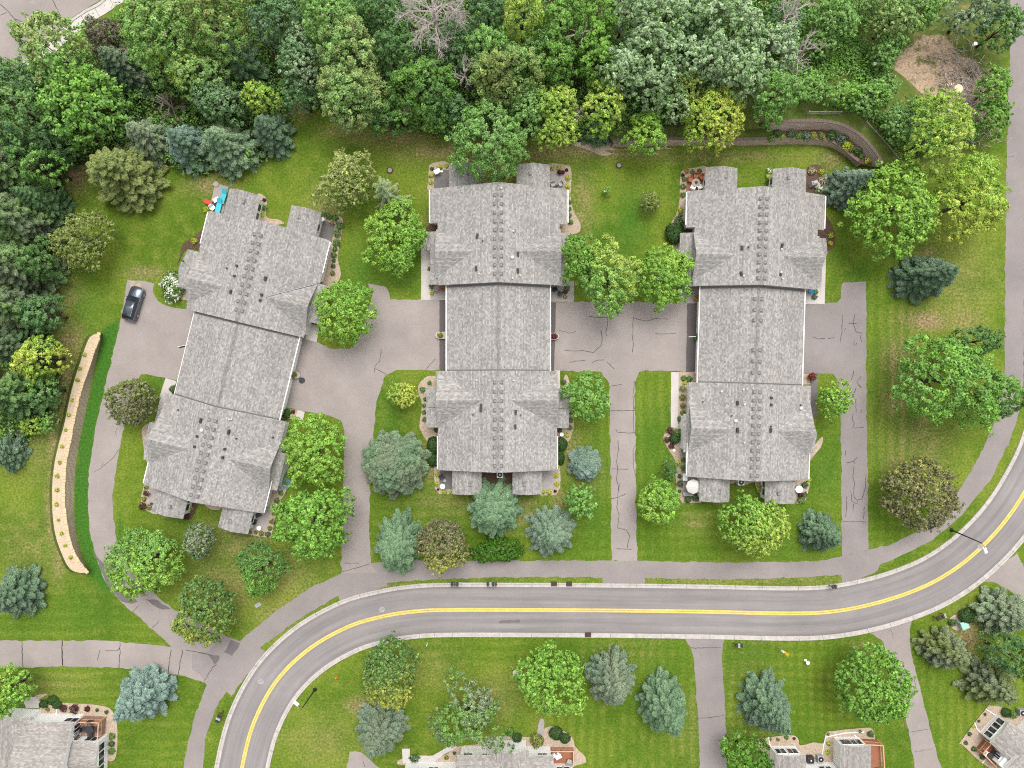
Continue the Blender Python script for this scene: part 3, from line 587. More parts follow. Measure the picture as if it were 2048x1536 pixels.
bed(A7([(250, 600), (150, 650), (90, 740), (140, 860), (225, 1010), (230, 1200), (400, 1200), (400, 560), (290, 520)]), M_gravel, 'rounded gravel bed left of lower half, ' + RT)
bed(A7([(232, 1180), (500, 1180), (500, 1455), (300, 1455), (232, 1370)]), M_gravel, 'tan gravel corner bed by lower left patio, ' + RT, smooth=False)
sharp(A7([(305, 1150), (350, 1140), (360, 1190), (500, 1190), (500, 1375), (305, 1375)]), M_patio, 'pale patio slab at lower left of the ' + RT, 'patio')
bed(A7([(1540, 1190), (1690, 1190), (1680, 1330), (1640, 1440), (1540, 1450)]), M_gravel, 'gravel bed at lower right of the ' + RT)
bed(A7([(825, 1200), (1180, 1200), (1180, 1380), (1120, 1330), (1090, 1230), (1000, 1260), (900, 1235), (825, 1250)]), M_gravel, 'gravel strip between lower porches of the ' + RT, smooth=False)
bed(A7([(1700, 900), (1800, 760), (1842, 740), (1820, 840), (1740, 940), (1690, 1000)]), M_gravel, 'thin curved gravel bed right of lower half, ' + RT)
bed(A7([(1615, 40), (1710, 40), (1710, 160), (1615, 160)]), M_gravel, 'gravel patch with planter at lower right of the ' + RT, smooth=False)
sharp(A7([(1712, 40), (1788, 40), (1785, 128), (1770, 520), (1700, 520), (1700, 128)]), M_patio_d, 'narrow walk right of lower half, ' + RT, 'walk', name='walk')
# left townhouse
sharp(L1([(550, 92), (700, 125), (640, 420), (490, 380)]), M_patio, 'grey patio slab with turquoise loungers, ' + LT, 'patio')
bed(L1([(1010, 220), (1100, 240), (1120, 290), (1110, 440), (1160, 480), (1250, 490), (1300, 540), (1000, 520)]), M_gravel, 'tan gravel bed between upper porches of the ' + LT)
bed(L1([(1690, 430), (1900, 450), (1955, 500), (1940, 640), (1905, 830), (1900, 940), (1930, 1100), (1850, 1220), (1700, 1200), (1760, 760), (1680, 600)]), M_gravel, 'long tan gravel bed at upper right of the ' + LT)
sharp(L1([(1720, 490), (1870, 540), (1830, 740), (1660, 700)]), M_patio_d, 'dark patio slab at upper right of the ' + LT, 'patio')
bed(L1([(370, 640), (430, 590), (420, 820), (240, 810), (150, 960), (130, 1000), (170, 860), (200, 760)]), M_mulch, 'brown mulch bed at left of upper half, ' + LT, name='mulch_bed')
bed(L1([(110, 1230), (240, 1230), (240, 1370), (130, 1330)]), M_gravel, 'tan gravel under white hydrangea, ' + LT)
sharp(L2([(1560, 480), (1700, 500), (1665, 682), (1540, 650)]), M_walk, 'entry slab at upper right garage of the ' + LT, 'walk', name='walk')
sharp(L2([(10, 1075), (130, 1110), (60, 1300), (-60, 1280)]), M_walk, 'entry walk at left garage of the ' + LT, 'walk', name='walk')
sharp(L3([(285, -10), (330, 20), (230, 340), (200, 340)]), M_walk, 'narrow walk left of lower half, ' + LT, 'walk', name='walk')
bed(L3([(220, 340), (130, 345), (75, 400), (80, 500), (110, 640), (200, 620)]), M_gravel, 'rounded gravel bed left of lower half, ' + LT)
bed(L3([(120, 730), (160, 730), (150, 900), (100, 960), (65, 1100), (70, 1180), (110, 1225), (250, 1260), (280, 980)]), M_gravel, 'tan gravel bed by lower left patio, ' + LT)
sharp(L3([(160, 1010), (260, 1010), (220, 1230), (130, 1200)]), M_patio, 'pale patio slab at lower left of the ' + LT, 'patio')
bed(L3([(540, 1120), (640, 1150), (610, 1260), (570, 1320), (480, 1320), (500, 1200)]), M_mulch, 'brown mulch pocket between lower porches, ' + LT, name='mulch_bed')
bed(L3([(720, 1170), (900, 1190), (860, 1225), (780, 1220)]), M_gravel, 'small gravel patch between lower porches, ' + LT)
bed(L3([(1400, 1000), (1560, 980), (1500, 1130), (1440, 1300), (1400, 1480), (1360, 1510), (1150, 1470), (1180, 1400), (1350, 1200)]), M_gravel, 'tan gravel bed down lower right side of the ' + LT)
sharp(L3([(1190, 1240), (1390, 1200), (1345, 1440), (1160, 1420)]), M_patio, 'grey patio slab at lower right of the ' + LT, 'patio')
sharp(L3([(1440, 700), (1560, 660), (1590, 760), (1480, 970)]), M_patio, 'pale walk at right of lower half, ' + LT, 'walk', name='walk')
bed(L3([(1505, 190), (1660, 205), (1640, 300), (1480, 300)]), M_gravel, 'gravel patch at lower right garage, ' + LT, smooth=False)
sharp(L3([(1665, 205), (1740, 225), (1720, 310), (1640, 300)]), M_walk, 'pale stepping slab at lower right garage, ' + LT, 'walk', name='walk')
# houses along the bottom edge
B8 = lambda p: zc(0, 1380, 7.877, p)
bed(B8([(560, 90), (760, 60), (620, 160), (900, 190), (1200, 210), (1420, 220), (1740, 290), (1850, 560), (1830, 1050), (1680, 1110), (1500, 1000), (640, 480), (640, 260)]), M_gravel, 'tan gravel bed round house at lower left corner')
sharp(B8([(420, 110), (570, 100), (620, 170), (615, 280), (420, 280), (380, 190)]), M_walk, 'pinkish concrete walk at lower left house', 'walk', name='walk')
C1 = lambda p: zc(780, 1440, 5.12, p)
sharp(C1([(125, 290), (205, 290), (205, 360), (440, 360), (640, 240), (690, 270), (530, 365), (440, 440), (130, 440)]), M_walk, 'pale concrete walk before the bottom centre house', 'walk', name='walk')
bed(C1([(205, 360), (520, 370), (700, 270), (1000, 230), (1200, 150), (1450, 170), (1640, 60), (1840, 150), (1890, 260), (1890, 470), (200, 470)]), M_gravel, 'tan gravel bed before the bottom centre house', z=0.026)
sharp(C1([(1090, 160), (1190, 160), (1190, 235), (1360, 235), (1360, 340), (1090, 340)]), M_patio, 'grey entry slab of the bottom centre house', 'walk', name='walk')
bed(zc(500, 1086, K, [(1980, 1200), (2010, 1220), (1990, 1330), (1960, 1300)]), M_patio, 'narrow stone path above the bottom centre house', 'path', name='path', z=0.034)
bed([(1026, 1342), (1038, 1338), (1044, 1352), (1036, 1358), (1028, 1352)], M_walk, 'small round stone pad left of the bright maple', 'pad', name='pad')
D1 = lambda p: zc(1480, 1430, 6.827, p)
bed(D1([(130, 370), (200, 330), (390, 300), (700, 270), (790, 320), (820, 410), (1000, 370), (1130, 380), (1170, 240), (1300, 210), (1700, 170), (1800, 190), (1840, 320), (1840, 700), (420, 700), (300, 480)]), M_gravel, 'tan gravel bed round the lower right house')
E1 = lambda p: zc(1850, 1380, 9.85, p)
bed(E1([(1200, 350), (1300, 300), (1480, 330), (1700, 450), (1950, 560), (1950, 1700), (1500, 1650), (1130, 1440), (740, 1080), (700, 1000)]), M_gravel, 'tan gravel bed round the corner house at lower right')
bed(zc(1820, 1160, 8.98, [(690, 720), (800, 620), (880, 640), (980, 820), (900, 890), (760, 870)]), M_gravel, 'small gravel ring round the pale green utility box')
bed([(1140, 287), (1180, 284), (1222, 284), (1230, 298), (1330, 296), (1330, 299), (1215, 300), (1225, 308), (1205, 312), (1180, 302)], M_gravel, 'bare pinkish soil along the foot of the woods', 'bare soil', name='soil', z=0.012)

# ------------------------------------------------------------------ terrain behind the two-tier wall
LOW_TOP = [(1226, 287), (1240, 282), (1300, 279), (1360, 279), (1430, 280), (1500, 280), (1555, 279), (1600, 278), (1653, 281), (1682, 296), (1709, 318), (1724, 328)]
LOW_BASE = [(1222, 296), (1240, 294), (1300, 292), (1360, 291), (1430, 291), (1500, 291), (1545, 290), (1600, 289), (1653, 293), (1680, 305), (1700, 321), (1712, 334)]
UP_TOP = [(1539, 252), (1571, 245), (1624, 243), (1671, 248), (1703, 261), (1729, 281), (1753, 311), (1766, 333)]
UP_BASE = [(1539, 261), (1571, 262), (1612, 260), (1653, 262), (1682, 272), (1703, 285), (1726, 309), (1748, 334)]
ZL, ZU = 1.3, 3.0
def wallface(name, base, top, zb, zt, mat, capm, label, capw=0.35):
    t = thing(name, label, 'retaining wall', tuple(W(*base[len(base) // 2], zb)) + (zb,))
    o = Vector(t.location)
    bl = catmull([W(*p, zb) for p in base], 10); tl = catmull([W(*p, zt) for p in top], 10)
    mb = MB(); n = min(len(bl), len(tl)); s = 0
    # resample both to the same count
    def res(l, n):
        d = [0]
        for a, b in zip(l[:-1], l[1:]): d.append(d[-1] + (b - a).length)
        out = []
        for i in range(n):
            x = d[-1] * i / (n - 1); k = max(j for j in range(len(d)) if d[j] <= x + 1e-9); k = min(k, len(l) - 2)
            f = (x - d[k]) / max(1e-9, d[k + 1] - d[k]); out.append(l[k] + (l[k + 1] - l[k]) * f)
        return out, d[-1]
    n = 60; bl, Lb = res(bl, n); tl, _ = res(tl, n); h = math.hypot(zt - zb, 0.8)
    for i in range(n):
        k = len(mb.v); mb.v += [(bl[i].x - o.x, bl[i].y - o.y, zb - 0.05 - o.z), (tl[i].x - o.x, tl[i].y - o.y, zt - o.z)]
        mb.uv[k] = (Lb * i / (n - 1), 0); mb.uv[k + 1] = (Lb * i / (n - 1), h)
    for i in range(n - 1): mb.f.append([2 * i, 2 * i + 2, 2 * i + 3, 2 * i + 1]); mb.m.append(0)
    mb.build('wall_face', mat, t)
    cb = MB(); i = 0; nr = offsets(tl)
    while i < n - 2:
        part = [tl[j] - Vector((o.x, o.y)) for j in (i, i + 1, i + 2)]; part[2] = part[2] - (part[2] - part[1]).normalized() * 0.02
        ribbon(cb, part, [(-0.06, zt - o.z), (-0.06, zt + .09 - o.z), (capw, zt + .09 - o.z), (capw, zt - o.z)]); i += 2
    cb.build('capstone', capm, t)
    return t
wallface('retaining_wall', LOW_BASE, LOW_TOP, 0, ZL, M_block, M_block, 'lower curved block wall above right townhouse lawn')
wallface('retaining_wall', UP_BASE, UP_TOP, ZL - .05, ZU, M_block, M_block, 'taller upper curved block wall below the rail fence')
def soil_mat():
    m, N, L, b = mat_base('bank_grass', 0.95, 0.1)
    tc = N.new('ShaderNodeTexCoord'); v = tc.outputs['Object']; n1 = noise(N, L, v, 0.8, 6, 0.7); n2 = noise(N, L, v, 9, 3, 0.7)
    c = ramp(N, L, n1.outputs[0], [(0.35, (0.060, 0.105, 0.016)), (0.55, (0.105, 0.130, 0.030)), (0.7, (0.19, 0.155, 0.09))]).outputs[0]
    c = mixc(N, L, 1.0, c, ramp(N, L, n2.outputs[0], [(0.3, (0.65, 0.65, 0.65)), (0.7, (1.3, 1.3, 1.3))]).outputs[0], 'MULTIPLY')
    L.new(c, b.inputs['Base Color']); bump(N, L, b, n2.outputs[0], 0.5, 0.05); return m
M_bank = soil_mat()
# the planted shelf between the two walls
shelf = [W(*p, ZL) for p in LOW_TOP[6:]] + [W(*p, ZL) for p in UP_BASE[::-1]]
tag(MB().poly(shelf, ZL - 0.02).build('terrace', M_mulch), 'dark planted shelf between the two curved walls', 'terrace', kind='structure')
ub = catmull([W(*p, ZU) for p in UP_TOP], 6); nr = offsets(ub); mb = MB(); ribbon(mb, ub, [(0.2, ZU), (3.2, ZU + .02), (7.5, ZU * .45), (12, -0.05)])
# pull the western end down to the ground
ends = [ub[0], ub[0] + nr[0] * 3.2, ub[0] + nr[0] * 7.5, ub[0] + nr[0] * 12]
v = [(ends[0].x, ends[0].y, ZU), (ends[1].x, ends[1].y, ZU + .02), (ends[2].x, ends[2].y, ZU * .45), (ends[3].x, ends[3].y, -.05), (ends[0].x - 6, ends[0].y - .2, -.05), (ends[1].x - 7, ends[1].y, -.05), (ends[2].x - 7, ends[2].y, -.05)]
mb.add(v, [(0, 1, 5, 4), (1, 2, 6, 5), (2, 3, 6)])
w0 = W(*LOW_TOP[6], ZL); w1 = W(*UP_BASE[0], ZL)
mb.add([w0 + (ZL,), w1 + (ZL,), (w1[0] - 5, w1[1], -.05), (w0[0] - 5, w0[1], -.05)], [(0, 1, 2, 3)])
lb = catmull([W(*p, ZL) for p in LOW_TOP[:7]], 6); ribbon(mb, lb, [(0.1, ZL), (1.6, ZL), (5.5, -.05)])
_ub = np.array([(p.x, p.y) for p in ub]); _nr = np.array([(n.x, n.y) for n in nr])
def bank_h(x, y):
    q = np.stack([np.atleast_1d(x), np.atleast_1d(y)], 1); i = np.argmin(((q[:, None, :] - _ub[None]) ** 2).sum(2), 1); d = ((q - _ub[i]) * _nr[i]).sum(1); t = (q - _ub[i]) @ np.array([[0], [0]])
    off = np.linalg.norm(q - _ub[i] - _nr[i] * d[:, None], axis=1)
    return np.where((d > 0) & (off < 1.2), np.interp(d, [0, 3.2, 7.5, 12], [ZU, ZU, ZU * .45, 0]), 0.0)
tag(mb.build('bank', M_bank), 'grassy bank behind the curved walls', 'bank', kind='structure')

# ------------------------------------------------------------------ curved tan terrace at the left
T_OUT = [(190, 668), (180, 674), (172, 690), (160, 725), (148, 762), (137, 806), (128, 850), (118, 885), (110, 920), (105, 960), (104, 1000), (106, 1040), (112, 1075), (122, 1104), (134, 1130), (146, 1142), (162, 1146)]
T_CAP = [(200.7, 665), (198, 682), (190, 702), (178.7, 738), (164, 779), (152, 829), (143.6, 876), (134.8, 917), (131.5, 952), (130.2, 996), (133, 1031), (137.7, 1063), (146.5, 1095.5), (159.7, 1122), (178, 1145)]
T_BASE = [(202.5, 665), (201, 684), (196.3, 704), (188, 742), (178.7, 787), (170, 831), (160, 878), (152.5, 923), (149, 964), (148, 1008), (149.4, 1046), (155, 1081), (162.6, 1110), (172, 1131), (179.5, 1145)]
ZT = 1.35
t = thing('retaining_wall', 'long curved tan block wall with gravel terrace beside the left drive', 'retaining wall', tuple(W(150, 900)) + (0,)); o = Vector(t.location)
def evenly(l, n):
    d = [0]
    for a, b in zip(l[:-1], l[1:]): d.append(d[-1] + (b - a).length)
    out = []
    for i in range(n):
        x = d[-1] * i / (n - 1); k = 0
        while k < len(l) - 2 and d[k + 1] < x: k += 1
        out.append(l[k] + (l[k + 1] - l[k]) * ((x - d[k]) / max(1e-9, d[k + 1] - d[k])))
    return out, d[-1]
N_ = 90
bo, _ = evenly(catmull([W(*p, ZT) for p in T_OUT], 8), N_); bc, _ = evenly(catmull([W(*p, ZT) for p in T_CAP], 8), N_); bb, Lb = evenly(catmull([W(*p, 0) for p in T_BASE], 8), N_)
o2 = Vector((o.x, o.y)); mb = MB()
for i in range(N_):
    k = len(mb.v); a = bb[i] - o2; c = bc[i] - o2; mb.v += [(a.x, a.y, -0.05), (c.x, c.y, ZT)]; mb.uv[k] = (Lb * i / N_, 0); mb.uv[k + 1] = (Lb * i / N_, 1.3)
for i in range(N_ - 1): mb.f.append([2 * i, 2 * i + 1, 2 * i + 3, 2 * i + 2]); mb.m.append(0)
mb.build('wall_face', M_blockt, t)
mb = MB(); vs = []
for i in range(N_):
    a = bo[i] - o2; c = bc[i] - o2; e = a + (a - c).normalized() * 1.3; vs += [(c.x, c.y, ZT - .02), (a.x, a.y, ZT - .02), (e.x, e.y, -0.05)]
mb.add(vs, [(3 * i, 3 * i + 1, 3 * i + 4, 3 * i + 3) for i in range(N_ - 1)], 0); mb.add(vs, [(3 * i + 1, 3 * i + 2, 3 * i + 5, 3 * i + 4) for i in range(N_ - 1)], 1)
mb.build('gravel_top', [M_gravel_w, M_bank], t)
mb = MB(); i = 0
while i < N_ - 1:
    k = min(random.choice((1, 2)), N_ - 1 - i); part = [bc[j] - o2 for j in range(i, i + k + 1)]; part[-1] = part[-1] - (part[-1] - part[-2]).normalized() * .03
    jx = random.uniform(-.04, .04); ribbon(mb, part, [(.05 + jx, ZT + .0), (.05 + jx, ZT + .10), (-.40 + jx, ZT + .10), (-.40 + jx, ZT)]) ; i += k
mb.build('capstone', M_capstone, t)
# ------------------------------------------------------------------ buildings
SE = PX * HC / (HC - 2.9)           # photo pixels per metre at eave height
PITCH = 0.36
def prism(mb, poly, zt, zb=None, thick=0.17, mat_top=0, mat_side=1, uv=None, mat_bot=None):
    """solid under a sloping plane: poly in local metres, zt(x, y) the top; bottom flat at zb or parallel at -thick"""
    n = len(poly); a = sum(poly[i][0] * poly[(i + 1) % n][1] - poly[(i + 1) % n][0] * poly[i][1] for i in range(n))
    if a < 0: poly = poly[::-1]
    k = len(mb.v)
    for (x, y) in poly:
        mb.v.append((x, y, zt(x, y)))
        if uv: mb.uv[len(mb.v) - 1] = uv(x, y)
    for (x, y) in poly: mb.v.append((x, y, zb if zb is not None else zt(x, y) - thick))
    mb.f.append([k + i for i in range(n)]); mb.m.append(mat_top)
    mb.f.append([k + n + i for i in range(n - 1, -1, -1)]); mb.m.append(mat_side if mat_bot is None else mat_bot)
    for i in range(n):
        j = (i + 1) % n; mb.f.append([k + i, k + n + i, k + n + j, k + j]); mb.m.append(mat_side)
def inset(poly, d):
    n = len(poly); a = sum(poly[i][0] * poly[(i + 1) % n][1] - poly[(i + 1) % n][0] * poly[i][1] for i in range(n))
    if a < 0: poly = poly[::-1]
    out = []
    for i in range(n):
        p0, p1, p2 = Vector(poly[i - 1]), Vector(poly[i]), Vector(poly[(i + 1) % n])
        d1 = (p1 - p0).normalized(); d2 = (p2 - p1).normalized(); n1 = Vector((-d1.y, d1.x)); n2 = Vector((-d2.y, d2.x))
        b = n1 + n2; b = b / max(0.3, b.length_squared / 2) if b.length > 1e-6 else n1
        q = p1 + b * d
        if abs(p1.x) < 1e-6: q.x = 0.0
        out.append((q.x, q.y))
    return out
FAC = {'E': 0, 'N': math.pi / 2, 'W': math.pi, 'S': -math.pi / 2}
def window(parent, x, y, z, face, w=1.2, h=1.2, panes=2):
    rz = FAC[face] if isinstance(face, str) else face
    fr = MB(); t = 0.07
    fr.box((0, 0, h / 2 + t / 2), (0.09, w + 2 * t, t)); fr.box((0, 0, -h / 2 - t / 2), (0.12, w + 2 * t, t))
    for s in (-1, 1): fr.box((0, s * (w / 2 + t / 2), 0), (0.09, t, h))
    for i in range(1, panes): fr.box((0.012, -w / 2 + w * i / panes, 0), (0.05, 0.06, h - .004))
    f = fr.build('window', M_white, parent, loc=(x, y, z), rz=rz)
    p = MB().box((0.0, 0, 0), (0.04, w, h)); p.build('pane', M_glass, f)
    return f
def garage_door(parent, x, y, face, w=4.8, h=2.15):
    g = MB()
    for r in range(4): g.box((0.03, 0, h * (r + .5) / 4), (0.05, w, h / 4 - 0.025))
    g.box((0.0, 0, h / 2), (0.03, w, h)); return g.build('garage_door', M_white, parent, loc=(x, y, 0.01), rz=FAC[face])

M_ventd = plain('vent_flange', (0.125, 0.121, 0.118), .7, .2)
M_stepshade = plain('step_shade', (0.12, 0.113, 0.108), .6, .3, var=.2)  # dark tone for the overhang shade painted at the roof steps
def townhouse(name, label, O, deg, blocks, garage, ends, sheds, wings, vents, ridge_rows):
    th = math.radians(deg); cs, sn = math.cos(th), math.sin(th)
    ox, oy = W(O[0], O[1], 2.9)
    root = thing(name, label, 'townhouse', (ox, oy, 0), -th)
    m_ = lambda p: (p[0] / SE, -p[1] / SE)
    walls = MB(); zr_of = {}
    roofs = {}
    def local(px, py, z):
        x, y = W(px, py, z); dx, dy = x - ox, y - oy; return (dx * cs - dy * sn, dx * sn + dy * cs)
    for bi, (L, R) in enumerate(blocks):
        umax = max(max(-p[0] for p in L), max(p[0] for p in R)); zr = 2.9 + umax / SE * PITCH; zr_of[bi] = zr
        mb = MB()
        for side, pl in ((-1, L), (1, R)):
            P = [m_(p) for p in pl]; zf = lambda x, y, zr=zr: zr - abs(x) * PITCH
            prism(mb, P, zf, uv=lambda x, y: (y + (61 if side > 0 else 0), abs(x) * 1.063))
            prism(walls, inset(P, 0.42), lambda x, y, zr=zr: zr - abs(x) * PITCH - 0.19, zb=0.0, mat_top=0, mat_side=0)
        # cross gables
        for (b, sd, vr, hw, ug, ua) in wings:
            if b != bi: continue
            zr2 = zr - ua / SE * PITCH + 0.02; ze = zr - ug / SE * PITCH; k = (zr2 - ze) / (hw / SE); yr = -vr / SE
            for s in (-1, 1):
                P = [(sd * ug / SE, yr), (sd * (ua - 4) / SE, yr), (sd * (ua + 20) / SE, yr + s * hw * .45 / SE), (sd * (ug - 4) / SE, yr + s * hw / SE), (sd * ug / SE, yr + s * hw / SE)]
                prism(mb, P, lambda x, y, k=k, zr2=zr2, yr=yr: zr2 - abs(y - yr) * k, uv=lambda x, y, yr=yr, k=k, s=s: (x, abs(y - yr) * math.sqrt(1 + k * k) + 20 + s * 9), thick=0.15)
                prism(walls, [(sd * (ug - 6) / SE, yr), (sd * (ug - 14) / SE, yr), (sd * (ug - 14) / SE, yr + s * (hw - 5) / SE), (sd * (ug - 6) / SE, yr + s * (hw - 5) / SE)], lambda x, y, k=k, zr2=zr2, yr=yr: zr2 - abs(y - yr) * k - .17, zb=0.0, mat_top=0, mat_side=0)
        roofs[bi] = mb.build('main_roof', [M_roof, M_trim], root)
        # ridge cap
        ys = [p[1] for p in L]; cap = MB(); y0, y1 = -min(ys) / SE, -max(ys) / SE
        for s in (-1, 1): prism(cap, [(0, y0 - .01), (s * 0.16, y0 - .01), (s * 0.16, y1 + .01), (0, y1 + .01)], lambda x, y, zr=zr: zr + 0.025 - abs(x) * PITCH, thick=0.022, mat_side=0, uv=lambda x, y: (x * 3, y))
        cap.build('ridge_cap', [M_cap], roofs[bi])
    gl, gr_, gv0, gv1 = garage; zg = 2.72 + max(gl, gr_) / SE * PITCH; mb = MB()
    for s, e in ((-1, gl), (1, gr_)):
        P = [(0, -gv0 / SE), (s * e / SE, -gv0 / SE), (s * e / SE, -gv1 / SE), (0, -gv1 / SE)]
        prism(mb, P, lambda x, y: zg - abs(x) * PITCH, uv=lambda x, y: (y + (97 if s > 0 else 31), abs(x) * 1.063))
        prism(walls, inset(P, 0.4), lambda x, y: zg - abs(x) * PITCH - .19, zb=0, mat_top=0, mat_side=0)
    groof = mb.build('garage_roof', [M_roof, M_trim], root); roofs['g'] = groof
    cap = MB()
    for s in (-1, 1): prism(cap, [(0, -gv0 / SE - .6), (s * 0.16, -gv0 / SE - .6), (s * .16, -gv1 / SE + .6), (0, -gv1 / SE + .6)], lambda x, y: zg + .025 - abs(x) * PITCH, thick=.022, mat_side=0, uv=lambda x, y: (x * 3, y))
    cap.build('ridge_cap', [M_cap], groof)
    for v0_, v1_ in ((blocks[0][0][-1][1], blocks[0][0][-1][1] + 4.2), (blocks[1][0][0][1] - 2.6, blocks[1][0][0][1])):  # added dark strips: painted shade where the main roofs overhang the garage roof
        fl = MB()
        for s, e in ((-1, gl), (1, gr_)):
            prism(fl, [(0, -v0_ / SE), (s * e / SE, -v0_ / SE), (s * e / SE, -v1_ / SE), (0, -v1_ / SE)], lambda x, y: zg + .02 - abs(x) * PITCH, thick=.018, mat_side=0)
        bm_w = fl.build('shade_strip', M_stepshade, groof)
    for s, e in ((-1, gl), (1, gr_)):
        g = MB(); g.box((0, 0, 0), (0.13, (gv1 - gv0) / SE - 0.5, 0.12)); g.build('gutter', M_trim, root, loc=(s * (e / SE + 0.07), -(gv0 + gv1) / 2 / SE, 2.68))
        for k in (-1, 1): garage_door(root, s * (e / SE - 0.37), -(gv0 + gv1) / 2 / SE + k * 2.75, 'E' if s > 0 else 'W')
    # end porches: low gables at the far ends
    for (u0, u1, v0, v1, north) in ends:
        um = (u0 + u1) / 2 / SE; hw = (u1 - u0) / 2 / SE; ze = 2.62; k = 0.40; zr = ze + hw * k; mb = MB()
        ya, yb = -v0 / SE, -v1 / SE
        yin = (yb - .35) if north else (ya + .35); yout = ya if north else yb
        for s in (-1, 1):
            P = [(um, yout), (um + s * hw, yout), (um + s * hw, yin), (um, yin)]
            prism(mb, P, lambda x, y: zr - abs(x - um) * k, uv=lambda x, y: (y, abs(x - um) * 1.077 + 11 * (s + 2)), thick=.14)
            q = -.35 if north else .35
            Pw = [(um, yout + q), (um + s * (hw - .3), yout + q), (um + s * (hw - .3), yin), (um, yin)]
            prism(walls, Pw, lambda x, y: zr - abs(x - um) * k - .16, zb=0, mat_top=0, mat_side=0)
        pr = mb.build('porch_roof', [M_roof, M_trim], root)
        vb = MB().box((0, 0, 0.0), (0.5, 0.5, 0.05), mat=1).box((0, 0, .06), (.33, .33, .1)); vb.build('roof_vent', [M_cap, M_ventd], pr, loc=(um + (0.35 if u0 < 0 else -.35), (yout * .62 + yin * .38), zr - .1))
        for s in (-1, 1):
            for yy in ((0.36, 0.66) if s * (u0 + u1) < 0 else (0.5,)):
                window(root, um + s * (hw - .275), yout * (1 - yy) + yin * yy, 1.55, 'E' if s > 0 else 'W', 0.9, 1.3, 1)
    # low side roofs over the entries and bays
    for (poly, drop) in sheds:
        P = [m_(p) for p in poly]; uin = min(abs(p[0]) for p in P); mb = MB()
        prism(mb, P, lambda x, y: 2.92 - (abs(x) - uin) * drop, uv=lambda x, y: (y, abs(x) * 1.05 + 17), thick=.13)
        mb.build('side_roof', [M_roof, M_trim], root)
        c = Vector((sum(p[0] for p in P) / len(P), sum(p[1] for p in P) / len(P)))
        if drop > .2:
            Pw = [(c.x + (p[0] - c.x) * .72, c.y + (p[1] - c.y) * .86) for p in P]
            prism(walls, Pw, lambda x, y: 2.76 - (abs(x) - uin) * drop, zb=0, mat_top=0, mat_side=0)
    walls.build('wall', [M_siding], root)
    for bi, (L, R) in enumerate(blocks):
        for s, pl in ((-1, L), (1, R)):
            vs_ = sorted(p[1] for p in pl); e = max(abs(p[0]) for p in pl); far = bi == 0
            v_out = vs_[0] if far else vs_[-1]; sg = 1 if far else -1
            eo = max(abs(p[0]) for p in pl if p[1] == v_out)
            for q in (22, 52): window(root, s * (eo / SE - .39), -(v_out + sg * q) / SE, 1.6, 'E' if s > 0 else 'W', 1.4, 1.25, 2)
            g = MB().box((0, 0, 0), (0.12, 4.3, 0.11)); g.build('gutter', M_trim, root, loc=(s * (eo / SE + .065), -(v_out + sg * 35) / SE, 2.93))
    # vents along the ridges
    for bi, rows in ridge_rows:
        zr = zr_of.get(bi, zg)
        par = roofs[bi]
        for (vpy, du) in rows:
            for s in (-1, 1):
                b = MB().box((0, 0, 0.03), (0.52, 0.50, 0.05), mat=1).box((0, 0, 0.10), (0.33, 0.30, 0.12), taper=.85)
                x = s * du / SE; b.build('roof_vent', [M_cap, M_ventd], par, loc=(x, -vpy / SE, zr - abs(x) * PITCH))
    for (bi, kind, pts) in vents:
        zr = zr_of.get(bi, zg)
        for (px, py) in pts:
            z = 4.0
            for _ in range(6):
                x, y = local(px, py, z); z = max(2.8, zr - abs(x) * PITCH)
            if kind == 'd': b = MB().box((0, 0, .12), (.30, .30, .34), taper=.9); nm, mt = 'roof_vent', M_dark
            elif kind == 's': b = MB().lathe((0, 0, -.1), [(.09, 0), (.09, .45)], 8); nm, mt = 'vent_pipe', M_dark
            elif kind == 'b': b = MB().lathe((0, 0, -.1), [(.24, 0), (.24, .3), (.16, .42), (.06, .46)], 14); nm, mt = 'vent_cap', M_vent
            else: b = MB().lathe((0, 0, -.1), [(.10, 0), (.10, .26), (.12, .27), (.12, .36), (.04, .42)], 10); nm, mt = 'vent_cap', M_vent
            b.build(nm, mt, roofs[bi], loc=(x, y, z))
    return root, local

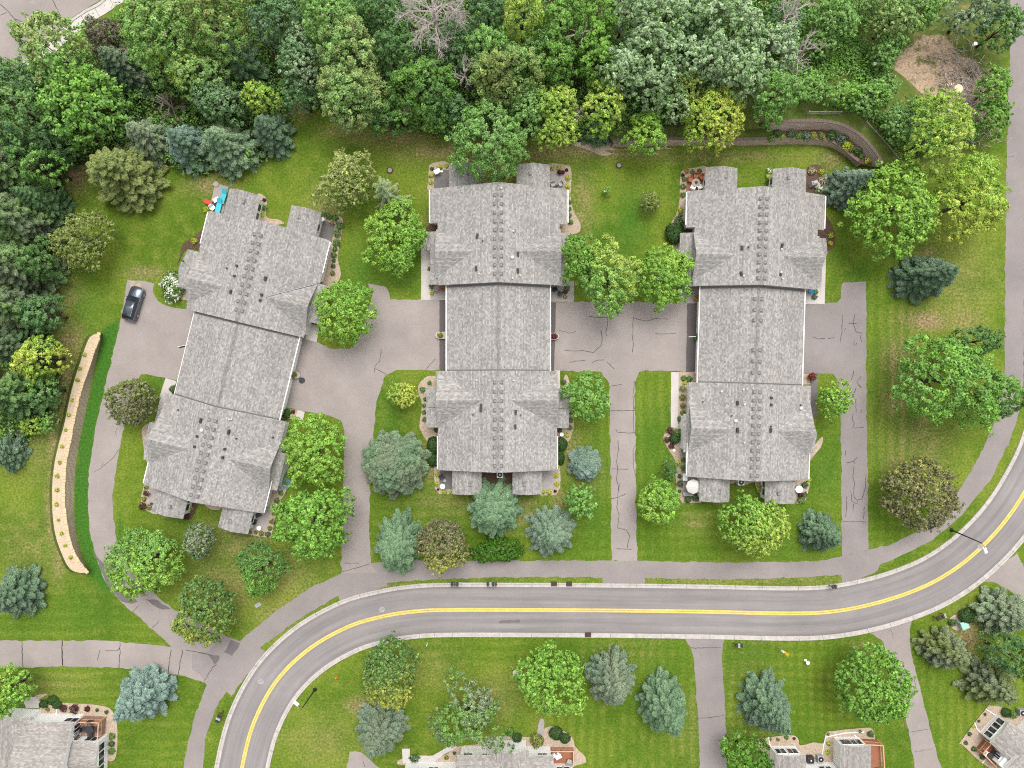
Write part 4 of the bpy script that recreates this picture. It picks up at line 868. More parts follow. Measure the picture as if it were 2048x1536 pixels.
rows = lambda a, b, n, du: [(a + (b - a) * i / (n - 1), du) for i in range(n)]
mid, mid_l = townhouse('townhouse', 'middle grey-shingled townhouse block standing squarely between two asphalt courts', (997, 655), 0,
    [([(0,-277),(-137,-277),(-137,-208),(-121,-208),(-121,-84),(0,-84)], [(0,-277),(138,-277),(138,-206),(122,-206),(122,-84),(0,-84)]),
     ([(0,87),(-126,87),(-126,125),(-121,125),(-121,285),(0,285)], [(0,87),(117,87),(117,285),(0,285)])],
    (104, 103, -90, 94),
    [(-99.5,-35,-328,-277,True), (36,103,-327,-277,True), (-93,-34,285,334,False), (28,87,285,334,False)],
    [([(-143,-193),(-112,-193),(-112,-156),(-143,-156)], .25), ([(-137,-155),(-112,-155),(-112,-86),(-137,-86)], .15), ([(112,-190),(140,-190),(140,-156),(112,-156)], .25), ([(112,-155),(136,-155),(136,-84),(112,-84)], .15),
     ([(-145.6,121),(-112,121),(-112,160),(-145.6,160)], .3), ([(-145,161),(-112,161),(-112,200),(-145,200)], .12), ([(108,122),(141,122),(141,162),(108,162)], .3), ([(108,163),(141,163),(141,201),(108,201)], .12)],
    [(0,-1,-147,48,124,47), (0,1,-147,48,124,42), (1,-1,145,55,122,31), (1,1,145,55,118,25)],
    [(0,'d',[A4(p) for p in ((740,876),(733,902),(725,1232),(728,1258),(1185,1074),(1185,1100),(1183,1256),(1185,1284))]), (0,'s',[A4(p) for p in ((797,942),)]),
     (0,'w',[A4(p) for p in ((1133,838),(758,1305),(1212,1325),(1125,1355),(1005,368))]), (0,'b',[A4((1123,1125))]),
     (1,'d',[A5(p) for p in ((778,437),(778,458),(776,480),(776,502),(1160,505),(1160,532),(1156,664),(1156,688))]), (1,'s',[A5(p) for p in ((690,543),(1216,547))]), (1,'w',[A5(p) for p in ((733,168),(1140,168))])],
    [(0, rows(-252, -100, 10, 6)), (1, rows(110, 272, 10, 6))])
right, right_l = townhouse('townhouse', 'right grey-shingled townhouse block with paired ridge vents along its garage roof', (1502.7, 672), 1.7,
    [([(0,-286),(-137,-286),(-137,-213),(-121,-213),(-121,-96),(0,-96)], [(0,-286),(139,-286),(139,-216),(124,-216),(124,-96),(0,-96)]),
     ([(0,96),(-121,96),(-121,285),(0,285)], [(0,96),(122,96),(122,285),(0,285)])],
    (104, 105, -100, 100),
    [(-100,-36,-336,-286,True), (35,102,-337,-286,True), (-93,-33,285,334,False), (38,98,285,333,False)],
    [([(-146,-204),(-112,-204),(-112,-161),(-146,-161)], .3), ([(-138,-160),(-112,-160),(-112,-96),(-138,-96)], .15), ([(112,-201),(147,-201),(151,-172),(142,-146),(112,-146)], .22), ([(112,-145),(138,-145),(138,-98),(112,-98)], .1),
     ([(-130,160),(-112,160),(-112,235),(-128,237)], .3), ([(112,158),(127,158),(140,194),(129,238),(112,238)], .2)],
    [(0,-1,-155,48,123,46), (0,1,-155,48,128,46), (1,-1,186,55,121,41), (1,1,186,55,122,45)],
    [(0,'d',[A6(p) for p in ((842,954),(842,976),(1285,930),(1277,958),(832,1236),(838,1257),(1266,1258))]), (0,'s',[A6((912,958))]), (0,'w',[A6(p) for p in ((1275,980),(860,1275),(1268,1234),(1287,1302))]),
     (1,'d',[A7(p) for p in ((905,350),(905,374),(904,646),(904,672),(1275,305),(1272,380),(1266,648),(1266,674))]), (1,'s',[A7(p) for p in ((520,348),(838,502),(1594,384),(1268,618))]), (1,'w',[A7(p) for p in ((728,238),(965,215),(1280,215),(978,378),(975,797))]), (1,'b',[A7(p) for p in ((883,558),(1598,420))])],
    [(0, rows(-262, -108, 11, 5.6)), (1, rows(112, 274, 11, 5.2)), ('g', [(-70, 6), (-48, 6), (-28, 6), (30, 6), (52, 6), (74, 6)])])
left, left_l = townhouse('townhouse', 'left grey-shingled townhouse block standing askew beside the curved tan wall', (470, 730), 13.7,
    [([(0,-287),(-124,-287),(-124,-204),(-121,-204),(-121,-85.5),(0,-85.5)], [(0,-287),(126,-287),(126,-199),(121,-199),(121,-85.5),(0,-85.5)]),
     ([(0,86),(-121,86),(-121,275),(0,275)], [(0,86),(126,86),(126,275),(0,275)])],
    (104, 111, -90, 91),
    [(-96,-32,-342,-287,True), (33,94,-338,-287,True), (-95,-30,275,325,False), (42,104,275,324,False)],
    [([(-150,-203),(-112,-203),(-112,-122),(-150,-126),(-160,-162)], .18), ([(112,-198),(146,-198),(146,-119),(112,-119)], .18), ([(-142,152),(-112,152),(-112,228),(-135,228),(-143,192)], .2), ([(112,150),(139,150),(139,226),(112,226)], .3)],
    [(0,-1,-146,50,122,44), (0,1,-146,50,122,39), (1,-1,179,52,121,38), (1,1,179,52,126,42)],
    [(0,'d',[L1(p) for p in ((792,997),(765,1108),(1105,1128),(1102,1150),(728,1271),(722,1293),(1062,1315),(1047,1375))]), (0,'s',[L1(p) for p in ((683,1022),(198,945))]),
     (1,'d',[L3(p) for p in ((680,302),(674,326),(640,475),(613,580),(965,418),(960,442),(922,605),(902,690))]), (1,'s',[L3(p) for p in ((447,203),(1042,497),(1418,485))]), (1,'w',[L3(p) for p in ((970,300),(993,300),(762,222))]), (1,'b',[L3((686,413))])],
    [(0, rows(-258, -108, 10, 5.5)), (1, rows(112, 262, 10, 5.8))])
# the dark metal valley on the left townhouse
_zr = 2.9 + 126 / SE * PITCH
mbv = MB(); pts = []
for i in range(9):
    u = 39 + (118 - 39) * i / 8; vv = -146 - 50 * i / 8 * 0.98; pts.append((u / SE, -vv / SE, _zr - u / SE * PITCH + .05))
mbv.tube(pts, 0.10, 6); mbv.build('valley_flashing', plain('zinc_flashing', (0.12, 0.125, 0.135), .4, .5, .6), left)

# ------------------------------------------------------------------ houses along the bottom edge (only their upper ends are in the picture)
def house(label, O, deg, gables, walls_, wins, shingles=None):
    """gables: (u0, u1, v0, v1, axis, eave z, pitch); walls_: (u0, u1, v0, v1, top z); wins: (u, v, z, facing, w, h, panes), all u/v in photo pixels at eave height"""
    th = math.radians(deg); ox, oy = W(O[0], O[1], 2.9); root = thing('house', label, 'house', (ox, oy, 0), -th)
    wm = MB()
    for (u0, u1, v0, v1, ax, ze, k) in gables:
        mb = MB(); x0, x1, y0, y1 = u0 / SE, u1 / SE, -v1 / SE, -v0 / SE
        if ax == 'v':
            c = (x0 + x1) / 2; h = (x1 - x0) / 2; zr = ze + h * k
            for s in (-1, 1):
                P = [(c, y0), (c + s * h, y0), (c + s * h, y1), (c, y1)]
                prism(mb, P, lambda x, y: zr - abs(x - c) * k, uv=lambda x, y: (y, abs(x - c) * math.sqrt(1 + k * k) + 9 * (s + 2)), thick=.16)
                prism(wm, [(c, y0 + .3), (c + s * (h - .3), y0 + .3), (c + s * (h - .3), y1 - .3), (c, y1 - .3)], lambda x, y: zr - abs(x - c) * k - .18, zb=0, mat_top=0, mat_side=0)
        else:
            c = (y0 + y1) / 2; h = (y1 - y0) / 2; zr = ze + h * k
            for s in (-1, 1):
                P = [(x0, c), (x0, c + s * h), (x1, c + s * h), (x1, c)]
                prism(mb, P, lambda x, y: zr - abs(y - c) * k, uv=lambda x, y: (x, abs(y - c) * math.sqrt(1 + k * k) + 9 * (s + 2)), thick=.16)
                prism(wm, [(x0 + .3, c), (x0 + .3, c + s * (h - .3)), (x1 - .3, c + s * (h - .3)), (x1 - .3, c)], lambda x, y: zr - abs(y - c) * k - .18, zb=0, mat_top=0, mat_side=0)
        mb.build('roof', [M_roof2, M_trim], root)
    for (u0, u1, v0, v1, zt) in walls_: wm.box(((u0 + u1) / 2 / SE, -(v0 + v1) / 2 / SE, zt / 2), ((u1 - u0) / SE, (v1 - v0) / SE, zt))
    wm.build('wall', [M_white], root)
    for (u, v, z, f, w, h, n) in wins: window(root, u / SE, -v / SE, z, f, w, h, n)
    return root
def deck(label, px, zf, mat, rail_mat, sides, rail_h=0.95):
    """raised timber deck: floor, rails on the listed sides, corner posts"""
    P = [W(*p, zf) for p in px]; o = P[0]; t = thing('deck', label, 'deck', (o[0], o[1], 0)); Q = [(p[0] - o[0], p[1] - o[1]) for p in P]
    MB().poly(Q, zf, thick=.22).build('floor', mat, t)
    for i in sides:
        a, b = Vector(Q[i]), Vector(Q[(i + 1) % len(Q)]); d = b - a; ang = math.atan2(d.y, d.x); c = (a + b) / 2; r = MB()
        r.box((c.x, c.y, zf + rail_h), (d.length, .13, .06), ang); n = max(3, int(d.length / .16))
        for k in range(n): p = a + d * ((k + .5) / n); r.box((p.x, p.y, zf + rail_h / 2), (.045, .045, rail_h - .06), ang)
        r.box((c.x, c.y, zf + .12), (d.length, .06, .06), ang); r.build('railing', rail_mat, t)
        sk = MB(); sk.box((c.x, c.y, zf / 2 - .12), (d.length - .05, .05, zf - .26), ang); sk.build('skirt', mat, t)
    for q in Q: MB().box((q[0], q[1], zf / 2 + .4), (.12, .12, zf + .9)).build('post', rail_mat, t)
    return t
U = lambda O: (lambda x, y: (x - O[0], y - O[1]))
house('pale-roofed white house at lower left corner with wooden deck', (80, 1500), 1.5,
      [(-40, 66, -58, 120, 'u', 3.0, .42), (60, 116, -19, 60, 'u', 2.75, .34), (-96, -22, -66, 60, 'v', 2.9, .42)],
      [(-8, 62, -52, 0, 2.85)], [(46, -54.2, 1.9, 'N', .8, 1.1, 1), (59, -54.2, 1.9, 'N', .8, 1.1, 1), (62.0, -38, 1.7, 'E', 1.0, 1.3, 1), (62.0, -18, 1.7, 'E', 1.0, 1.3, 1), (62.0, -30, 1.7, 'E', .9, 1.3, 1), (92, -15.2, 1.6, 'N', 1.5, 1.2, 2), (112.0, 0, 1.6, 'E', .9, 1.3, 1), (112.0, 16, 1.6, 'E', .9, 1.3, 1), (112.0, 31, 1.6, 'E', .9, 1.3, 1), (112.0, 44, 1.6, 'E', .9, 1.3, 1)])
deck('weathered wooden deck with railing at the lower left house', [(163, 1438), (205, 1439), (203, 1472), (161, 1471)], 0.9, M_deck_f, M_deck_l, (0, 1))
house('white house at the bottom centre with a small front gable', (1010, 1540), 0,
      [(-208, -90, 2, 120, 'u', 2.8, .3), (-95, 97, -30, 150, 'u', 3.0, .4), (-30, 47, -42, 40, 'v', 3.0, .42)],
      [(92, 138, 12, 60, 2.6)], [(-79, -26.0, 2.3, 'N', .55, .7, 1), (-70, -26.0, 2.3, 'N', .55, .7, 1), (-40, -26.0, 2.3, 'N', .6, .5, 1), (70, -26.0, 2.3, 'N', .55, .7, 1), (80, -26.0, 2.3, 'N', .55, .7, 1), (-150, 6.2, 1.9, 'N', .55, .9, 1), (-140, 6.2, 1.9, 'N', .55, .9, 1), (-96, 6.2, 2.0, 'N', .4, .9, 1), (112, 11.6, 1.5, 'N', .9, 1.5, 1), (124, 11.6, 1.5, 'N', .9, 1.5, 1)])
deck('reddish paved deck with low wooden rail at the bottom centre house', [(1099, 1497), (1146, 1497), (1146, 1526), (1099, 1526)], 0.35, M_deck, M_deck_l, (0, 1), .8)
house('white house at lower right with two windowed gable ends', (1645, 1530), 0,
      [(-94, -33, -21, 70, 'v', 2.9, .30), (36, 97, -40, 70, 'v', 2.9, .30), (-45, 44, 12, 100, 'u', 2.7, .3)], [],
      [(-76, -17.0, 1.5, 'N', 1.25, 1.3, 2), (-52, -17.0, 1.5, 'N', 1.25, 1.3, 2), (50, -36.0, 1.55, 'N', .62, 1.3, 1), (60.5, -36.0, 1.55, 'N', .62, 1.3, 1), (71.5, -36.0, 1.55, 'N', .62, 1.3, 1), (82.5, -36.0, 1.55, 'N', .62, 1.3, 1), (8, 16.2, 1.7, 'N', .8, .9, 1), (20, 16.2, 1.7, 'N', .8, .9, 1)])
deck('small red deck with pale rail at the lower right house', [(1725, 1482), (1759, 1484), (1762, 1532), (1742, 1536)], 0.7, M_deck, M_deck_l, (0, 1))
house('white corner house with eight-pane window at lower right', (2003, 1466), -48,
      [(-30, 30, -4, 70, 'v', 2.9, .30), (-46, 90, 46, 150, 'u', 3.2, .4)], [(-50, -28, 42, 80, 2.6)],
      [(-17.5, -.1, 1.5, 'N', .62, 1.3, 1), (-6, -.1, 1.5, 'N', .62, 1.3, 1), (6, -.1, 1.5, 'N', .62, 1.3, 1), (17.5, -.1, 1.5, 'N', .62, 1.3, 1), (-39, 41.7, 1.5, 'N', .5, 1.2, 2), (25.8, 20, 1.5, 'E', 1.6, 1.2, 2)])
deck('red timber deck with railing at the corner house', [(1957, 1500), (1973, 1481), (2000, 1506), (1992, 1530), (1984, 1527)], 0.6, M_deck, M_deck_l, (0, 4))
# ------------------------------------------------------------------ foliage
def unit(v): return v / np.maximum(1e-9, np.linalg.norm(v, axis=1, keepdims=True))
def leaf_mesh(name, c, n, along, hl, hw, tint, shade=None):
    """many leaf-sized diamonds: centres c, normals n, growing direction along, half length / width, tint per leaf"""
    N = len(c); n = unit(n)
    if shade is not None: shade = unit(shade); n = np.where(np.sum(n * shade, 1, keepdims=True) < 0, -n, n)
    a = along - n * np.sum(along * n, 1, keepdims=True); a = unit(a + 1e-6); b = np.cross(a, n)
    hl = np.broadcast_to(np.asarray(hl, float).reshape(-1, 1), (N, 1)); hw = np.broadcast_to(np.asarray(hw, float).reshape(-1, 1), (N, 1))
    sag = n * hl * 0.25
    v = np.empty((N, 4, 3)); v[:, 0] = c - a * hl - sag; v[:, 1] = c + b * hw; v[:, 2] = c + a * hl - sag; v[:, 3] = c - b * hw
    me = bpy.data.meshes.new(name); fill_mesh(me, v.reshape(-1, 3), np.arange(N * 4).reshape(N, 4))
    t = me.attributes.new('tint', 'FLOAT_COLOR', 'POINT')
    col = np.ones((N, 4, 4), np.float32); col[:, :, :3] = np.clip(tint, 0.002, 0.9)[:, None, :]; t.data.foreach_set('color', col.ravel())
    me.materials.append(M_leaf)
    if shade is not None:                      # leaves of one spray share its rounded shading normal
        me.polygons.foreach_set('use_smooth', np.ones(N, bool))
        me.normals_split_custom_set_from_vertices(np.repeat(shade, 4, axis=0).astype(np.float32))
    return me
# base colours of the leaves (linear): darker and lighter sprays of one tree
PAL = {
 'bright': ((.066, .150, .018), (.150, .278, .048)), 'lime': ((.096, .176, .020), (.205, .315, .052)), 'mid': ((.060, .138, .020), (.128, .232, .042)),
 'dark': ((.036, .090, .023), (.080, .152, .042)), 'deep': ((.022, .070, .006), (.050, .118, .010)), 'olive': ((.080, .110, .026), (.165, .195, .058)), 'yellow': ((.150, .210, .030), (.280, .340, .075)),
 'gold': ((.175, .212, .026), (.315, .335, .068)), 'silver': ((.095, .150, .072), (.270, .335, .215)), 'blue': ((.066, .110, .070), (.148, .205, .142)),
 'bluepale': ((.085, .138, .118), (.190, .262, .228)), 'bluegreen': ((.056, .108, .056), (.132, .208, .116)), 'grey': ((.082, .108, .066), (.175, .205, .130)), 'brown': ((.062, .064, .034), (.130, .122, .070)),
 'plum': ((.055, .045, .034), (.110, .090, .066)), 'pale': ((.115, .155, .045), (.240, .275, .105)), 'cream': ((.150, .195, .055), (.330, .340, .130)), 'fresh': ((.066, .150, .028), (.142, .260, .064)),
 'wood': ((.072, .148, .036), (.160, .258, .082)), 'shade': ((.042, .096, .034), (.092, .165, .062)), 'red': ((.090, .012, .010), (.180, .030, .022)), 'darkred': ((.045, .012, .012), (.100, .026, .026)), 'white': ((.45, .47, .36), (.80, .80, .74)),
 'flower_yellow': ((.50, .42, .02), (.75, .60, .04)), 'orange': ((.42, .16, .02), (.60, .28, .05)), 'pink': ((.40, .26, .20), (.62, .46, .38)), 'oldgold': ((.19, .21, .03), (.30, .30, .06)),
 'spruce': ((.046, .082, .048), (.105, .155, .095)), 'hedge': ((.020, .060, .010), (.046, .105, .020)),
}
GAIN = 1.72
def crown_broad(rx, ry, zb, zt, pal, pal2=None, dens=1.0, clump=.5, leaf=.17, seed=0, lump=.07, patch=None, ragged=1.0, fill=1.0):
    """deciduous crown: leaf sprays clustered on the ends of boughs over an uneven dome"""
    clump *= .76; leaf *= .76; rx *= 1.05; ry *= 1.05
    r = np.random.default_rng(seed); hz = (zt - zb); area = math.pi * rx * ry
    ncl = max(40, int(area * 3.7 * fill * (.5 / clump) ** 1.8)); ph = r.uniform(0, 6.28, 8); am = r.normal(0, lump, 8) / np.sqrt(np.arange(1, 9))
    def outline(t): return 1 + sum(am[k] * np.cos((k + 2) * t + ph[k]) for k in range(8))
    # big boughs: the sprays gather round them, leaving darker clefts between
    nb = max(5, int(area * .16)); bt = r.uniform(0, 6.28, nb); bz = r.uniform(-.1, 1, nb); bs = np.sqrt(1 - bz ** 2); bd = np.stack([bs * np.cos(bt), bs * np.sin(bt), bz], 1)
    th = r.uniform(0, 6.28, ncl); cz = np.where(r.random(ncl) < .5, r.uniform(-.30, 1.0, ncl), np.sqrt(r.random(ncl))); sz = np.sqrt(np.maximum(0, 1 - cz ** 2))
    dd = np.stack([sz * np.cos(th), sz * np.sin(th), cz], 1); near = np.max(dd @ bd.T, 1)
    s = r.uniform(.80, 1.0, ncl) * outline(th) * (1 + r.normal(0, .045 * ragged, ncl)) * (1 - np.clip((.90 - near) * .55 * (1 + lump * 4), 0, .17))
    cc = np.stack([rx * sz * np.cos(th) * s, ry * sz * np.sin(th) * s, zb + hz * .36 + hz * .62 * cz * np.clip(s, .55, 1.1) * np.where(cz < 0, .6, 1)], 1)
    rc = clump * r.uniform(.65, 1.25, ncl) * (rx / 4.5) ** .25
    per = int(area * 125 * dens / ncl * (0.17 / leaf) ** 1.7); per = max(per, 12); N = ncl * per
    ci = np.repeat(np.arange(ncl), per); d = unit(r.normal(size=(N, 3))); rad = r.uniform(0.2, 1, (N, 1)) ** .5
    p = cc[ci] + d * rad * rc[ci][:, None] * np.array([1, 1, .72])
    out = unit((p - np.array([0, 0, zb + hz * .25])) / np.array([rx, ry, hz * .62]))
    n = out * .5 + d * .6 + r.normal(size=(N, 3)) * .5 + np.array([0, 0, .6])
    al = out + r.normal(size=(N, 3)) * .8
    pa, pb = np.array(PAL[pal][0]), np.array(PAL[pal][1]); k = np.clip(r.normal(.5, .20, ncl)[ci] + r.normal(0, .18, N), 0, 1)[:, None]
    tint = pa * (1 - k) + pb * k
    if pal2:
        qa, qb = np.array(PAL[pal2][0]), np.array(PAL[pal2][1]); t2 = qa * (1 - k) + qb * k
        if patch is None: f = 1 / (1 + np.exp(-(np.sin(cc[:, 0] * .9 + ph[0]) + np.sin(cc[:, 1] * .8 + ph[1]) + r.normal(0, .8, ncl)) * 1.6))
        else: f = 1 / (1 + np.exp(-((cc[:, 0] / rx * patch[0] + cc[:, 1] / ry * patch[1]) * 2.6 + patch[2] + r.normal(0, .7, ncl)) * 1.5))
        f = np.clip(f[ci] + r.normal(0, .12, N), 0, 1)[:, None]; tint = tint * (1 - f) + t2 * f
    tint = tint * r.lognormal(0, .19, (N, 1)) * r.lognormal(0, .10, ncl)[ci][:, None] * GAIN
    sc = r.uniform(.7, 1.25, N)
    return leaf_mesh('crown', p, n, al, leaf * sc, leaf * .62 * sc, tint, out * .45 + d * .75 + np.array([0, 0, .45]) + r.normal(size=(N, 3)) * .22), cc
def crown_conifer(R, h, pal, pal2=None, dens=1.0, seed=0, zb=.4, tuft=.18, droop=.16, gap=.5, power=.85, ry=1.0, nbr=13, fat=.84, tierstep=.62):
    """spruce / pine crown: tiers of boughs, each a finger of needle tufts"""
    r = np.random.default_rng(seed); P = []; A = []; T = []; Nn = []; Sh = []
    tiers = max(5, int((h - zb) / tierstep)); pa, pb = np.array(PAL[pal][0]), np.array(PAL[pal][1])
    for i in range(tiers):
        f = (i + r.uniform(-.2, .2)) / tiers; z0 = zb + (h - zb) * f; rr = R * max(.05, (1 - f)) ** power
        nb = max(5, int(nbr * (.5 + .62 * rr / R))); a0 = r.uniform(0, 6.28)
        for j in range(nb):
            a = a0 + 6.283 * j / nb + r.normal(0, .13); L = rr * r.uniform(.74, 1.12); dv = np.array([math.cos(a), math.sin(a) * ry, 0]); sv = np.array([-math.sin(a), math.cos(a), 0])
            nt = max(3, int(L * 6.4 * (.6 + .4 * dens) + 2)); t = (np.arange(nt) + r.uniform(.2, .8, nt)) / nt; t = .10 + .90 * t ** .8
            w = np.interp(t, [0, .35, .8, 1], [.12, .85, .75, .18]) * gap * (.24 + .20 * L)
            kb = r.normal(.5, .2)
            for sgn in (-1, 0, 1):
                c = dv[None] * (L * t)[:, None] + sv[None] * (sgn * w * r.uniform(.6, 1.0, nt))[:, None] - dv[None] * (abs(sgn) * w * .25)[:, None]
                c[:, 2] = z0 - droop * L * t ** 1.3 + .16 * L * np.maximum(0, t - .7) - abs(sgn) * w * .22 + r.normal(0, .05, nt)
                m = int(12 * dens) + 3; ci = np.repeat(np.arange(nt), m); q = unit(r.normal(size=(nt * m, 3))); q[:, 2] = np.abs(q[:, 2]) * .9
                rad = fat * (.165 + .045 * L / 3) * r.uniform(.5, 1.0, (nt * m, 1)); d0 = dv + sv * sgn * .9
                P.append(c[ci] + q * rad * np.array([1, 1, .75])); A.append(d0[None] * .8 + q * .9 + r.normal(0, .3, (nt * m, 3)))
                Nn.append(np.array([0, 0, .9])[None] + q * .8 + r.normal(0, .4, (nt * m, 3))); Sh.append(np.array([0, 0, .75])[None] + q * .75 + dv[None] * .25)
                k = np.clip(kb + (t[ci] - .55) * .5 + (q[:, 2] - .4) * .35 + r.normal(0, .15, nt * m), 0, 1)[:, None]; T.append(pa * (1 - k) + pb * k)
    m = 40; q = unit(r.normal(size=(m, 3))); P.append(np.stack([r.normal(0, .1, m), r.normal(0, .1, m), h - r.uniform(-.15, .8, m)], 1)); A.append(q + np.array([0, 0, .8])); Nn.append(q + np.array([0, 0, .5])); Sh.append(q + np.array([0, 0, .5])); T.append(np.tile((pa + pb) / 2, (m, 1)))
    P, A, Nn, T, Sh = map(np.concatenate, (P, A, Nn, T, Sh)); N = len(P)
    if pal2:
        qa, qb = PAL[pal2]; f = np.clip(.5 + .5 * np.sin(P[:, 0] * 1.1 + seed) * np.sin(P[:, 1] * .9) + r.normal(0, .2, N), 0, 1)[:, None]; k = r.uniform(0, 1, (N, 1)); T = T * (1 - f) + (np.array(qa) * (1 - k) + np.array(qb) * k) * f
    T = T * r.lognormal(0, .12, (N, 1)) * GAIN * .94; sc = r.uniform(.7, 1.2, N)
    return leaf_mesh('crown', P, Nn, A, tuft * sc, tuft * .40 * sc, T, Sh)
def bare_branches(rx, h, seed, mb, z0=.35, levels=4, lean=(0, 0), spread=1.0, nlimb=7, dens=1.0):
    r = random.Random(seed)
    def grow(p, d, L, rad, lev):
        pts = [p]; k = 4
        for i in range(k):
            d = (d + Vector((r.gauss(0, .16), r.gauss(0, .16), r.gauss(.02, .12)))).normalized(); pts.append(pts[-1] + d * (L / k))
        mb.tube(pts, [rad * (1 - .6 * i / k) for i in range(k + 1)], 4 if lev > 0 else 6, cap=False)
        if lev >= levels: return
        n = int((3 if lev == 0 else 4) * dens + r.random())
        for i in range(n):
            f = r.uniform(.3, 1.0); q = pts[min(k, int(f * k))]
            e = (d + Vector((r.gauss(0, .65), r.gauss(0, .65), r.gauss(.0, .35)))).normalized(); grow(q, e, L * r.uniform(.5, .72), rad * .5, lev + 1)
    for i in range(nlimb):
        a = 6.283 * i / nlimb + r.gauss(0, .3); z = h * r.uniform(z0, .75); b = Vector((lean[0] * z / h, lean[1] * z / h, z))
        d = Vector((math.cos(a), math.sin(a), r.uniform(.2, .8))).normalized(); grow(b, d, rx * r.uniform(.45, .7) * spread, .05 + rx * .012, 1)
def trunk(h, r0, seed, parent, forks=None, mat=None):
    r = random.Random(seed); mb = MB(); pts = [Vector((0, 0, -.1))]
    for i in range(5): pts.append(Vector((pts[-1].x + r.gauss(0, .05), pts[-1].y + r.gauss(0, .05), h * (i + 1) / 5)))
    mb.tube(pts, [r0 * 1.25, r0, r0 * .85, r0 * .7, r0 * .5, r0 * .25], 7)
    if forks is not None:
        for c in forks:
            i = r.choice((1, 2, 3, 4)); p = pts[i]; q = Vector(c); m = p.lerp(q, .5) + Vector((0, 0, -.1 * (q - p).length)); mb.tube([p, m, p.lerp(q, .93)], [r0 * .42, r0 * .25, r0 * .09], 5)
    return mb.build('trunk', mat or M_bark, parent, smooth=True)
SEED = [100]
def tree(kind, cx, cy, rx, ry, pal, h, label, pal2=None, group=None, z=0.0, **kw):
    """cx, cy, rx, ry: the crown as the photograph shows it (full-size pixels)"""
    SEED[0] += 1; sd = SEED[0]
    con = kind in ('spruce_tree', 'pine_tree', 'juniper')
    zm = z + h * (.34 if con else .58); f = (HC - zm) / HC / PX; x, y = W(cx, cy, zm); RX, RY = rx * f, ry * f
    cat = 'bush' if kind in ('bush', 'juniper') else 'tree'
    if z == 0: z = float(bank_h(x, y)[0])
    t = thing(kind, label, cat, (x, y, z), 0, group)
    r = random.Random(sd)
    if kind == 'dead_tree':
        mb = MB(); bare_branches(RX, h, sd, mb, **kw); mb.build('branch', M_deadbrown if pal == 'brown' else M_deadwood, t)
        trunk(h * .9, .1 + RX * .03, sd, t, mat=M_deadwood); return t
    if con:
        me = crown_conifer((RX + RY) / 2 * 1.04, h, pal, pal2, seed=sd, **kw); o = link('crown', me, t); o.scale = (RX * 2 / (RX + RY), RY * 2 / (RX + RY), 1)
        if kind != 'juniper': trunk(h * .8, .10 + RX * .03, sd, t)
    else:
        zb = kw.pop('zb', h * .16); me, cc = crown_broad(RX, RY, zb, h, pal, pal2, seed=sd, **kw); link('crown', me, t)
        k = r.sample(range(len(cc)), min(len(cc), 10)); trunk(h * .72, .08 + RX * .035, sd, t, [cc[i] * np.array([.8, .8, .95]) for i in k])
    return t
# ------------------------------------------------------------------ the trees of the yards
T = tree
T('pine_tree', 246, 350, 74, 70, 'olive', 9.5, 'olive-yellow feathery pine on lawn left of blue spruces, above the left townhouse', 'pale', dens=1.5, gap=.8, droop=.02, nbr=12, power=.62)
T('linden_tree', 163, 478, 61, 54, 'olive', 7.5, 'olive green round tree on lawn beside the left edge woods', leaf=.17, clump=.5*.72)
T('linden_tree', 690, 362, 55, 60, 'cream', 8, 'pale cream-flowering tree on lawn between left and middle townhouses', 'olive', patch=(.2, -.4, .3), leaf=.17, clump=.5*.72)
T('spruce_tree', 775, 392, 37, 36, 'pale', 10, 'thin pale star-shaped spruce right below the cream-flowering tree', 'silver', dens=1.3, gap=.10, nbr=8, droop=.22, fat=.62, power=.55, tuft=.15, tierstep=1.5)
T('maple_tree', 792, 470, 68, 68, 'bright', 7, 'bright green maple touching left side of middle townhouse', 'lime', patch=(-.8, .2, 0))
T('maple_tree', 690, 625, 56, 70, 'lime', 8, 'bright lime maple covering right entry of left townhouse, upper half', 'bright')
T('maple_tree', 627, 903, 60, 74, 'bright', 8, 'bright green maple covering right side of left townhouse, lower half', 'lime', patch=(-.1, -.2, 0))
T('maple_tree', 626, 1045, 73, 70, 'bright', 9, 'large clumpy green maple at lower right corner of left townhouse', leaf=.24, clump=.52*.72, dens=.95)
T('crabapple_tree', 265, 802, 52, 52, 'brown', 6, 'brownish plum-leaved tree at fork of the left drive', 'olive', leaf=.17, clump=.45*.72)
T('ash_tree', 290, 1125, 70, 74, 'fresh', 8.5, 'light green ash beside curved drive below left townhouse', 'lime', patch=(.1, -1, -.2), leaf=.18)
T('crabapple_tree', 398, 1080, 33, 35, 'dark', 5.5, 'small dull dark green tree below left townhouse', 'grey', leaf=.16, clump=.4*.72)
T('pear_tree', 521, 1138, 50, 52, 'mid', 6.5, 'loose mid green tree below left townhouse near the path bend', 'dark', patch=(.2, .8, 0), leaf=.17, ragged=1.6)
T('linden_tree', 403, 1222, 64, 66, 'dark', 8, 'dark round tree with yellow tips at the path junction', 'oldgold', patch=(-.3, -.6, -1.0), leaf=.19, clump=.5*.72)
T('maple_tree', 803, 790, 29, 29, 'gold', 4.5, 'small golden maple on lawn left of middle townhouse', 'bright', patch=(-1, .2, -1.2), leaf=.16, clump=.4*.72)
T('pine_tree', 788, 928, 64, 66, 'bluegreen', 8.5, 'big fluffy blue-green pine left of middle townhouse', 'grey', dens=1.6, gap=.9, droop=-.05, power=.5, tuft=.24)
T('spruce_tree', 795, 1093, 52, 66, 'bluegreen', 10.5, 'tall blue-green spruce at the driveway mouth corner', dens=1.3, gap=.62)
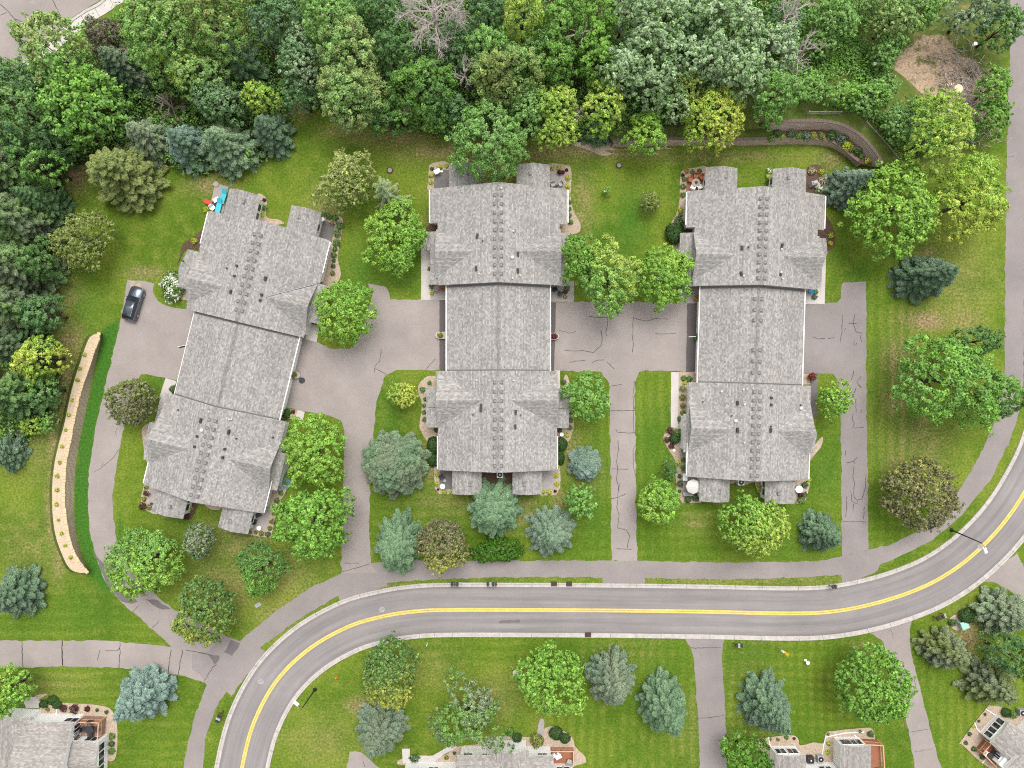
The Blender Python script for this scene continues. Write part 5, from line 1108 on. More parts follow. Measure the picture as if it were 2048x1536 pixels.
T('crabapple_tree', 884, 1092, 52, 54, 'brown', 6.5, 'dark olive-brown round tree beside the path, right of corner spruce', 'oldgold', patch=(0, -1, -1.3), leaf=.17, clump=.42*.72)
T('spruce_tree', 986, 1022, 58, 60, 'bluegreen', 10, 'blue-green spruce centred below the middle townhouse', dens=1.3, gap=.62)
T('bush', 995, 1103, 55, 28, 'deep', 2.6, 'wide dark green spreading bush between spruces above the path', leaf=.15, clump=.4*.72, zb=.1, dens=1.2)
T('spruce_tree', 1102, 1068, 50, 52, 'blue', 8.5, 'blue spruce with radiating boughs above the path, left of centre drive', dens=1.2, gap=.5)
T('spruce_tree', 1169, 927, 32, 33, 'bluepale', 4.2, 'dense round globe blue spruce right of middle townhouse', 'blue', dens=2.2, gap=.9, power=.42, droop=-.02, tuft=.17)
T('larch_tree', 1162, 1003, 33, 36, 'fresh', 5.5, 'loose feathery bright green tree below the globe spruce', leaf=.2, clump=.5*.72, ragged=2.5, dens=.75, lump=.2)
T('ash_tree', 1174, 795, 46, 50, 'mid', 7, 'mid green tree in the corner lawn right of middle townhouse', 'fresh', leaf=.18)
T('honeylocust_tree', 1157, 512, 37, 52, 'mid', 8.5, 'mid green tree against right side of middle townhouse, left of clump', leaf=.2, clump=.6*.72)
T('honeylocust_tree', 1218, 556, 62, 72, 'fresh', 9.5, 'tall yellowish green tree hanging over the court, middle of clump', 'yellow', patch=(.6, .6, -.4), clump=.75*.72)
T('maple_tree', 1326, 552, 60, 62, 'bright', 8, 'bright green maple covering left entry of right townhouse', 'lime')
T('crabapple_tree', 1301, 405, 22, 24, 'brown', 3.2, 'small sparse brownish tree on lawn between middle and right townhouses', 'olive', leaf=.13, clump=.3, dens=.7)
T('maple_tree', 1213, 382, 9, 9, 'fresh', 1.8, 'tiny staked sapling on lawn right of middle townhouse', leaf=.11, clump=.2, dens=.7)
T('maple_tree', 1316, 1005, 46, 46, 'lime', 6.5, 'round yellowish green maple beside the centre drive', 'bright', patch=(.4, .5, 0), clump=.68*.72)
T('linden_tree', 1510, 1052, 64, 64, 'yellow', 8, 'round tree with yellow tips below the right townhouse', 'bright', patch=(-.7, .7, -.1), leaf=.2, clump=.45*.72)
T('spruce_tree', 1645, 1068, 42, 42, 'bluegreen', 7.5, 'blue-green spruce beside the foot of the right drive', 'spruce', dens=1.2, gap=.55)
T('maple_tree', 1669, 799, 36, 37, 'bright', 5.5, 'compact round bright green maple right of right townhouse', 'lime', leaf=.17, clump=.45*.72)
T('spruce_tree', 1702, 371, 42, 44, 'blue', 8.5, 'blue-grey spruce above right corner of right townhouse', dens=1.3, gap=.6)
T('maple_tree', 1786, 418, 84, 92, 'lime', 10.5, 'large yellow-green maple right of the blue-grey spruce', 'bright', patch=(-.1, -.2, 0), clump=.75*.72, leaf=.23)
T('maple_tree', 1935, 402, 80, 74, 'lime', 10.5, 'yellow-green maple with gold patches beside the right path', 'gold', patch=(-.2, -.7, -.6), clump=.7*.72)
T('maple_tree', 1848, 284, 52, 86, 'yellow', 11.5, 'tall yellow maple behind the rail fence at upper right', 'lime', patch=(-.5, .5, -.3), clump=.66*.72)
T('spruce_tree', 1856, 553, 55, 46, 'spruce', 9.5, 'dense pointed dark spruce on the right lawn', 'bluegreen', dens=1.9, gap=.62, nbr=13, power=.75)
T('oak_tree', 1900, 762, 90, 98, 'fresh', 11, 'very large bright green tree on the right lawn by the bend', 'bright', clump=.85*.72, leaf=.2, lump=.12)
T('oak_tree', 1948, 682, 42, 38, 'dark', 8.5, 'dark crown peeking out above the very large green tree', clump=.7*.72)
T('oak_tree', 1999, 790, 46, 48, 'mid', 9, 'mid green tree overhanging path at right of the large tree', 'dark', clump=.7*.72)
T('crabapple_tree', 1840, 990, 76, 72, 'brown', 8, 'big olive-brown round tree at the right bend of the road', 'oldgold', patch=(0, .2, -1.3), leaf=.18, clump=.48*.72)
T('spruce_tree', 26, 1190, 48, 56, 'bluegreen', 8, 'blue-green spruce on the lower left lawn at picture edge', 'blue', dens=1.2, gap=.55)
T('maple_tree', 14, 1380, 50, 50, 'bright', 7.5, 'bright green maple over the lower left house walk', 'lime')
T('spruce_tree', 280, 1396, 56, 54, 'bluepale', 9, 'pale blue spruce beside the lower left house', dens=1.7, gap=.62, tuft=.24)
T('linden_tree', 777, 1345, 58, 72, 'dark', 9, 'dark tree with yellow lower side inside the lower road bend', 'oldgold', patch=(.1, -1.0, -1.0), leaf=.19, clump=.48*.72)
T('spruce_tree', 757, 1467, 52, 52, 'blue', 9, 'blue-grey spruce below the dark and yellow tree', 'grey', dens=1.2, gap=.5)
T('crabapple_tree', 936, 1436, 70, 60, 'mid', 7.5, 'dull mid green spreading tree above the bottom centre house', 'grey', clump=.6*.72, ragged=1.6, lump=.18)
T('maple_tree', 1104, 1370, 65, 76, 'bright', 9, 'bright green oval maple below the road centre', 'lime', patch=(.1, -.8, -.6), clump=.5*.72, leaf=.22)
T('spruce_tree', 1225, 1362, 55, 60, 'grey', 9.5, 'grey-blue open spruce right of the bright oval maple', 'blue', dens=1.1, gap=.48)
T('spruce_tree', 1332, 1417, 52, 62, 'bluegreen', 10.5, 'blue-green spruce left of the straight lower drive', dens=1.3, gap=.6)
T('spruce_tree', 1540, 1417, 50, 60, 'bluegreen', 10, 'blue-green spruce above the lower right house', 'blue', dens=1.3, gap=.6)
T('maple_tree', 1747, 1370, 75, 74, 'mid', 9.5, 'large green clumpy maple beside the slanting lower drive', 'bright', patch=(.6, -.2, -.1), leaf=.23, clump=.5*.72)
T('maple_tree', 1494, 1516, 50, 48, 'deep', 7.5, 'deep green maple at bottom edge beside the straight drive', 'bright', patch=(-.5, .1, -.5), clump=.6*.72)
T('pine_tree', 1895, 1302, 52, 44, 'grey', 6.5, 'grey-green pine right of the slanting lower drive', 'olive', dens=1.1, gap=.5, droop=.02)
T('pine_tree', 2008, 1228, 56, 46, 'grey', 6.5, 'pale grey-green pine at right edge below the bend', 'silver', dens=1.3, gap=.55, droop=0)
T('ash_tree', 2020, 1310, 46, 44, 'shade', 8, 'dark green tree at right edge between two grey pines', 'dark')
T('pine_tree', 1986, 1372, 56, 48, 'grey', 6.5, 'grey-green pine just above the corner house', 'olive', dens=1.1, gap=.5, droop=.02)
# ------------------------------------------------------------------ the woods: left edge
B = 'cottonwood_tree'
T(B, 40, 215, 80, 82, 'wood', 14, 'tall mid green woodland tree at left edge under the street corner', 'shade', leaf=.24, clump=.8*.72)
T(B, 118, 112, 62, 78, 'pale', 15, 'tall light green leaning tree overhanging the street corner', 'fresh', leaf=.22, clump=.7*.72)
T(B, 166, 212, 82, 74, 'bright', 13, 'vivid green tree in woods below the street corner', 'fresh', leaf=.26, clump=.75*.72)
T(B, 92, 170, 40, 44, 'shade', 9, 'dark understorey tree between tall left edge crowns')
T(B, 105, 292, 44, 38, 'shade', 9, 'dark understorey tree at inner rim of left woods')
T('pine_tree', 24, 345, 58, 66, 'wood', 13, 'grey-green shaggy tree on left edge, first below the vivid one', 'grey', dens=1.3, gap=.6, droop=.0, power=.55)
T(B, 80, 330, 42, 46, 'dark', 11, 'dark green tree at rim of left woods facing the bare patch', 'bright', patch=(.6, -.8, -1.4))
T('pine_tree', 40, 440, 62, 60, 'wood', 13, 'shaggy green tree on left edge level with round olive tree', 'grey', dens=1.3, gap=.6, droop=.0, power=.55)
T('pine_tree', 92, 405, 30, 44, 'shade', 10, 'narrow dark tree at woods rim left of olive pine', dens=1.2)
T('pine_tree', 40, 535, 58, 56, 'wood', 13, 'shaggy green tree on left edge below round olive tree', 'grey', dens=1.3, gap=.6, droop=.0, power=.55)
T(B, 84, 520, 28, 48, 'dark', 9, 'dark leafy tree at woods rim under round olive tree')
T('pine_tree', 32, 612, 58, 50, 'wood', 12, 'shaggy grey-green tree on left edge level with parked car', 'grey', dens=1.2, gap=.6, droop=.0, power=.55)
T(B, 84, 628, 38, 40, 'shade', 9, 'dark tree at woods rim above the yellow tree', 'dark')
T(B, 77, 714, 48, 48, 'gold', 9, 'yellow tree at woods rim left of the tan wall', 'lime', clump=.6*.72)
T('pine_tree', 18, 690, 40, 50, 'shade', 12, 'dark tree on left edge behind the yellow tree', 'grey', dens=1.2, droop=0)
T(B, 92, 782, 30, 38, 'mid', 7, 'green low tree at woods rim under the yellow tree', 'shade')
T('pine_tree', 30, 790, 52, 54, 'wood', 11, 'shaggy dark tree on left edge below the yellow tree', 'shade', dens=1.2, droop=0, power=.6)
T('bush', 62, 850, 26, 20, 'lime', 3.5, 'yellow-green bush at lower tip of left woods', 'yellow', leaf=.17, clump=.4*.72)
T('spruce_tree', 10, 905, 28, 42, 'bluegreen', 7, 'small blue-green spruce at lower tip of left woods', 'blue', dens=1.1)
T(B, 100, 845, 14, 22, 'fresh', 3.5, 'small fresh green tree beside yellow-green bush at woods tip', clump=.4*.72)
# upper left woods
T('crabapple_tree', 216, 78, 40, 44, 'plum', 7, 'plum-brown thin tree by the curved sidewalk', 'brown', leaf=.16, dens=.8, ragged=1.6)
T(B, 332, 62, 88, 84, 'fresh', 14, 'broad light green tree near the curved sidewalk', 'pale', patch=(.3, .4, -.5), clump=.75*.72)
T(B, 424, 48, 60, 74, 'olive', 14, 'olive-green tall tree right of broad light green tree', 'fresh', clump=.8*.72)
T('spruce_tree', 250, 138, 54, 52, 'grey', 9, 'pale blue spruce below plum-brown tree in upper left woods', 'bluegreen', dens=1.2)
T('maple_tree', 318, 126, 26, 28, 'yellow', 8, 'small yellow-green tree right of pale blue spruce in woods', 'lime', clump=.5*.72)
T('dead_tree', 330, 205, 48, 46, 'brown', 7, 'brown leafless tree lying open among upper left spruces', z0=.2, levels=3, nlimb=8, dens=.9)
T('maple_tree', 402, 150, 52, 58, 'wood', 11, 'mid green tree with yellow streak behind brown leafless tree', 'yellow', patch=(-.8, .6, -1))
T('spruce_tree', 482, 128, 54, 56, 'bluegreen', 9, 'dusky blue-green spruce in middle of upper left woods', 'shade', dens=1.2)
T('maple_tree', 524, 196, 34, 32, 'lime', 8, 'yellow-green small tree at rim of woods above round spruces', 'yellow', clump=.55*.72)
T(B, 440, 205, 56, 42, 'shade', 9, 'dark glossy tree above the row of blue-green spruces', 'silver', patch=(.2, .5, -1.3))
T('spruce_tree', 296, 278, 50, 52, 'grey', 8, 'pale grey-blue spruce above the olive feathery pine', 'silver', dens=1.3)
T('spruce_tree', 376, 290, 52, 52, 'bluegreen', 8, 'blue-green spruce second from left in row at lawn edge', 'bluepale', dens=1.3)
T('pine_tree', 452, 292, 62, 60, 'bluegreen', 8.5, 'broad green-blue pine third from left in row at lawn edge', 'silver', dens=1.3, gap=.6)
T('spruce_tree', 540, 264, 42, 50, 'spruce', 7.5, 'dark blue-green spruce at right end of row by lawn', 'bluegreen', dens=1.4)
T(B, 558, 44, 56, 52, 'shade', 12, 'dark blue-green leafy tree at top edge left of centre', 'bluegreen', clump=.6*.72)
T(B, 600, 120, 44, 56, 'silver', 12, 'whitish green poplar left of large pale green tree', 'shade', clump=.5*.72)
T(B, 602, 196, 34, 30, 'shade', 8, 'dark tree at lawn rim below the whitish poplar')
T(B, 540, 10, 50, 40, 'olive', 13, 'olive tree crown at top edge beside dark leafy tree', 'fresh')
T(B, 662, 40, 66, 62, 'fresh', 14, 'light green tree at top edge left of dead giant', 'wood', clump=.75*.72)
# upper middle woods
T(B, 700, 116, 66, 72, 'wood', 13.5, 'pale green tall tree above rim tree, left of centre', 'pale', clump=.75*.72)
T(B, 706, 195, 74, 62, 'wood', 12.5, 'pale green big tree at lawn rim left of centre', 'pale', clump=.75*.72)
T(B, 760, 30, 52, 54, 'shade', 11, 'dark green tree at top edge just left of dead giant', 'dark')
T(B, 800, 108, 54, 50, 'dark', 11, 'dark green tree below left half of dead giant', 'shade')
T(B, 850, 180, 66, 62, 'mid', 11.5, 'deep green tree between pale tree and grey dead branches', 'dark')
T(B, 775, 238, 48, 30, 'mid', 8, 'mid green low tree at lawn rim, left of small dead tree', 'dark')
T('dead_tree', 816, 218, 28, 32, 'brown', 8, 'small brown leafless tree at lawn rim', z0=.2, levels=3, nlimb=9)
T('maple_tree', 872, 240, 38, 30, 'fresh', 6.5, 'yellow-green low tree at lawn rim right of small dead tree', 'lime', clump=.5*.72)
T('dead_tree', 872, 42, 92, 84, 'grey', 16, 'giant pale leafless tree at top edge of woods', levels=4, nlimb=13, dens=1.15, z0=.4)
T('dead_tree', 930, 152, 48, 40, 'grey', 11, 'grey leafless branches below the giant dead tree', z0=.5, levels=3, nlimb=6)
T(B, 905, 95, 60, 50, 'shade', 9, 'dark understorey tree beneath the giant dead tree')
T('maple_tree', 1045, 36, 46, 52, 'yellow', 14, 'bright yellow-green tree at top edge right of dead giant', 'lime', clump=.65*.72)
T(B, 975, 25, 40, 50, 'shade', 11, 'dark tree between dead giant and bright yellow tree')
T(B, 978, 105, 44, 46, 'fresh', 12, 'fresh green tree left below bright yellow tree', 'wood')
T(B, 1015, 155, 70, 66, 'wood', 13, 'big green tree in centre woods under bright yellow tree', 'olive', clump=.75*.72)
T(B, 905, 215, 40, 36, 'shade', 8, 'dark tree behind the one overhanging the middle townhouse')
T(B, 978, 282, 77, 76, 'wood', 11, 'big green tree overhanging upper porches of middle townhouse', 'fresh', clump=.7*.72)
T(B, 1098, 120, 58, 54, 'dark', 11, 'dark green tree right of the big centre tree', 'mid')
T(B, 1056, 215, 40, 50, 'wood', 11, 'soft green tree right above the overhanging tree', 'fresh')
T('maple_tree', 1110, 238, 48, 68, 'lime', 10, 'yellow-green tree at lawn rim right of overhanging tree', 'yellow', clump=.6*.72)
T(B, 1125, 50, 50, 56, 'mid', 12, 'green tree at top edge left of bare grey boughs', 'dark')
T('dead_tree', 1165, 78, 50, 42, 'grey', 12, 'sparse bare grey boughs in green woods right of centre', z0=.55, levels=2, nlimb=4, dens=.8)
T(B, 1190, 40, 50, 56, 'bright', 12, 'vivid green tree at top edge right of bare boughs', 'mid')
T(B, 1195, 118, 46, 56, 'mid', 11, 'vivid mid green tree beneath bare grey boughs', 'bright')
T('dead_tree', 1152, 230, 22, 30, 'grey', 7, 'small pale twiggy dead tree between two yellow-green trees', z0=.3, levels=3, nlimb=7)
T('maple_tree', 1208, 214, 46, 58, 'yellow', 9.5, 'yellow-green tree right of small twiggy dead tree', 'lime', clump=.6*.72)
T('juniper', 1195, 262, 40, 30, 'shade', 3.2, 'dark blue-grey low juniper by the bare soil', 'spruce', dens=1.4)
T('maple_tree', 1293, 264, 44, 44, 'bright', 7.5, 'bright green tree in front of the lower wall', 'lime', clump=.6*.72)
P = 'poplar_tree'
for a in ((1250, 30, 50, 46, 'silver poplar at top edge, first right of vivid green tree'), (1288, 96, 48, 50, 'silver poplar second row, left end above yellow tree'), (1330, 40, 56, 58, 'bright silver poplar at top edge, second from left'), (1352, 118, 50, 50, 'silver poplar in centre of the silvery grove'),
          (1412, 40, 46, 56, 'pale silver poplar at top edge, third from left'), (1418, 128, 46, 50, 'silver poplar with whitish tips right of grove centre'), (1470, 60, 52, 60, 'whitish silver poplar at top edge right of dark gap'), (1482, 150, 54, 56, 'silver poplar at right rim of the silvery grove'), (1240, 150, 46, 44, 'greenish silver poplar left of grove above rim trees'), (1300, 178, 46, 40, 'low silver poplar just above bright rim tree')):
    T(P, a[0], a[1], a[2], a[3], 'silver', 13, a[4], 'wood', leaf=.21, clump=.46, ragged=1.8, patch=(0, -.2, -.6))
T(P, 1345, 205, 40, 38, 'silver', 10, 'dull silver poplar between the two yellow rim trees', 'wood', clump=.5*.72)
T('maple_tree', 1372, 190, 32, 42, 'yellow', 9, 'yellow tree with gap behind the broad yellow one', 'olive', clump=.5*.72)
T('maple_tree', 1430, 238, 70, 58, 'gold', 9.5, 'broad golden yellow tree above the lower wall', 'lime', patch=(-.6, .1, -.6), clump=.6*.72)
T(B, 1380, 75, 30, 60, 'shade', 9, 'dark tree in the gap of the silvery grove')
T('dead_tree', 1572, 38, 62, 46, 'grey', 13, 'pale bare branches at top edge right of silvery grove', z0=.5, levels=3, nlimb=7)
T('dead_tree', 1590, 120, 50, 60, 'grey', 10, 'pale bare branches over green shrubs right of silvery grove', z0=.4, levels=3, nlimb=8)
T(B, 1540, 110, 50, 56, 'wood', 10, 'grey-green tree mixed with bare branches right of grove', 'silver')
T(B, 1535, 205, 50, 42, 'fresh', 8, 'fresh green tree with bare twigs left of curved wall', 'wood')
T(B, 1570, 50, 40, 46, 'shade', 8, 'dark tree behind pale bare branches at top edge')
T(B, 1520, 250, 34, 24, 'mid', 5, 'low green tree at left end of curved walls', 'fresh')
# upper right scrub
for a in ((1668, 40, 50, 48, 'fresh', 8, 'fresh green tree at top edge above the weedy clearing'), (1640, 96, 34, 30, 'mid', 5, 'mid green small tree left of the nest box'), (1722, 12, 34, 26, 'wood', 8, 'green tree at top edge left of two pale ones'), (1790, 34, 58, 50, 'wood', 9.5, 'pale green tree at top edge above bare earth'), (1842, 26, 40, 40, 'fresh', 8, 'light green tree at top edge right above bare earth'),
          (1610, 196, 36, 28, 'mid', 4, 'low green thicket tree behind horizontal fence'), (1668, 206, 34, 26, 'bright', 4, 'vivid low tree behind right end of horizontal fence'), (1720, 216, 36, 34, 'mid', 4.5, 'green low tree left of the yellow maple'), (1750, 188, 30, 24, 'fresh', 4, 'light green low tree left of bare earth'), (1775, 262, 34, 40, 'dark', 5, 'dark low tree under left side of yellow maple'), (1770, 100, 36, 40, 'fresh', 6, 'fresh green tree right of the nest box'),
          (1988, 175, 34, 40, 'bright', 6.5, 'bright green tree beside right path, upper one'), (1985, 235, 30, 44, 'mid', 6, 'green tree beside right path, lower one'), (2000, 60, 40, 46, 'dark', 8, 'dark tree at right end of top edge beside path'), (1925, 262, 36, 24, 'fresh', 4, 'low fresh green tree at lower rim of bare earth')):
    T('boxelder_tree', a[0], a[1], a[2], a[3], a[4], a[5], a[6], 'wood' if a[4] != 'wood' else 'pale', clump=.5*.72, ragged=1.8, leaf=.19)
T('willow_tree', 1952, 20, 56, 46, 'silver', 10, 'silvery grey-green willow at top edge near right path', 'bluegreen', clump=.5*.72)
# undergrowth that nobody could count
def undergrowth(name, label, polys, n, pals, zmax, leaf, seed):
    r = np.random.default_rng(seed); X = []; 
    for pl, share in polys:
        xs, ys = [p[0] for p in pl], [p[1] for p in pl]; lo = max(min(xs), -120), max(min(ys), -160); hi = min(max(xs), 2160), min(max(ys), 1700); m = 0
        while m < n * share:
            q = np.stack([r.uniform(lo[0], hi[0], 4000), r.uniform(lo[1], hi[1], 4000)], 1); q = q[pip(pl, q[:, 0], q[:, 1])]; X.append(q); m += len(q)
    q = np.concatenate(X)
    wv = np.sin(q[:, 0] * .045 + 1.3 * np.sin(q[:, 1] * .031)) + np.sin(q[:, 1] * .052 + 1.1 * np.sin(q[:, 0] * .027)); q = q[(wv + r.normal(0, .7, len(q)) > (-.1 if name == 'weeds' else -9))]
    nc = len(q) // 14; cen = q[:nc]; cz = r.uniform(.15, zmax, nc) * r.uniform(.3, 1, nc); N = nc * 14; ci = np.repeat(np.arange(nc), 14)
    d = r.normal(size=(N, 3)); x = (cen[ci, 0] - 1024) / PX; y = (768 - cen[ci, 1]) / PX
    p = np.stack([x, y, cz[ci]], 1) + d * np.array([.42, .42, .22]); p[:, 2] = np.maximum(p[:, 2], .06) + (bank_h(x, y) if name == 'weeds' else 0)
    pi = r.integers(0, len(pals), nc)[ci]; k = np.clip(r.normal(.45, .22, nc)[ci] + r.normal(0, .15, N), 0, 1)[:, None]
    A = np.array([PAL[p_][0] for p_ in pals])[pi]; Bc = np.array([PAL[p_][1] for p_ in pals])[pi]
    me = leaf_mesh(name, p, d * .6 + r.normal(size=(N, 3)) * .5 + np.array([0, 0, .7]), r.normal(size=(N, 3)), leaf * r.uniform(.6, 1.3, N), leaf * .55 * r.uniform(.7, 1.2, N), (A * (1 - k) + Bc * k) * r.lognormal(0, .15, (N, 1)) * 1.6, d * .6 + np.array([0, 0, .7]))
    return tag(link(name, me), label, 'undergrowth', kind='stuff')
undergrowth('undergrowth', 'dark shrubby undergrowth covering the floor of the woods', [(WOODS, 1.0)], 150000, ['mid', 'shade', 'wood', 'mid', 'fresh'], 3.6, .21, 3)
undergrowth('weeds', 'tangled green weeds over the upper right clearing', [([(1545, 0), (1760, 0), (1800, 60), (1790, 110), (1760, 160), (1790, 200), (1860, 215), (1900, 260), (1890, 300), (1760, 320), (1735, 265), (1690, 235), (1600, 222), (1545, 230)], .62), ([(1935, 50), (2020, 30), (2010, 120), (2003, 270), (1940, 296), (1968, 230), (1965, 160)], .2), ([(1800, 120), (1900, 80), (1960, 190), (1930, 270), (1800, 200)], .05)], 70000, ['fresh', 'mid', 'bright', 'wood'], 1.5, .17, 4)
PAL['limey'] = ((.28, .36, .02), (.46, .52, .05))
# ------------------------------------------------------------------ shrubs in the beds
LOOK = {'lime': ('lime green shrub', 'limey', None), 'green': ('green shrub', 'fresh', 'mid'), 'dark': ('dark green shrub', 'dark', None), 'darkred': ('dark red shrub', 'darkred', None), 'hedge': ('dark rounded yew bush', 'hedge', None),
        'olive': ('olive shrub', 'olive', 'oldgold'), 'yellow': ('yellow shrub', 'gold', 'yellow'), 'flower': ('yellow flowering shrub', 'flower_yellow', 'bright'), 'orange': ('orange flowering shrub', 'orange', 'fresh'), 'white': ('white flowering shrub', 'white', 'fresh'),
        'pink': ('pink flowering shrub', 'pink', 'fresh'), 'blue': ('blue-green juniper bush', 'blue', 'bluegreen'), 'red': ('red-leaved shrub', 'red', None), 'tuft': ('small yellowish tuft', 'limey', 'oldgold')}
ORD = ['', 'second ', 'third ', 'fourth ', 'fifth ', 'sixth ', 'seventh ', 'eighth ', 'ninth ', 'tenth ', 'eleventh ', 'twelfth ', 'thirteenth ', 'fourteenth ', 'fifteenth ', 'sixteenth ', 'seventeenth ', 'eighteenth ']
def shrub_mesh(R, look, seed, ry=1.0, h=None):
    nm, p1, p2 = LOOK[look]; h = h or R * 1.25
    lf = min(.15, .045 + R * .09); r = np.random.default_rng(seed)
    N = int(min(4200, max(160, 3.14 * R * R * ry * 2.1 / (lf * lf * 1.24) * (2.0 if look in ('hedge',) else 1.15))))
    d = unit(r.normal(size=(N, 3))); d[:, 2] = np.abs(d[:, 2]) * r.choice([1, 1, 1, -.3], N)
    ph = r.uniform(0, 6.28, 4); th = np.arctan2(d[:, 1], d[:, 0]); lump = 1 + .10 * np.cos(3 * th + ph[0]) + .08 * np.cos(5 * th + ph[1]) + .07 * np.sin(4 * d[:, 2] + ph[2])
    if look == 'hedge': lump = 1 + (lump - 1) * .3
    rad = r.uniform(.62 if look != 'hedge' else .86, 1.0, N) * lump
    p = d * rad[:, None] * np.array([R, R * ry, h * .62]) + np.array([0, 0, h * .40]); p[:, 2] = np.maximum(p[:, 2], .03)
    n = d + r.normal(size=(N, 3)) * (.5 if look != 'hedge' else .3) + np.array([0, 0, .3]); al = d * (.5) + r.normal(size=(N, 3))
    k = np.clip(r.normal(.5, .3, N), 0, 1)[:, None]; t = np.array(PAL[p1][0]) * (1 - k) + np.array(PAL[p1][1]) * k
    if p2:
        f = (np.sin(p[:, 0] * 5 / R + ph[0]) * np.sin(p[:, 1] * 5 / R + ph[1]) + r.normal(0, .5, N) > (.35 if look not in ('white', 'pink', 'flower', 'orange') else .15))[:, None]
        t = np.where(f, np.array(PAL[p2][0]) * (1 - k) + np.array(PAL[p2][1]) * k, t)
    return leaf_mesh('shrub', p, n, al, lf * r.uniform(.7, 1.25, N), lf * .62 * r.uniform(.7, 1.2, N), t * r.lognormal(0, .12, (N, 1)) * (1.15 if look != 'hedge' else 1.0), d * .7 + np.array([0, 0, .5]) + r.normal(size=(N, 3)) * .25)
def bed_plants(where, items, group, z=0.0, order='top'):
    """items: (px, py, r px, look[, ry]); labels count along the bed from the top (or from the left)"""
    cnt = {}; tot = {}
    for it in items: tot[it[3]] = tot.get(it[3], 0) + 1
    for it in sorted(items, key=lambda q: q[1] if order == 'top' else q[0]):
        px, py, rp, look = it[:4]; ry = it[4] if len(it) > 4 else 1.0
        k = cnt.get(look, 0); cnt[look] = k + 1; SEED[0] += 1
        nm = LOOK[look][0]; R = rp / PX * 1.08; x, y = W(px, py, z + R * .5)
        if tot[look] == 1: lab = f'{nm} {where}'
        else: lab = f'{ORD[k]}{nm} from the {order} {where}' if k else f'{order}most {nm} {where}'
        o = link('juniper_bush' if look == 'blue' else 'bush' if look == 'hedge' else 'shrub', shrub_mesh(R, look, SEED[0], ry), None, (x, y, z)); tag(o, lab, 'shrub', group)
bp = bed_plants
G1 = 'shrubs in the beds of the middle townhouse'; G2 = 'shrubs in the beds of the right townhouse'; G3 = 'shrubs in the beds of the left townhouse'
q = lambda f, l: [tuple(f((a[0], a[1]))) + tuple(a[2:]) for a in l]
bp("by middle townhouse's upper left patio", q(A4, [(325,130,5.2,'lime'),(402,120,4,'lime'),(233,228,5,'lime'),(232,300,5,'lime'),(240,150,4,'dark')]), G1)
bp("by middle townhouse's upper right patio", q(A4, [(1558,148,4,'lime'),(1640,145,5,'lime'),(1733,252,5.2,'lime'),(1725,345,5.2,'lime'),(1745,432,4,'lime'),(1718,165,3.4,'darkred'),(1590,345,6,'dark')]), G1)
bp("down right side of middle townhouse, upper half", q(A4, [(1748,515,4.5,'green'),(1748,592,4.5,'green'),(1748,660,5,'green'),(1762,735,5.5,'green')]), G1)
bp('at left entry bed of middle townhouse', q(A4, [(238,1440,6,'dark'),(240,1515,4.5,'flower'),(215,1250,4,'olive')]), G1)
bp('at right entry of middle townhouse', q(A4, [(1720,1460,6,'green'),(1705,1500,5,'red'),(1700,1555,4,'orange')]), G1)
bp("in gravel left of middle townhouse's lower half", q(A5, [(215,197,4.5,'green'),(138,270,6,'green'),(165,375,4,'green'),(152,445,4,'green'),(152,520,4.5,'green'),(160,597,5,'green'),(285,715,4.5,'dark'),(268,800,4,'lime')]), G1)
bp("against left wall of middle townhouse's lower half", q(A5, [(252,890,12,'hedge',1.5),(255,1040,11,'hedge',1.2)]), G1)
bp("by middle townhouse's lower left patio", q(A5, [(300,1200,5,'lime'),(292,1305,5,'lime'),(378,1392,5.2,'lime'),(450,1390,4,'lime'),(308,1366,2.5,'darkred')]), G1)
bp("in gravel right of middle townhouse's lower half", q(A5, [(1685,190,5.5,'dark'),(1766,360,4,'green'),(1766,445,4,'green'),(1766,520,4.5,'green'),(1764,605,5,'green'),(1756,690,5,'green'),(1640,718,5.5,'dark'),(1720,765,5,'lime')]), G1)
bp("against right wall of middle townhouse's lower half", q(A5, [(1660,870,12,'hedge',1.2),(1640,1020,10,'hedge',1.4)]), G1)
bp("by middle townhouse's lower right patio", q(A5, [(1620,1110,4,'lime'),(1605,1215,5.2,'lime'),(1612,1305,5.2,'lime'),(1528,1395,5.2,'lime'),(1465,1390,4,'lime'),(1593,1385,3,'darkred')]), G1)
bp("by right townhouse's paver patio", q(A6, [(240,118,5.5,'orange'),(300,130,4.5,'blue'),(378,118,4.5,'dark'),(195,165,3.5,'darkred'),(212,210,5,'green'),(197,290,6,'green'),(198,382,6,'green')]), G2)
bp("left of right townhouse's upper half", q(A6, [(172,550,5,'lime'),(165,605,4.5,'green'),(150,680,10,'dark'),(105,805,18,'hedge',1.15),(150,857,6,'flower')]), G2)
bp("between upper porches of right townhouse", q(A6, [(1145,118,6,'white'),(1132,180,5,'lime'),(1135,245,5.5,'dark')]), G2)
bp("in flower bed at upper right of right townhouse", q(A6, [(1612,120,8,'pink'),(1715,130,6,'lime'),(1722,225,8.5,'pink'),(1700,322,7,'white'),(1660,345,4,'green')]), G2)
bp("right of right townhouse's upper half", q(A6, [(1822,830,6,'lime'),(1815,915,5,'flower')]), G2)
bp("at right entry of right townhouse", q(A6, [(1650,1440,6,'green'),(1640,1500,6,'blue')]), G2)
bp("along front walk of right townhouse", q(A7, [(317,90,6,'green'),(378,97,6,'green'),(325,140,4.5,'lime'),(303,205,6,'olive'),(303,300,6,'olive'),(305,392,5.5,'olive'),(305,468,5.5,'olive'),(270,535,5,'dark')]), G2)
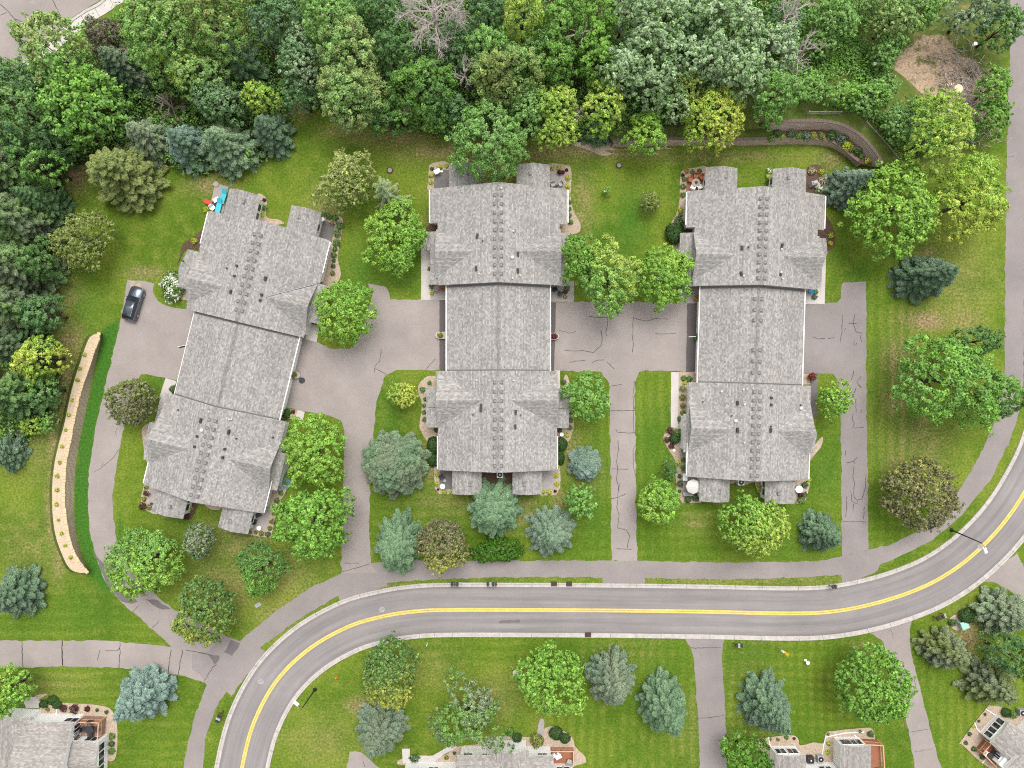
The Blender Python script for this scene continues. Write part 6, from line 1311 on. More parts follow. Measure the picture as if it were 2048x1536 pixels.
bp("in rounded bed left of right townhouse's lower half", q(A7, [(168,668,7,'darkred'),(135,765,6.5,'darkred'),(180,832,6.5,'darkred'),(218,752,10,'hedge'),(245,688,9,'green'),(310,985,5,'green'),(262,1025,5,'lime'),(312,1075,6,'green'),(270,1165,4,'dark')]), G2)
bp("by right townhouse's lower left patio", q(A7, [(275,1250,7,'dark'),(270,1330,3.5,'dark'),(360,1420,7,'dark'),(445,1400,7.5,'dark'),(460,1350,4,'green')]), G2)
bp("by right townhouse's lower right patio", q(A7, [(1645,1262,7,'dark'),(1640,1370,6.5,'dark'),(1605,1430,8,'green'),(1688,1205,5,'lime')]), G2)
bp("between lower porches of right townhouse", q(A7, [(1142,1300,6,'lime')]), G2)
bp("by left townhouse's upper left patio", q(L1, [(450,380,6,'lime'),(318,722,6.5,'lime')]), G3)
bp("between upper porches of left townhouse", q(L1, [(1085,358,5.8,'green'),(1062,430,5.5,'lime'),(1090,276,4,'darkred')]), G3)
bp("in long bed at upper right of left townhouse", q(L1, [(1740,430,6,'green'),(1800,455,7,'green'),(1868,470,7,'green'),(1915,555,8,'green'),(1890,642,8,'green'),(1882,745,8,'green'),(1865,815,5,'green'),(1853,880,6,'green'),(1853,938,4,'dark'),(1843,1000,5,'dark'),(1840,1075,5,'olive')]), G3)
bp("by lower left patio of left townhouse", q(L3, [(115,993,5,'olive'),(105,1050,5,'olive'),(92,1115,5,'olive'),(140,1200,6,'olive'),(80,1190,8,'darkred'),(565,1215,5.5,'lime'),(525,1290,7,'darkred')]), G3)
bp("in lower right bed of left townhouse", q(L3, [(1495,1055,5,'green'),(1455,1130,6,'green'),(1425,1260,5,'olive'),(1405,1345,5.5,'olive'),(1380,1415,5,'olive'),(1295,1470,5,'olive'),(1240,1455,4,'olive'),(1178,1455,4,'olive'),(1360,1478,6,'dark')]), G3)
bp("by lower right garage of left townhouse", q(L3, [(1550,245,9.5,'hedge'),(1620,225,4,'red')]), G3)
bp("at left garage of left townhouse", [(346, 778, 8, 'dark')], G3)
bp('on the tan gravel terrace', [(169,709,3.8,'tuft'),(160,737,3.4,'tuft'),(155,760,3.6,'tuft'),(144,800,3.2,'tuft'),(137,830,3.6,'tuft'),(131,860,3.2,'tuft'),(124,893,3.4,'tuft'),(119,925,3.6,'tuft'),(114,952,4,'tuft'),(114,980,3.8,'tuft'),(113,1009,4,'tuft'),(117,1040,2.8,'tuft'),(123,1067,3.6,'tuft'),(130,1091,3.2,'tuft'),(141,1115,3.8,'tuft')], 'tufts on the tan terrace', ZT - .02)
bp('in bed of lower left house', [(127,1417,7,'darkred'),(148,1418,9,'darkred'),(174.6,1417.5,6,'darkred'),(194,1420,3.5,'dark'),(213,1424,4,'dark'),(87.6,1408,8,'hedge'),(105,1400,9.5,'hedge'),(114,1409,8.5,'hedge'),(95.8,1419,4,'olive'),(223.5,1472.7,7,'green'),(223.4,1488,6.5,'dark'),(223.4,1502,7,'green')], 'shrubs at the lower left house')
bp('before bottom centre house', [(829,1516,11,'dark',.7),(893,1515,4.5,'olive'),(909,1506,3.5,'dark'),(1112,1466,14,'hedge',.9),(1130,1476,11,'hedge',.9),(1021,1465,9,'green'),(1034,1475,9.5,'hedge'),(1073,1480,14,'olive',1.1)], 'shrubs at the bottom centre house', order='left')
bp('at lower right house', [(1524,1481,4.5,'dark'),(1541,1478,3,'olive'),(1556,1479,3.5,'olive'),(1573,1475,4.5,'green'),(1588,1477,3,'darkred'),(1656.5,1468,3.4,'olive'),(1720,1463,3.5,'olive'),(1741.5,1468,7,'dark'),(1657,1487,4.6,'lime'),(1656,1504.7,4.6,'lime')], 'shrubs at the lower right house', order='left')
bp('at corner house, lower right', [(1970,1429,3,'dark'),(1957.6,1442,2.8,'dark'),(1947.6,1453,3.2,'lime'),(1939,1468,4.2,'dark'),(1931.7,1485.6,4.2,'dark'),(1948,1498,5.5,'dark'),(1964.7,1513.5,5.5,'dark'),(2012,1425,9,'hedge'),(2026,1430,8,'green')], 'shrubs at the corner house')
bp('beside pale green utility box', [(1904.6,1244.6,8,'dark'),(1932.5,1232,15,'hedge',1.0)], 'bushes by the utility box')
bp('on shelf between curved walls', [(1542,277,8,'green'),(1554,267,7.5,'dark'),(1565,273,5.5,'yellow'),(1582.5,268,8.5,'dark'),(1599,271,7.5,'green'),(1613,273,9,'blue'),(1627,271,7,'yellow'),(1644,271,8,'olive'),(1663,271,10,'dark'),(1683,279,11,'blue'),(1693.5,291,9,'lime'),(1703,296,8,'olive'),(1715,302,9,'dark'),(1735,322,6,'lime'),(1722,312,5,'green')], 'shrubs between the curved walls', ZL - .05, 'left')
# white hydrangea mass and the small loose tree, both single plants
o = thing('hydrangea_bush', 'large white hydrangea in full bloom at left corner of left townhouse', 'shrub', tuple(W(350, 574)) + (0,))
link('foliage', shrub_mesh(1.5, 'green', 901, 1.35, 1.5), o); link('bloom', shrub_mesh(1.55, 'white', 902, 1.4, 1.7), o)
T('crabapple_tree', 1339, 939, 19, 22, 'dark', 3, 'small sparse dark tree left of right townhouse near patio', leaf=.12, clump=.3, dens=.6, ragged=2)

M_pale = plain('pale_canvas', (.52, .50, .47), .8, .2)
M_lime = None
# ------------------------------------------------------------------ small things
def at(px, py, z=0.0): x, y = W(px, py, z); return (x, y, z)
def solo(name, label, cat, mb, mats, loc, rz=0.0, group=None, smooth=False): return tag(mb.build(name, mats, None, smooth, loc, rz), label, cat, group)
# street lamps
def lamp(base, top, head, h, label):
    t = thing('street_lamp', label, 'street lamp', at(*base)); b = Vector(at(*base)); tp = Vector(at(top[0], top[1], h)) - b; hd = Vector(at(head[0], head[1], h + .25)) - b
    MB().tube([(0, 0, 0), tp], [.10, .065], 8).build('pole', M_black, t); MB().lathe((0, 0, 0), [(.28, 0), (.28, .06), (.17, .2)], 12).build('base_plate', M_black, t)
    MB().tube([tp, tp.lerp(hd, .5) + Vector((0, 0, .18)), hd], [.035, .03, .03], 6).build('arm', M_black, t)
    hm = MB(); d = (hd - tp); d.z = 0; a = math.atan2(d.y, d.x)
    hm.box((0, 0, 0), (.85, .42, .16), 0, taper=.78); g = hm.build('lamp_head', M_white, t, loc=hd, rz=a, bevel=.03)
    MB().box((0, 0, -.09), (.6, .3, .03)).build('lens', M_glass, g)
lamp((1903, 1060), (1963, 1086), (1971, 1101), 6.4, 'black street lamp with white head leaning over the right bend')
lamp((630, 1379), (605, 1415), (592, 1407), 5.7, 'black street lamp standing in grass inside the lower left bend')
# mailboxes in clusters on a cross bar
M_box2 = plain('brown_box', (.07, .035, .025), .5)
def mailboxes(px, py, n, deg, label, cols):
    t = thing('mailbox_stand', label, 'mailbox', at(px, py), math.radians(deg)); p = MB()
    for x in (-.28 * n / 2, .28 * n / 2): p.box((x, 0, .5), (.09, .09, 1.0))
    p.box((0, 0, 1.0), (.34 * n + .1, .16, .06)); p.build('post', M_bark, t)
    for i in range(n):
        m = MB(); x = (i - (n - 1) / 2) * .36; m.box((x, 0, 1.12), (.26, .56, .16)); m.lathe((x, 0, 1.2), [(.11, 0), (.09, .06), (.02, .1)], 8); m.build('mailbox', [M_dark, M_box2, M_dark, M_grey][(cols + i) % 4], t)
mailboxes(913, 1164, 4, 0, 'row of four dark mailboxes on a bar over the kerb, left pair member', 0)
mailboxes(984, 1164, 4, 0, 'row of four dark mailboxes on a bar over the kerb, nearer road centre', 2)
mailboxes(1661, 1169, 2, 5, 'pair of brown mailboxes on the kerb near the right drive', 1)
mailboxes(1473, 1285, 3, 0, 'three grey mailboxes in grass by the straight lower drive', 2)
mailboxes(1873, 1229, 4, 24, 'row of four brown mailboxes on lawn below the right bend', 0)
mailboxes(444, 1428, 4, 68, 'row of four dark mailboxes in the strip at lower left bend', 2)
for px, py, lab in ((764, 1219, 'round pale manhole cover in the road, above the yellow line bend'), (522, 1363, 'round manhole cover in the road near the lower left bend'), (1961, 1094, 'round manhole cover in the road under the right lamp')):
    m = MB().lathe((0, 0, 0), [(.36, 0), (.36, .012)], 20); m.lathe((0, 0, .013), [(.29, 0), (.29, .012)], 18, 1); solo('manhole_cover', lab, 'manhole cover', m, [M_conc, M_lid], at(px, py, .05))
for px, py, lab in ((780, 341, 'rusty round lid in lawn below the upper left woods'), (1238, 331, 'rusty round lid in lawn between middle and right townhouses')):
    solo('manhole_cover', lab, 'drain lid', MB().lathe((0, 0, 0), [(.42, 0), (.42, .12), (.34, .16)], 18).lathe((0, 0, .165), [(.3, 0), (.3, .01)], 16, 1), [M_rust, M_lid], at(px, py))
for px, py, lab, dz in ((1108, 1167.5, 'left of two brown kerb drain grates above the road', 0), (1138, 1167.5, 'right of two brown kerb drain grates above the road', 0), (1176, 1269, 'single brown kerb drain grate below the road', 0)):
    m = MB().box((0, 0, .06), (.8, .62, .2))
    for i in range(7): m.box((-.33 + i * .11, 0, .165), (.05, .5, .02), mat=1)
    solo('drain_grate', lab, 'drain grate', m, [M_rust, M_dark], at(px, py))
solo('ground_box', 'pale grey square utility lid in lawn below left townhouse', 'utility lid', MB().box((0, 0, .03), (.85, .5, .08), .5).box((0, 0, .075), (.3, .05, .01), .5, 1), [M_grey, M_dark], at(516, 1210))
b = MB().box((0, 0, .45), (1.0, 1.0, .9)).box((0, 0, .94), (1.06, 1.06, .08), taper=.8); b.box((0, 0, .02), (1.9, 1.5, .06), mat=1)
solo('utility_box', 'pale green utility box in gravel between two bushes', 'utility box', b, [M_greenbox, M_patio], at(1922, 1247), .35)
# lawn sign flag, white marker, hydrant
t = thing('garden_flag', 'yellow and white flag on a thin pole in lawn below the road', 'flag', at(1556, 1291)); MB().tube([(0, 0, 0), (0, 0, 1.5)], .02, 6).build('pole', M_grey, t)
f = MB(); f.add([(.0, 0, 1.55), (1.0, -.6, 1.5), (1.0, -1.25, .9), (.2, -.6, .8)], [(0, 1, 2, 3)]); f.add([(.0, .0, 1.52), (.42, -.28, 1.56), (.3, -.6, 1.2), (-.1, -.25, 1.2)], [(0, 1, 2, 3)], 1); f.build('cloth', [M_flagy, M_white], t)
solo('bird_bath', 'small white bird bath standing on lawn below the road', 'bird bath', MB().lathe((0, 0, 0), [(.2, 0), (.08, .12), (.07, .6), (.24, .72), (.25, .8), (.15, .74)], 14), M_white, at(1611, 1321))
solo('fire_hydrant', 'small orange-red hydrant on grass inside lower left bend', 'hydrant', MB().lathe((0, 0, 0), [(.14, 0), (.1, .05), (.1, .5), (.15, .52), (.12, .62), (.04, .7)], 10).tube([(-.2, 0, .4), (.2, 0, .4)], .05, 8), M_orange, at(674, 1353), smooth=True)
solo('marker_post', 'thin white marker post beside lower kerb left of centre', 'marker post', MB().box((0, 0, .5), (.1, .06, 1.0)).box((0, 0, 1.02), (.12, .08, .05)), M_white, at(855, 1286))
# nest boxes on poles and the fresh stump
for px, py, dx, dy, lab in ((1750, 152, -3, -22, 'white nest box on a pole over the weedy clearing'), (1944, 140, 3, -50, 'white nest box on a tall pole right of bare earth')):
    h = 3.2 if dy > -30 else 6.0; t = thing('nest_box', lab, 'nest box', at(px, py)); b = Vector(at(px, py)); tp = Vector(at(px + dx, py + dy, h)) - b
    MB().tube([(0, 0, 0), tp], .04, 6).build('pole', M_grey, t); MB().box(tp + Vector((0, 0, .2)), (.32, .3, .45)).build('box', M_white, t); MB().box(tp + Vector((0, 0, .47)), (.42, .4, .08), taper=.6).build('roof', M_white, t)
m = MB().lathe((0, 0, 0), [(.75, 0), (.62, .15), (.58, .5)], 14)
rs = random.Random(4)
for i in range(26): a = rs.uniform(0, 6.28); d_ = rs.uniform(.4, 1.5); m.box((math.cos(a) * d_, math.sin(a) * d_ * .8, .06), (rs.uniform(.15, .5), .12, .1), rs.uniform(0, 3), 0)
solo('tree_stump', 'freshly cut pale stump with chips on the bare earth', 'stump', m, M_saw, at(1913, 180))
# brush pile of cut twigs
m = MB()
for i in range(650):
    a = rs.gauss(0, 1); b_ = rs.gauss(0, 1); x, y = W(1930 + a * 30 + b_ * 14, 190 + b_ * 52); an = rs.uniform(0, 3.14); L_ = rs.uniform(.4, 1.5); c = Vector((x, y, rs.uniform(.05, .4))); d = Vector((math.cos(an), math.sin(an), rs.gauss(0, .15))) * L_ / 2; m.tube([c - d, c + d], rs.uniform(.02, .05), 3, cap=False)
tag(m.build('brush_litter', M_deadwood), 'scattered cut twigs over the bare earth at upper right', 'brush', kind='stuff')
# fences
def fence(px, z, label, h=1.15):
    P = [Vector(W(p[0], p[1], z)) for p in px]; o = P[0]; t = thing('rail_fence', label, 'fence', (o.x, o.y, z)); tot = 0
    for a, b in zip(P[:-1], P[1:]):
        d = b - a; n = max(1, round(d.length / 2.3)); ang = math.atan2(d.y, d.x)
        for i in range(n + 1): q = a + d * (i / n) - o; MB().box((q.x, q.y, h / 2 - .1), (.12, .12, h + .2), ang).build('post', M_grey, t)
        for zz in (.45, .95): c = (a + b) / 2 - o; MB().box((c.x, c.y, zz), (d.length, .05, .12), ang).build('rail', M_grey, t)
fence([(1612, 229), (1676, 229)], ZU, 'short grey rail fence above the upper curved wall'); fence([(1726, 248), (1763, 288), (1803, 337)], ZU - .6, 'long grey rail fence slanting behind the curved wall')
# patio things
def chair(label, px, py, deg, mat, group=None, z=.05):
    t = thing('patio_chair', label, 'chair', at(px, py, z), math.radians(deg), group)
    MB().box((0, 0, .42), (.58, .56, .07)).build('seat', mat, t); MB().box((0, .29, .72), (.58, .07, .58)).build('backrest', mat, t)
    for sx in (-1, 1):
        MB().box((sx * .31, 0, .6), (.06, .5, .05)).build('armrest', mat, t)
        for sy in (-1, 1): MB().box((sx * .27, sy * .24, .2), (.045, .045, .4)).build('leg', mat, t)
    return t
def table(label, px, py, r, mat, z=.05, h=.72, square=False):
    t = thing('patio_table', label, 'table', at(px, py, z))
    (MB().box((0, 0, h), (r * 2, r * 1.4, .05), .5) if square else MB().lathe((0, 0, h - .03), [(r, 0), (r, .05), (r * .25, .055), (r * .25, .07)], 20)).build('tabletop', mat, t)
    MB().lathe((0, 0, 0), [(r * .5, 0), (r * .12, .06), (r * .1, h - .04)], 10).build('pedestal', mat, t)
def pot(label, px, py, r, mat, look=None, z=.04):
    t = thing('plant_pot', label, 'plant pot', at(px, py, z)); MB().lathe((0, 0, 0), [(r * .7, 0), (r, r * 1.3), (r * 1.08, r * 1.35), (r * .9, r * 1.3)], 12).build('pot', mat, t)
    if look: SEED[0] += 1; o = link('foliage', shrub_mesh(r * 1.5, look, SEED[0]), t); o.location = (0, 0, r * 1.1)
def lounger(label, px, py, deg, mat):
    t = thing('sun_lounger', label, 'sun lounger', at(px, py, .05), math.radians(deg)); MB().box((0, -.35, .36), (.68, 1.35, .09)).build('cushion', mat, t)
    b = MB(); b.add([(-.34, .33, .32), (.34, .33, .32), (.34, .95, .8), (-.34, .95, .8), (-.34, .33, .41), (.34, .33, .41), (.34, .93, .89), (-.34, .93, .89)], [(0,3,2,1),(4,5,6,7),(0,1,5,4),(1,2,6,5),(2,3,7,6),(3,0,4,7)]); b.build('backrest', mat, t)
    for sx in (-.28, .28):
        for sy in (-.9, .25): MB().box((sx, sy, .16), (.05, .05, .32)).build('leg', M_white, t)
lounger('turquoise sun lounger on grey patio, nearer the lawn', 449, 394, -18, M_teal); lounger('turquoise sun lounger on grey patio, nearer the roof', 440, 413, -14, M_teal)
table('small white table between turquoise loungers', 435, 401, .4, M_white, h=.45, square=True); pot('dark round pot beside turquoise loungers', 428, 409, .3, M_dark)
solo('wheelbarrow', 'small red barrow at left of the turquoise loungers', 'barrow', MB().box((0, 0, .35), (.9, .5, .3), taper=1.2).tube([(.45, .2, .35), (1.0, .25, .5)], .025, 5).tube([(.45, -.2, .35), (1.0, -.25, .5)], .025, 5).lathe((-.5, 0, .02), [(.16, 0), (.16, .1)], 10), M_red, at(419, 406), -.5)
chair('white chair under the eave on grey loungers patio', 428, 417, 40, M_white)
solo('rock', 'pale stone at far corner of the loungers patio', 'rock', MB().lathe((0, 0, 0), [(.4, 0), (.42, .2), (.2, .34)], 7), M_stone, at(433, 369))
table('white round table on dark patio at upper right of left townhouse', 647, 441, .28, M_white); pot('small orange pot on dark patio of left townhouse', 665, 447, .2, M_terracotta, 'orange')
chair('black mesh chair on lower right patio, nearer the wall', 503.5, 1030, 200, M_dark); chair('black mesh chair on lower right patio, farther from wall', 511, 1041, 160, M_dark)
table('dark square table on lower right patio of left townhouse', 520, 1028, .38, M_dark, square=True); t = pot('white ring planter on lower right patio of left townhouse', 520, 1055, .3, M_white)
pot('white ring planter on lower left patio of left townhouse', 297.5, 986, .28, M_white, 'darkred'); pot('small dark pot on lower left patio of left townhouse', 304, 1007, .17, M_dark)
def coil(label, px, py):
    m = MB(); 
    for k in range(5): m.tube([(math.cos(a / 12 * 6.283) * (.32 + .1 * k), math.sin(a / 12 * 6.283) * (.32 + .1 * k), .08 + .03 * k) for a in range(13)], .035, 5, cap=False)
    solo('garden_hose', label, 'hose', m, plain('blue_hose', (.12, .24, .30), .5), at(px, py))
coil('blue coiled hose on grass right of left townhouse', 572, 967)
# planters standing between paired garage doors
def planter(px, py, deg, label, look, mat=None):
    t = thing('garage_planter', label, 'planter', at(px, py, .02), math.radians(deg)); m = MB(); mat = mat or M_gravel_w
    pts = [(0, -.48), (.95, -.48), (1.25, -.3), (1.38, 0), (1.25, .3), (.95, .48), (0, .48)]; m.poly(pts, .38, thick=.38); m.build('rim', M_conc, t)
    MB().poly([(x * .86 + .05, y * .78) for x, y in pts], .395).build('soil', mat, t); SEED[0] += 1; o = link('foliage', shrub_mesh(.42, look, SEED[0]), t); o.location = (.65, 0, .38)
planter(582, 747, -13.7, 'stone planter between right garages of left townhouse', 'olive'); planter(891, 671, 180, 'stone planter between left garages of middle townhouse', 'olive'); planter(1098, 673, 0, 'stone planter with red flowers between right garages of middle townhouse', 'red', M_mulch)
solo('manhole_cover', 'dark round lid on asphalt beside the stone planter', 'manhole cover', MB().lathe((0, 0, 0), [(.42, 0), (.42, .03), (.36, .035)], 20), M_dark, at(604, 761, .03))
def flagarm(px, py, deg, label, mat):
    t = thing('wall_flag', label, 'flag', at(px, py, 2.2), math.radians(deg)); MB().tube([(0, 0, 0), (1.05, 0, .35)], .025, 6).build('pole', M_white, t); MB().add([(.25, 0, .08), (1.0, .02, .33), (1.02, .16, -.25), (.3, .1, -.5)], [(0, 1, 2, 3)]).build('cloth', mat, t)
flagarm(1392, 673, 180, 'small pale blue flag on pole at right townhouse garage', plain('pale_blue_cloth', (.25, .42, .55), .8)); flagarm(373, 690, 195, 'small dark flag on pole at left townhouse garage', M_dark)
pot('green plant pot below the blue garage flag', 1391, 677, .28, M_dark, 'green'); pot('orange mum pot at left garage of right townhouse', 1392, 598, .3, M_terracotta, 'orange')
pot('red and white flower planter at lower right garage of right townhouse', 1620, 753, .42, M_terracotta, 'red')
# middle townhouse patios
table('white square table on upper left patio of middle townhouse', 875.5, 345.5, .42, M_white, square=True); pot('tiny white pot beside square white table', 884, 343.5, .14, M_white)
pot('left dark pot by upper right patio of middle townhouse', 1118.6, 346.5, .22, M_dark, 'darkred'); pot('right dark pot by upper right patio of middle townhouse', 1125.7, 346, .18, M_dark, 'darkred')
chair('grey chair on upper right patio, left of pair', 1106, 370, 20, M_grey); chair('grey chair on upper right patio, right of pair', 1121, 369, -60, M_grey)
chair('brown entry chair nearer the walk, left garage of middle townhouse', 873, 578, 180, M_stone); chair('brown entry chair nearer the garage, left garage of middle townhouse', 886, 577, 150, M_terracotta)
chair('black entry chair nearer garage, right side of middle townhouse', 1109, 579, 200, M_dark); chair('black entry chair below the other, right side of middle townhouse', 1120, 588, 160, M_dark)
table('white round table on lower left patio of middle townhouse', 886, 971.5, .36, M_white); pot('small grey pot above the white round table', 890, 961, .2, M_grey); chair('dark chair on lower left patio of middle townhouse', 884, 953, 30, M_dark)
pot('white pot in gravel right of middle townhouse', 1123, 868.5, .26, M_white)
def aircon(px, py, label, col, deg=0):
    t = thing('air_conditioner', label, 'air conditioner', at(px, py, .04), math.radians(deg)); MB().box((0, 0, .4), (.85, .85, .8)).build('case', col, t, bevel=.03); MB().lathe((0, 0, .8), [(.36, 0), (.36, .02), (.3, .035)], 18).build('fan_grille', M_black, t); MB().lathe((0, 0, .83), [(.1, 0), (.1, .02)], 10).build('hub', M_white, t)
aircon(1000, 948, 'white air conditioner between lower porches of middle townhouse', M_white); aircon(1479, 963, 'white air conditioner between lower porches of right townhouse', M_white)
aircon(1617.5, 1515, 'dark air conditioner at lower right house, left one', M_dark); aircon(1637, 1513, 'grey air conditioner at lower right house, right one', M_grey); aircon(2038, 1421, 'air conditioner at right edge, corner house', M_grey); 
# right townhouse patio set
t = thing('fire_table', 'round stone fire table on the paver patio', 'table', at(1390, 367.5, .05)); MB().lathe((0, 0, 0), [(.55, 0), (.5, .5), (.58, .52), (.58, .6), (.24, .61)], 20).build('tabletop', M_stone, t); MB().lathe((0, 0, .615), [(.22, 0), (.22, .02)], 14).build('burner', M_dark, t)
chair('white armchair left below the fire table', 1384, 377, 155, M_white); chair('white armchair right below the fire table', 1398, 375.5, 205, M_white); chair('brown chair left of the fire table', 1379, 361, 70, M_terracotta); chair('brown chair right above the fire table', 1402, 356, -50, M_terracotta); chair('brown chair directly above the fire table', 1391, 353, 0, M_terracotta)
solo('covered_grill', 'grey covered grill in flower bed, upper right of right townhouse', 'grill', MB().box((0, 0, .5), (1.1, .7, 1.0), .3, taper=.75).box((0, 0, 1.05), (.7, .4, .2), .3, taper=.7), plain('grey_cover', (.33, .33, .36), .8), at(1624, 369))
solo('rock', 'grey boulder beside covered grill', 'rock', MB().lathe((0, 0, 0), [(.5, 0), (.52, .25), (.25, .45)], 8), M_stone, at(1634, 371))
chair('bright blue chair at right entry of right townhouse', 1619, 583, 180, M_blue); chair('wire chair at left entry of right townhouse, left one', 1374, 581, 200, M_stone); chair('wire chair at left entry of right townhouse, right one', 1383, 581, 160, M_stone)
# right townhouse lower left patio: parasol and bench
t = thing('parasol', 'big white parasol open over lower left patio of right townhouse', 'parasol', at(1379, 969, .05)); MB().lathe((0, 0, 2.0), [(1.0, 0), (.98, .03), (.52, .25), (.05, .42)], 8).build('canopy', M_pale, t); MB().tube([(0, 0, 0), (0, 0, 2.5)], .03, 6).build('pole', M_grey, t)
solo('garden_bench', 'grey bench below the white parasol', 'bench', MB().box((0, 0, .42), (1.3, .45, .07)).box((0, -.22, .7), (1.3, .06, .5)).box((-.55, 0, .2), (.07, .4, .4)).box((.55, 0, .2), (.07, .4, .4)), M_grey, at(1374, 986, .05))
pot('dark pot right of the white parasol', 1393, 976, .34, M_dark); solo('storage_box', 'white storage box above the white parasol', 'storage box', MB().box((0, 0, .35), (.55, .9, .7)).box((0, 0, .73), (.6, .95, .06)), M_white, at(1368, 953, .05))
table('white round table right of lower right porch, right townhouse', 1594, 977, .5, M_white); pot('dark pot below white round table, right townhouse', 1598, 989, .25, M_dark, 'darkred')
solo('lawn_gnome_post', 'teal garden post in rounded bed of right townhouse', 'garden post', MB().box((0, 0, .4), (.16, .16, .8)).box((0, 0, .84), (.3, .3, .1), taper=.5), plain('teal_paint', (.03, .20, .26), .5), at(1363, 903))
solo('rock', 'white stone in rounded bed of right townhouse', 'rock', MB().lathe((0, 0, 0), [(.22, 0), (.22, .1), (.1, .2)], 7), M_white, at(1348, 901))
solo('sapling_guard', 'white guard around tiny staked sapling', 'tree guard', MB().lathe((0, 0, 0), [(.16, 0), (.16, .4), (.13, .41)], 10), M_white, at(1208, 385))
# lower houses
def pipe(px, label, z=.12):
    P = [Vector(at(*p, z)) for p in px]; o = P[0].copy(); m = MB().tube([p - o for p in P], .075, 6); solo('drain_pipe', label, 'drain pipe', m, M_trim, o)
pipe([(1537, 1474), (1539, 1488), (1548, 1503)], 'white drain pipe on gravel left of lower right house'); pipe([(1644, 1512), (1647, 1492), (1651, 1474), (1690, 1466), (1728, 1464)], 'long bent white drain pipe on gravel, lower right house'); pipe([(1708, 1469), (1720, 1482)], 'short white drain pipe before right gable, lower right house')
pipe([(1971, 1418), (1996, 1434)], 'straight white drain pipe above corner house'); pipe([(1949, 1445), (1954, 1458), (1967, 1470)], 'bent white drain pipe left of corner house'); pipe([(1964, 1526), (1972, 1518)], 'short white drain pipe below corner house deck'); pipe([(112, 1428), (115, 1415)], 'white drain pipe among dark red shrubs')
chair('white chair on reddish deck, upper left of three', 1107, 1508, 40, M_white, z=.4); table('white table on reddish deck of bottom centre house', 1116, 1508, .42, M_white, .4, square=True); chair('grey chair on reddish deck, lower right corner', 1138, 1520, 160, M_grey, z=.4)
table('dark round table on weathered deck of lower left house', 185, 1455, .55, M_dark, .95)
for a, dg in ((0, 90), (90, 180), (180, 270), (270, 0)): x_, y_ = 185 + 13 * math.cos(math.radians(a)), 1455 - 13 * math.sin(math.radians(a)); chair('dark chair ' + {0: 'right of', 90: 'above', 180: 'left of', 270: 'below'}[a] + ' dark table on weathered deck', x_, y_, {0: -90, 90: 0, 180: 90, 270: 180}[a], M_dark, z=.95)
table('dark table on red deck of corner house', 1974, 1507, .4, M_dark, .65); chair('dark chair on red deck near the sunroom wall', 1986, 1503, -40, M_dark, z=.65); chair('white chair beside dark table on red deck', 1967, 1503, 60, M_white, z=.65)
pot('dark pot on small red deck of lower right house', 1738, 1508, .3, M_dark)
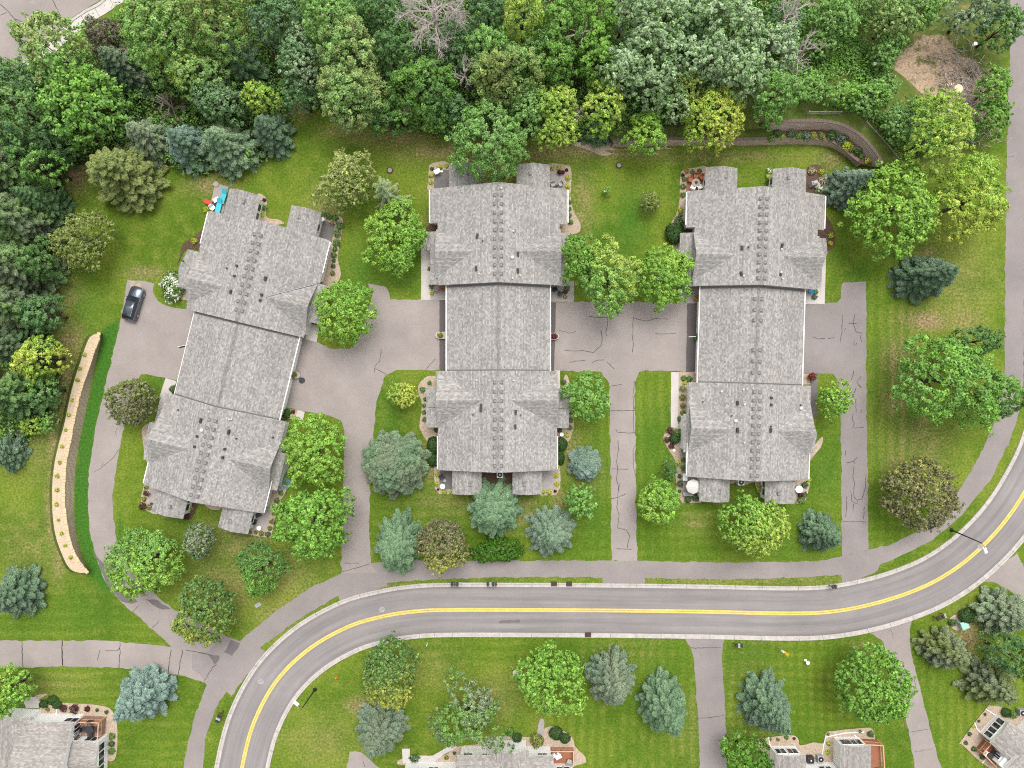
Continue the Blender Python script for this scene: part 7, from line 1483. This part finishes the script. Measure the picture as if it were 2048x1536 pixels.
# ------------------------------------------------------------------ the parked car
def car():
    a = Vector(at(262.5, 639)); b = Vector(at(281, 578)); d = b - a; ang = math.atan2(d.y, d.x); c = (a + b) / 2
    t = thing('parked_car', 'dark grey estate car parked in the bay left of left townhouse', 'car', (c.x, c.y, .025), ang)
    paint = mat_base('car_paint', .28, .6); pm = paint[0]; paint[3].inputs['Base Color'].default_value = (.085, .10, .125, 1); paint[3].inputs['Metallic'].default_value = .55; paint[3].inputs['Coat Weight'].default_value = .8
    L, Wd = 4.75, 1.86
    def loft(secs, mat, name, parent, smooth=True):
        mb = MB(); n = len(secs[0]); 
        for s in secs: mb.v += s
        for i in range(len(secs) - 1):
            for j in range(n): mb.f.append([i * n + j, i * n + (j + 1) % n, (i + 1) * n + (j + 1) % n, (i + 1) * n + j]); mb.m.append(0)
        mb.f.append(list(range(n - 1, -1, -1))); mb.m.append(0); mb.f.append([(len(secs) - 1) * n + j for j in range(n)]); mb.m.append(0)
        return mb.build(name, mat, parent, smooth)
    def sec(x, w, z0, z1, bulge=.92, rnd=.12):
        h = w / 2; return [(x, -h * .9, z0), (x, h * .9, z0), (x, h, z0 + .18), (x, h, z1 - rnd), (x, h * bulge, z1), (x, -h * bulge, z1), (x, -h, z1 - rnd), (x, -h, z0 + .18)]
    S_ = [sec(-2.37, 1.45, .38, .82), sec(-2.28, 1.68, .26, .96), sec(-2.0, 1.83, .22, 1.02), sec(-1.0, Wd, .2, 1.02), (sec(0, Wd, .2, 1.0)), sec(.8, Wd, .2, .98), sec(1.35, Wd, .21, .95), sec(1.95, 1.80, .22, .86), sec(2.25, 1.62, .26, .76), sec(2.37, 1.35, .36, .66)]
    loft(S_, pm, 'body', t)
    def cs(x, w0, w1, z0, z1): return [(x, -w0 / 2, z0), (x, w0 / 2, z0), (x, w1 / 2, z1), (x, -w1 / 2, z1)]
    loft([cs(-2.12, 1.55, 1.5, .98, 1.02), cs(-1.75, 1.66, 1.30, .98, 1.46), cs(-.6, 1.7, 1.30, .98, 1.53), cs(.25, 1.68, 1.26, .96, 1.48), cs(1.0, 1.55, 1.5, .92, .97)], M_glass, 'glasshouse', t, False)
    loft([cs(-1.78, 1.30, 1.16, 1.44, 1.50), cs(-.6, 1.32, 1.18, 1.50, 1.57), cs(.2, 1.26, 1.12, 1.46, 1.52)], pm, 'roof', t)
    for s in (-1, 1):
        MB().tube([(-1.7, s * .58, 1.52), (-.6, s * .60, 1.59), (.05, s * .57, 1.54)], .025, 5).build('roof_rail', M_grey, t)
        m = MB(); m.add([(-2.1, s * .78, .99), (-1.75, s * .66, 1.45), (-1.66, s * .66, 1.46), (-1.98, s * .80, .99)], [(0, 1, 2, 3)]); m.tube([(.22, s * .64, 1.48), (1.0, s * .78, .96)], .04, 5); m.tube([(-.55, s * .66, 1.50), (-.5, s * .84, 1.0)], .045, 5); m.build('pillar', pm, t)
        MB().box((.72, s * 1.0, 1.02), (.16, .22, .14), taper=.8).build('mirror', pm, t)
        MB().box((2.16, s * .62, .68), (.26, .38, .14), s * -.35).build('headlight', M_grey, t); MB().box((-2.26, s * .66, .86), (.14, .32, .16), s * .3).build('taillight', M_red, t)
        for x in (-1.42, 1.42):
            w = MB(); n = 18
            for k, (r_, y_) in enumerate(((.25, .10), (.33, .11), (.34, .04), (.34, -.06), (.33, -.11), (.25, -.10))):
                for j in range(n): w.v.append((r_ * math.cos(6.283 * j / n), y_, r_ * math.sin(6.283 * j / n)))
            for k in range(5):
                for j in range(n): w.f.append([k * n + j, k * n + (j + 1) % n, (k + 1) * n + (j + 1) % n, (k + 1) * n + j]); w.m.append(0)
            wl_ = w.build('wheel', M_black, t, loc=(x, s * .83, .34)); r_ = MB()
            r_.v = [(.25 * math.cos(6.283 * j / 14), s * .095, .25 * math.sin(6.283 * j / 14)) for j in range(14)]; r_.f = [list(range(14))]; r_.m = [0]; r_.build('rim', M_grey, wl_)
    MB().box((2.33, 0, .5), (.1, .9, .14)).build('grille', M_black, t); MB().box((-2.36, 0, .62), (.05, .55, .13)).build('number_plate', M_white, t)
    MB().tube([(.98, -.55, .985), (.75, .1, 1.12)], .015, 4).build('wiper', M_black, t)
    MB().poly([(-.45, -.38), (.05, -.36), (.05, .36), (-.45, .38)], 1.572).build('sunroof', M_glass, t)
car()
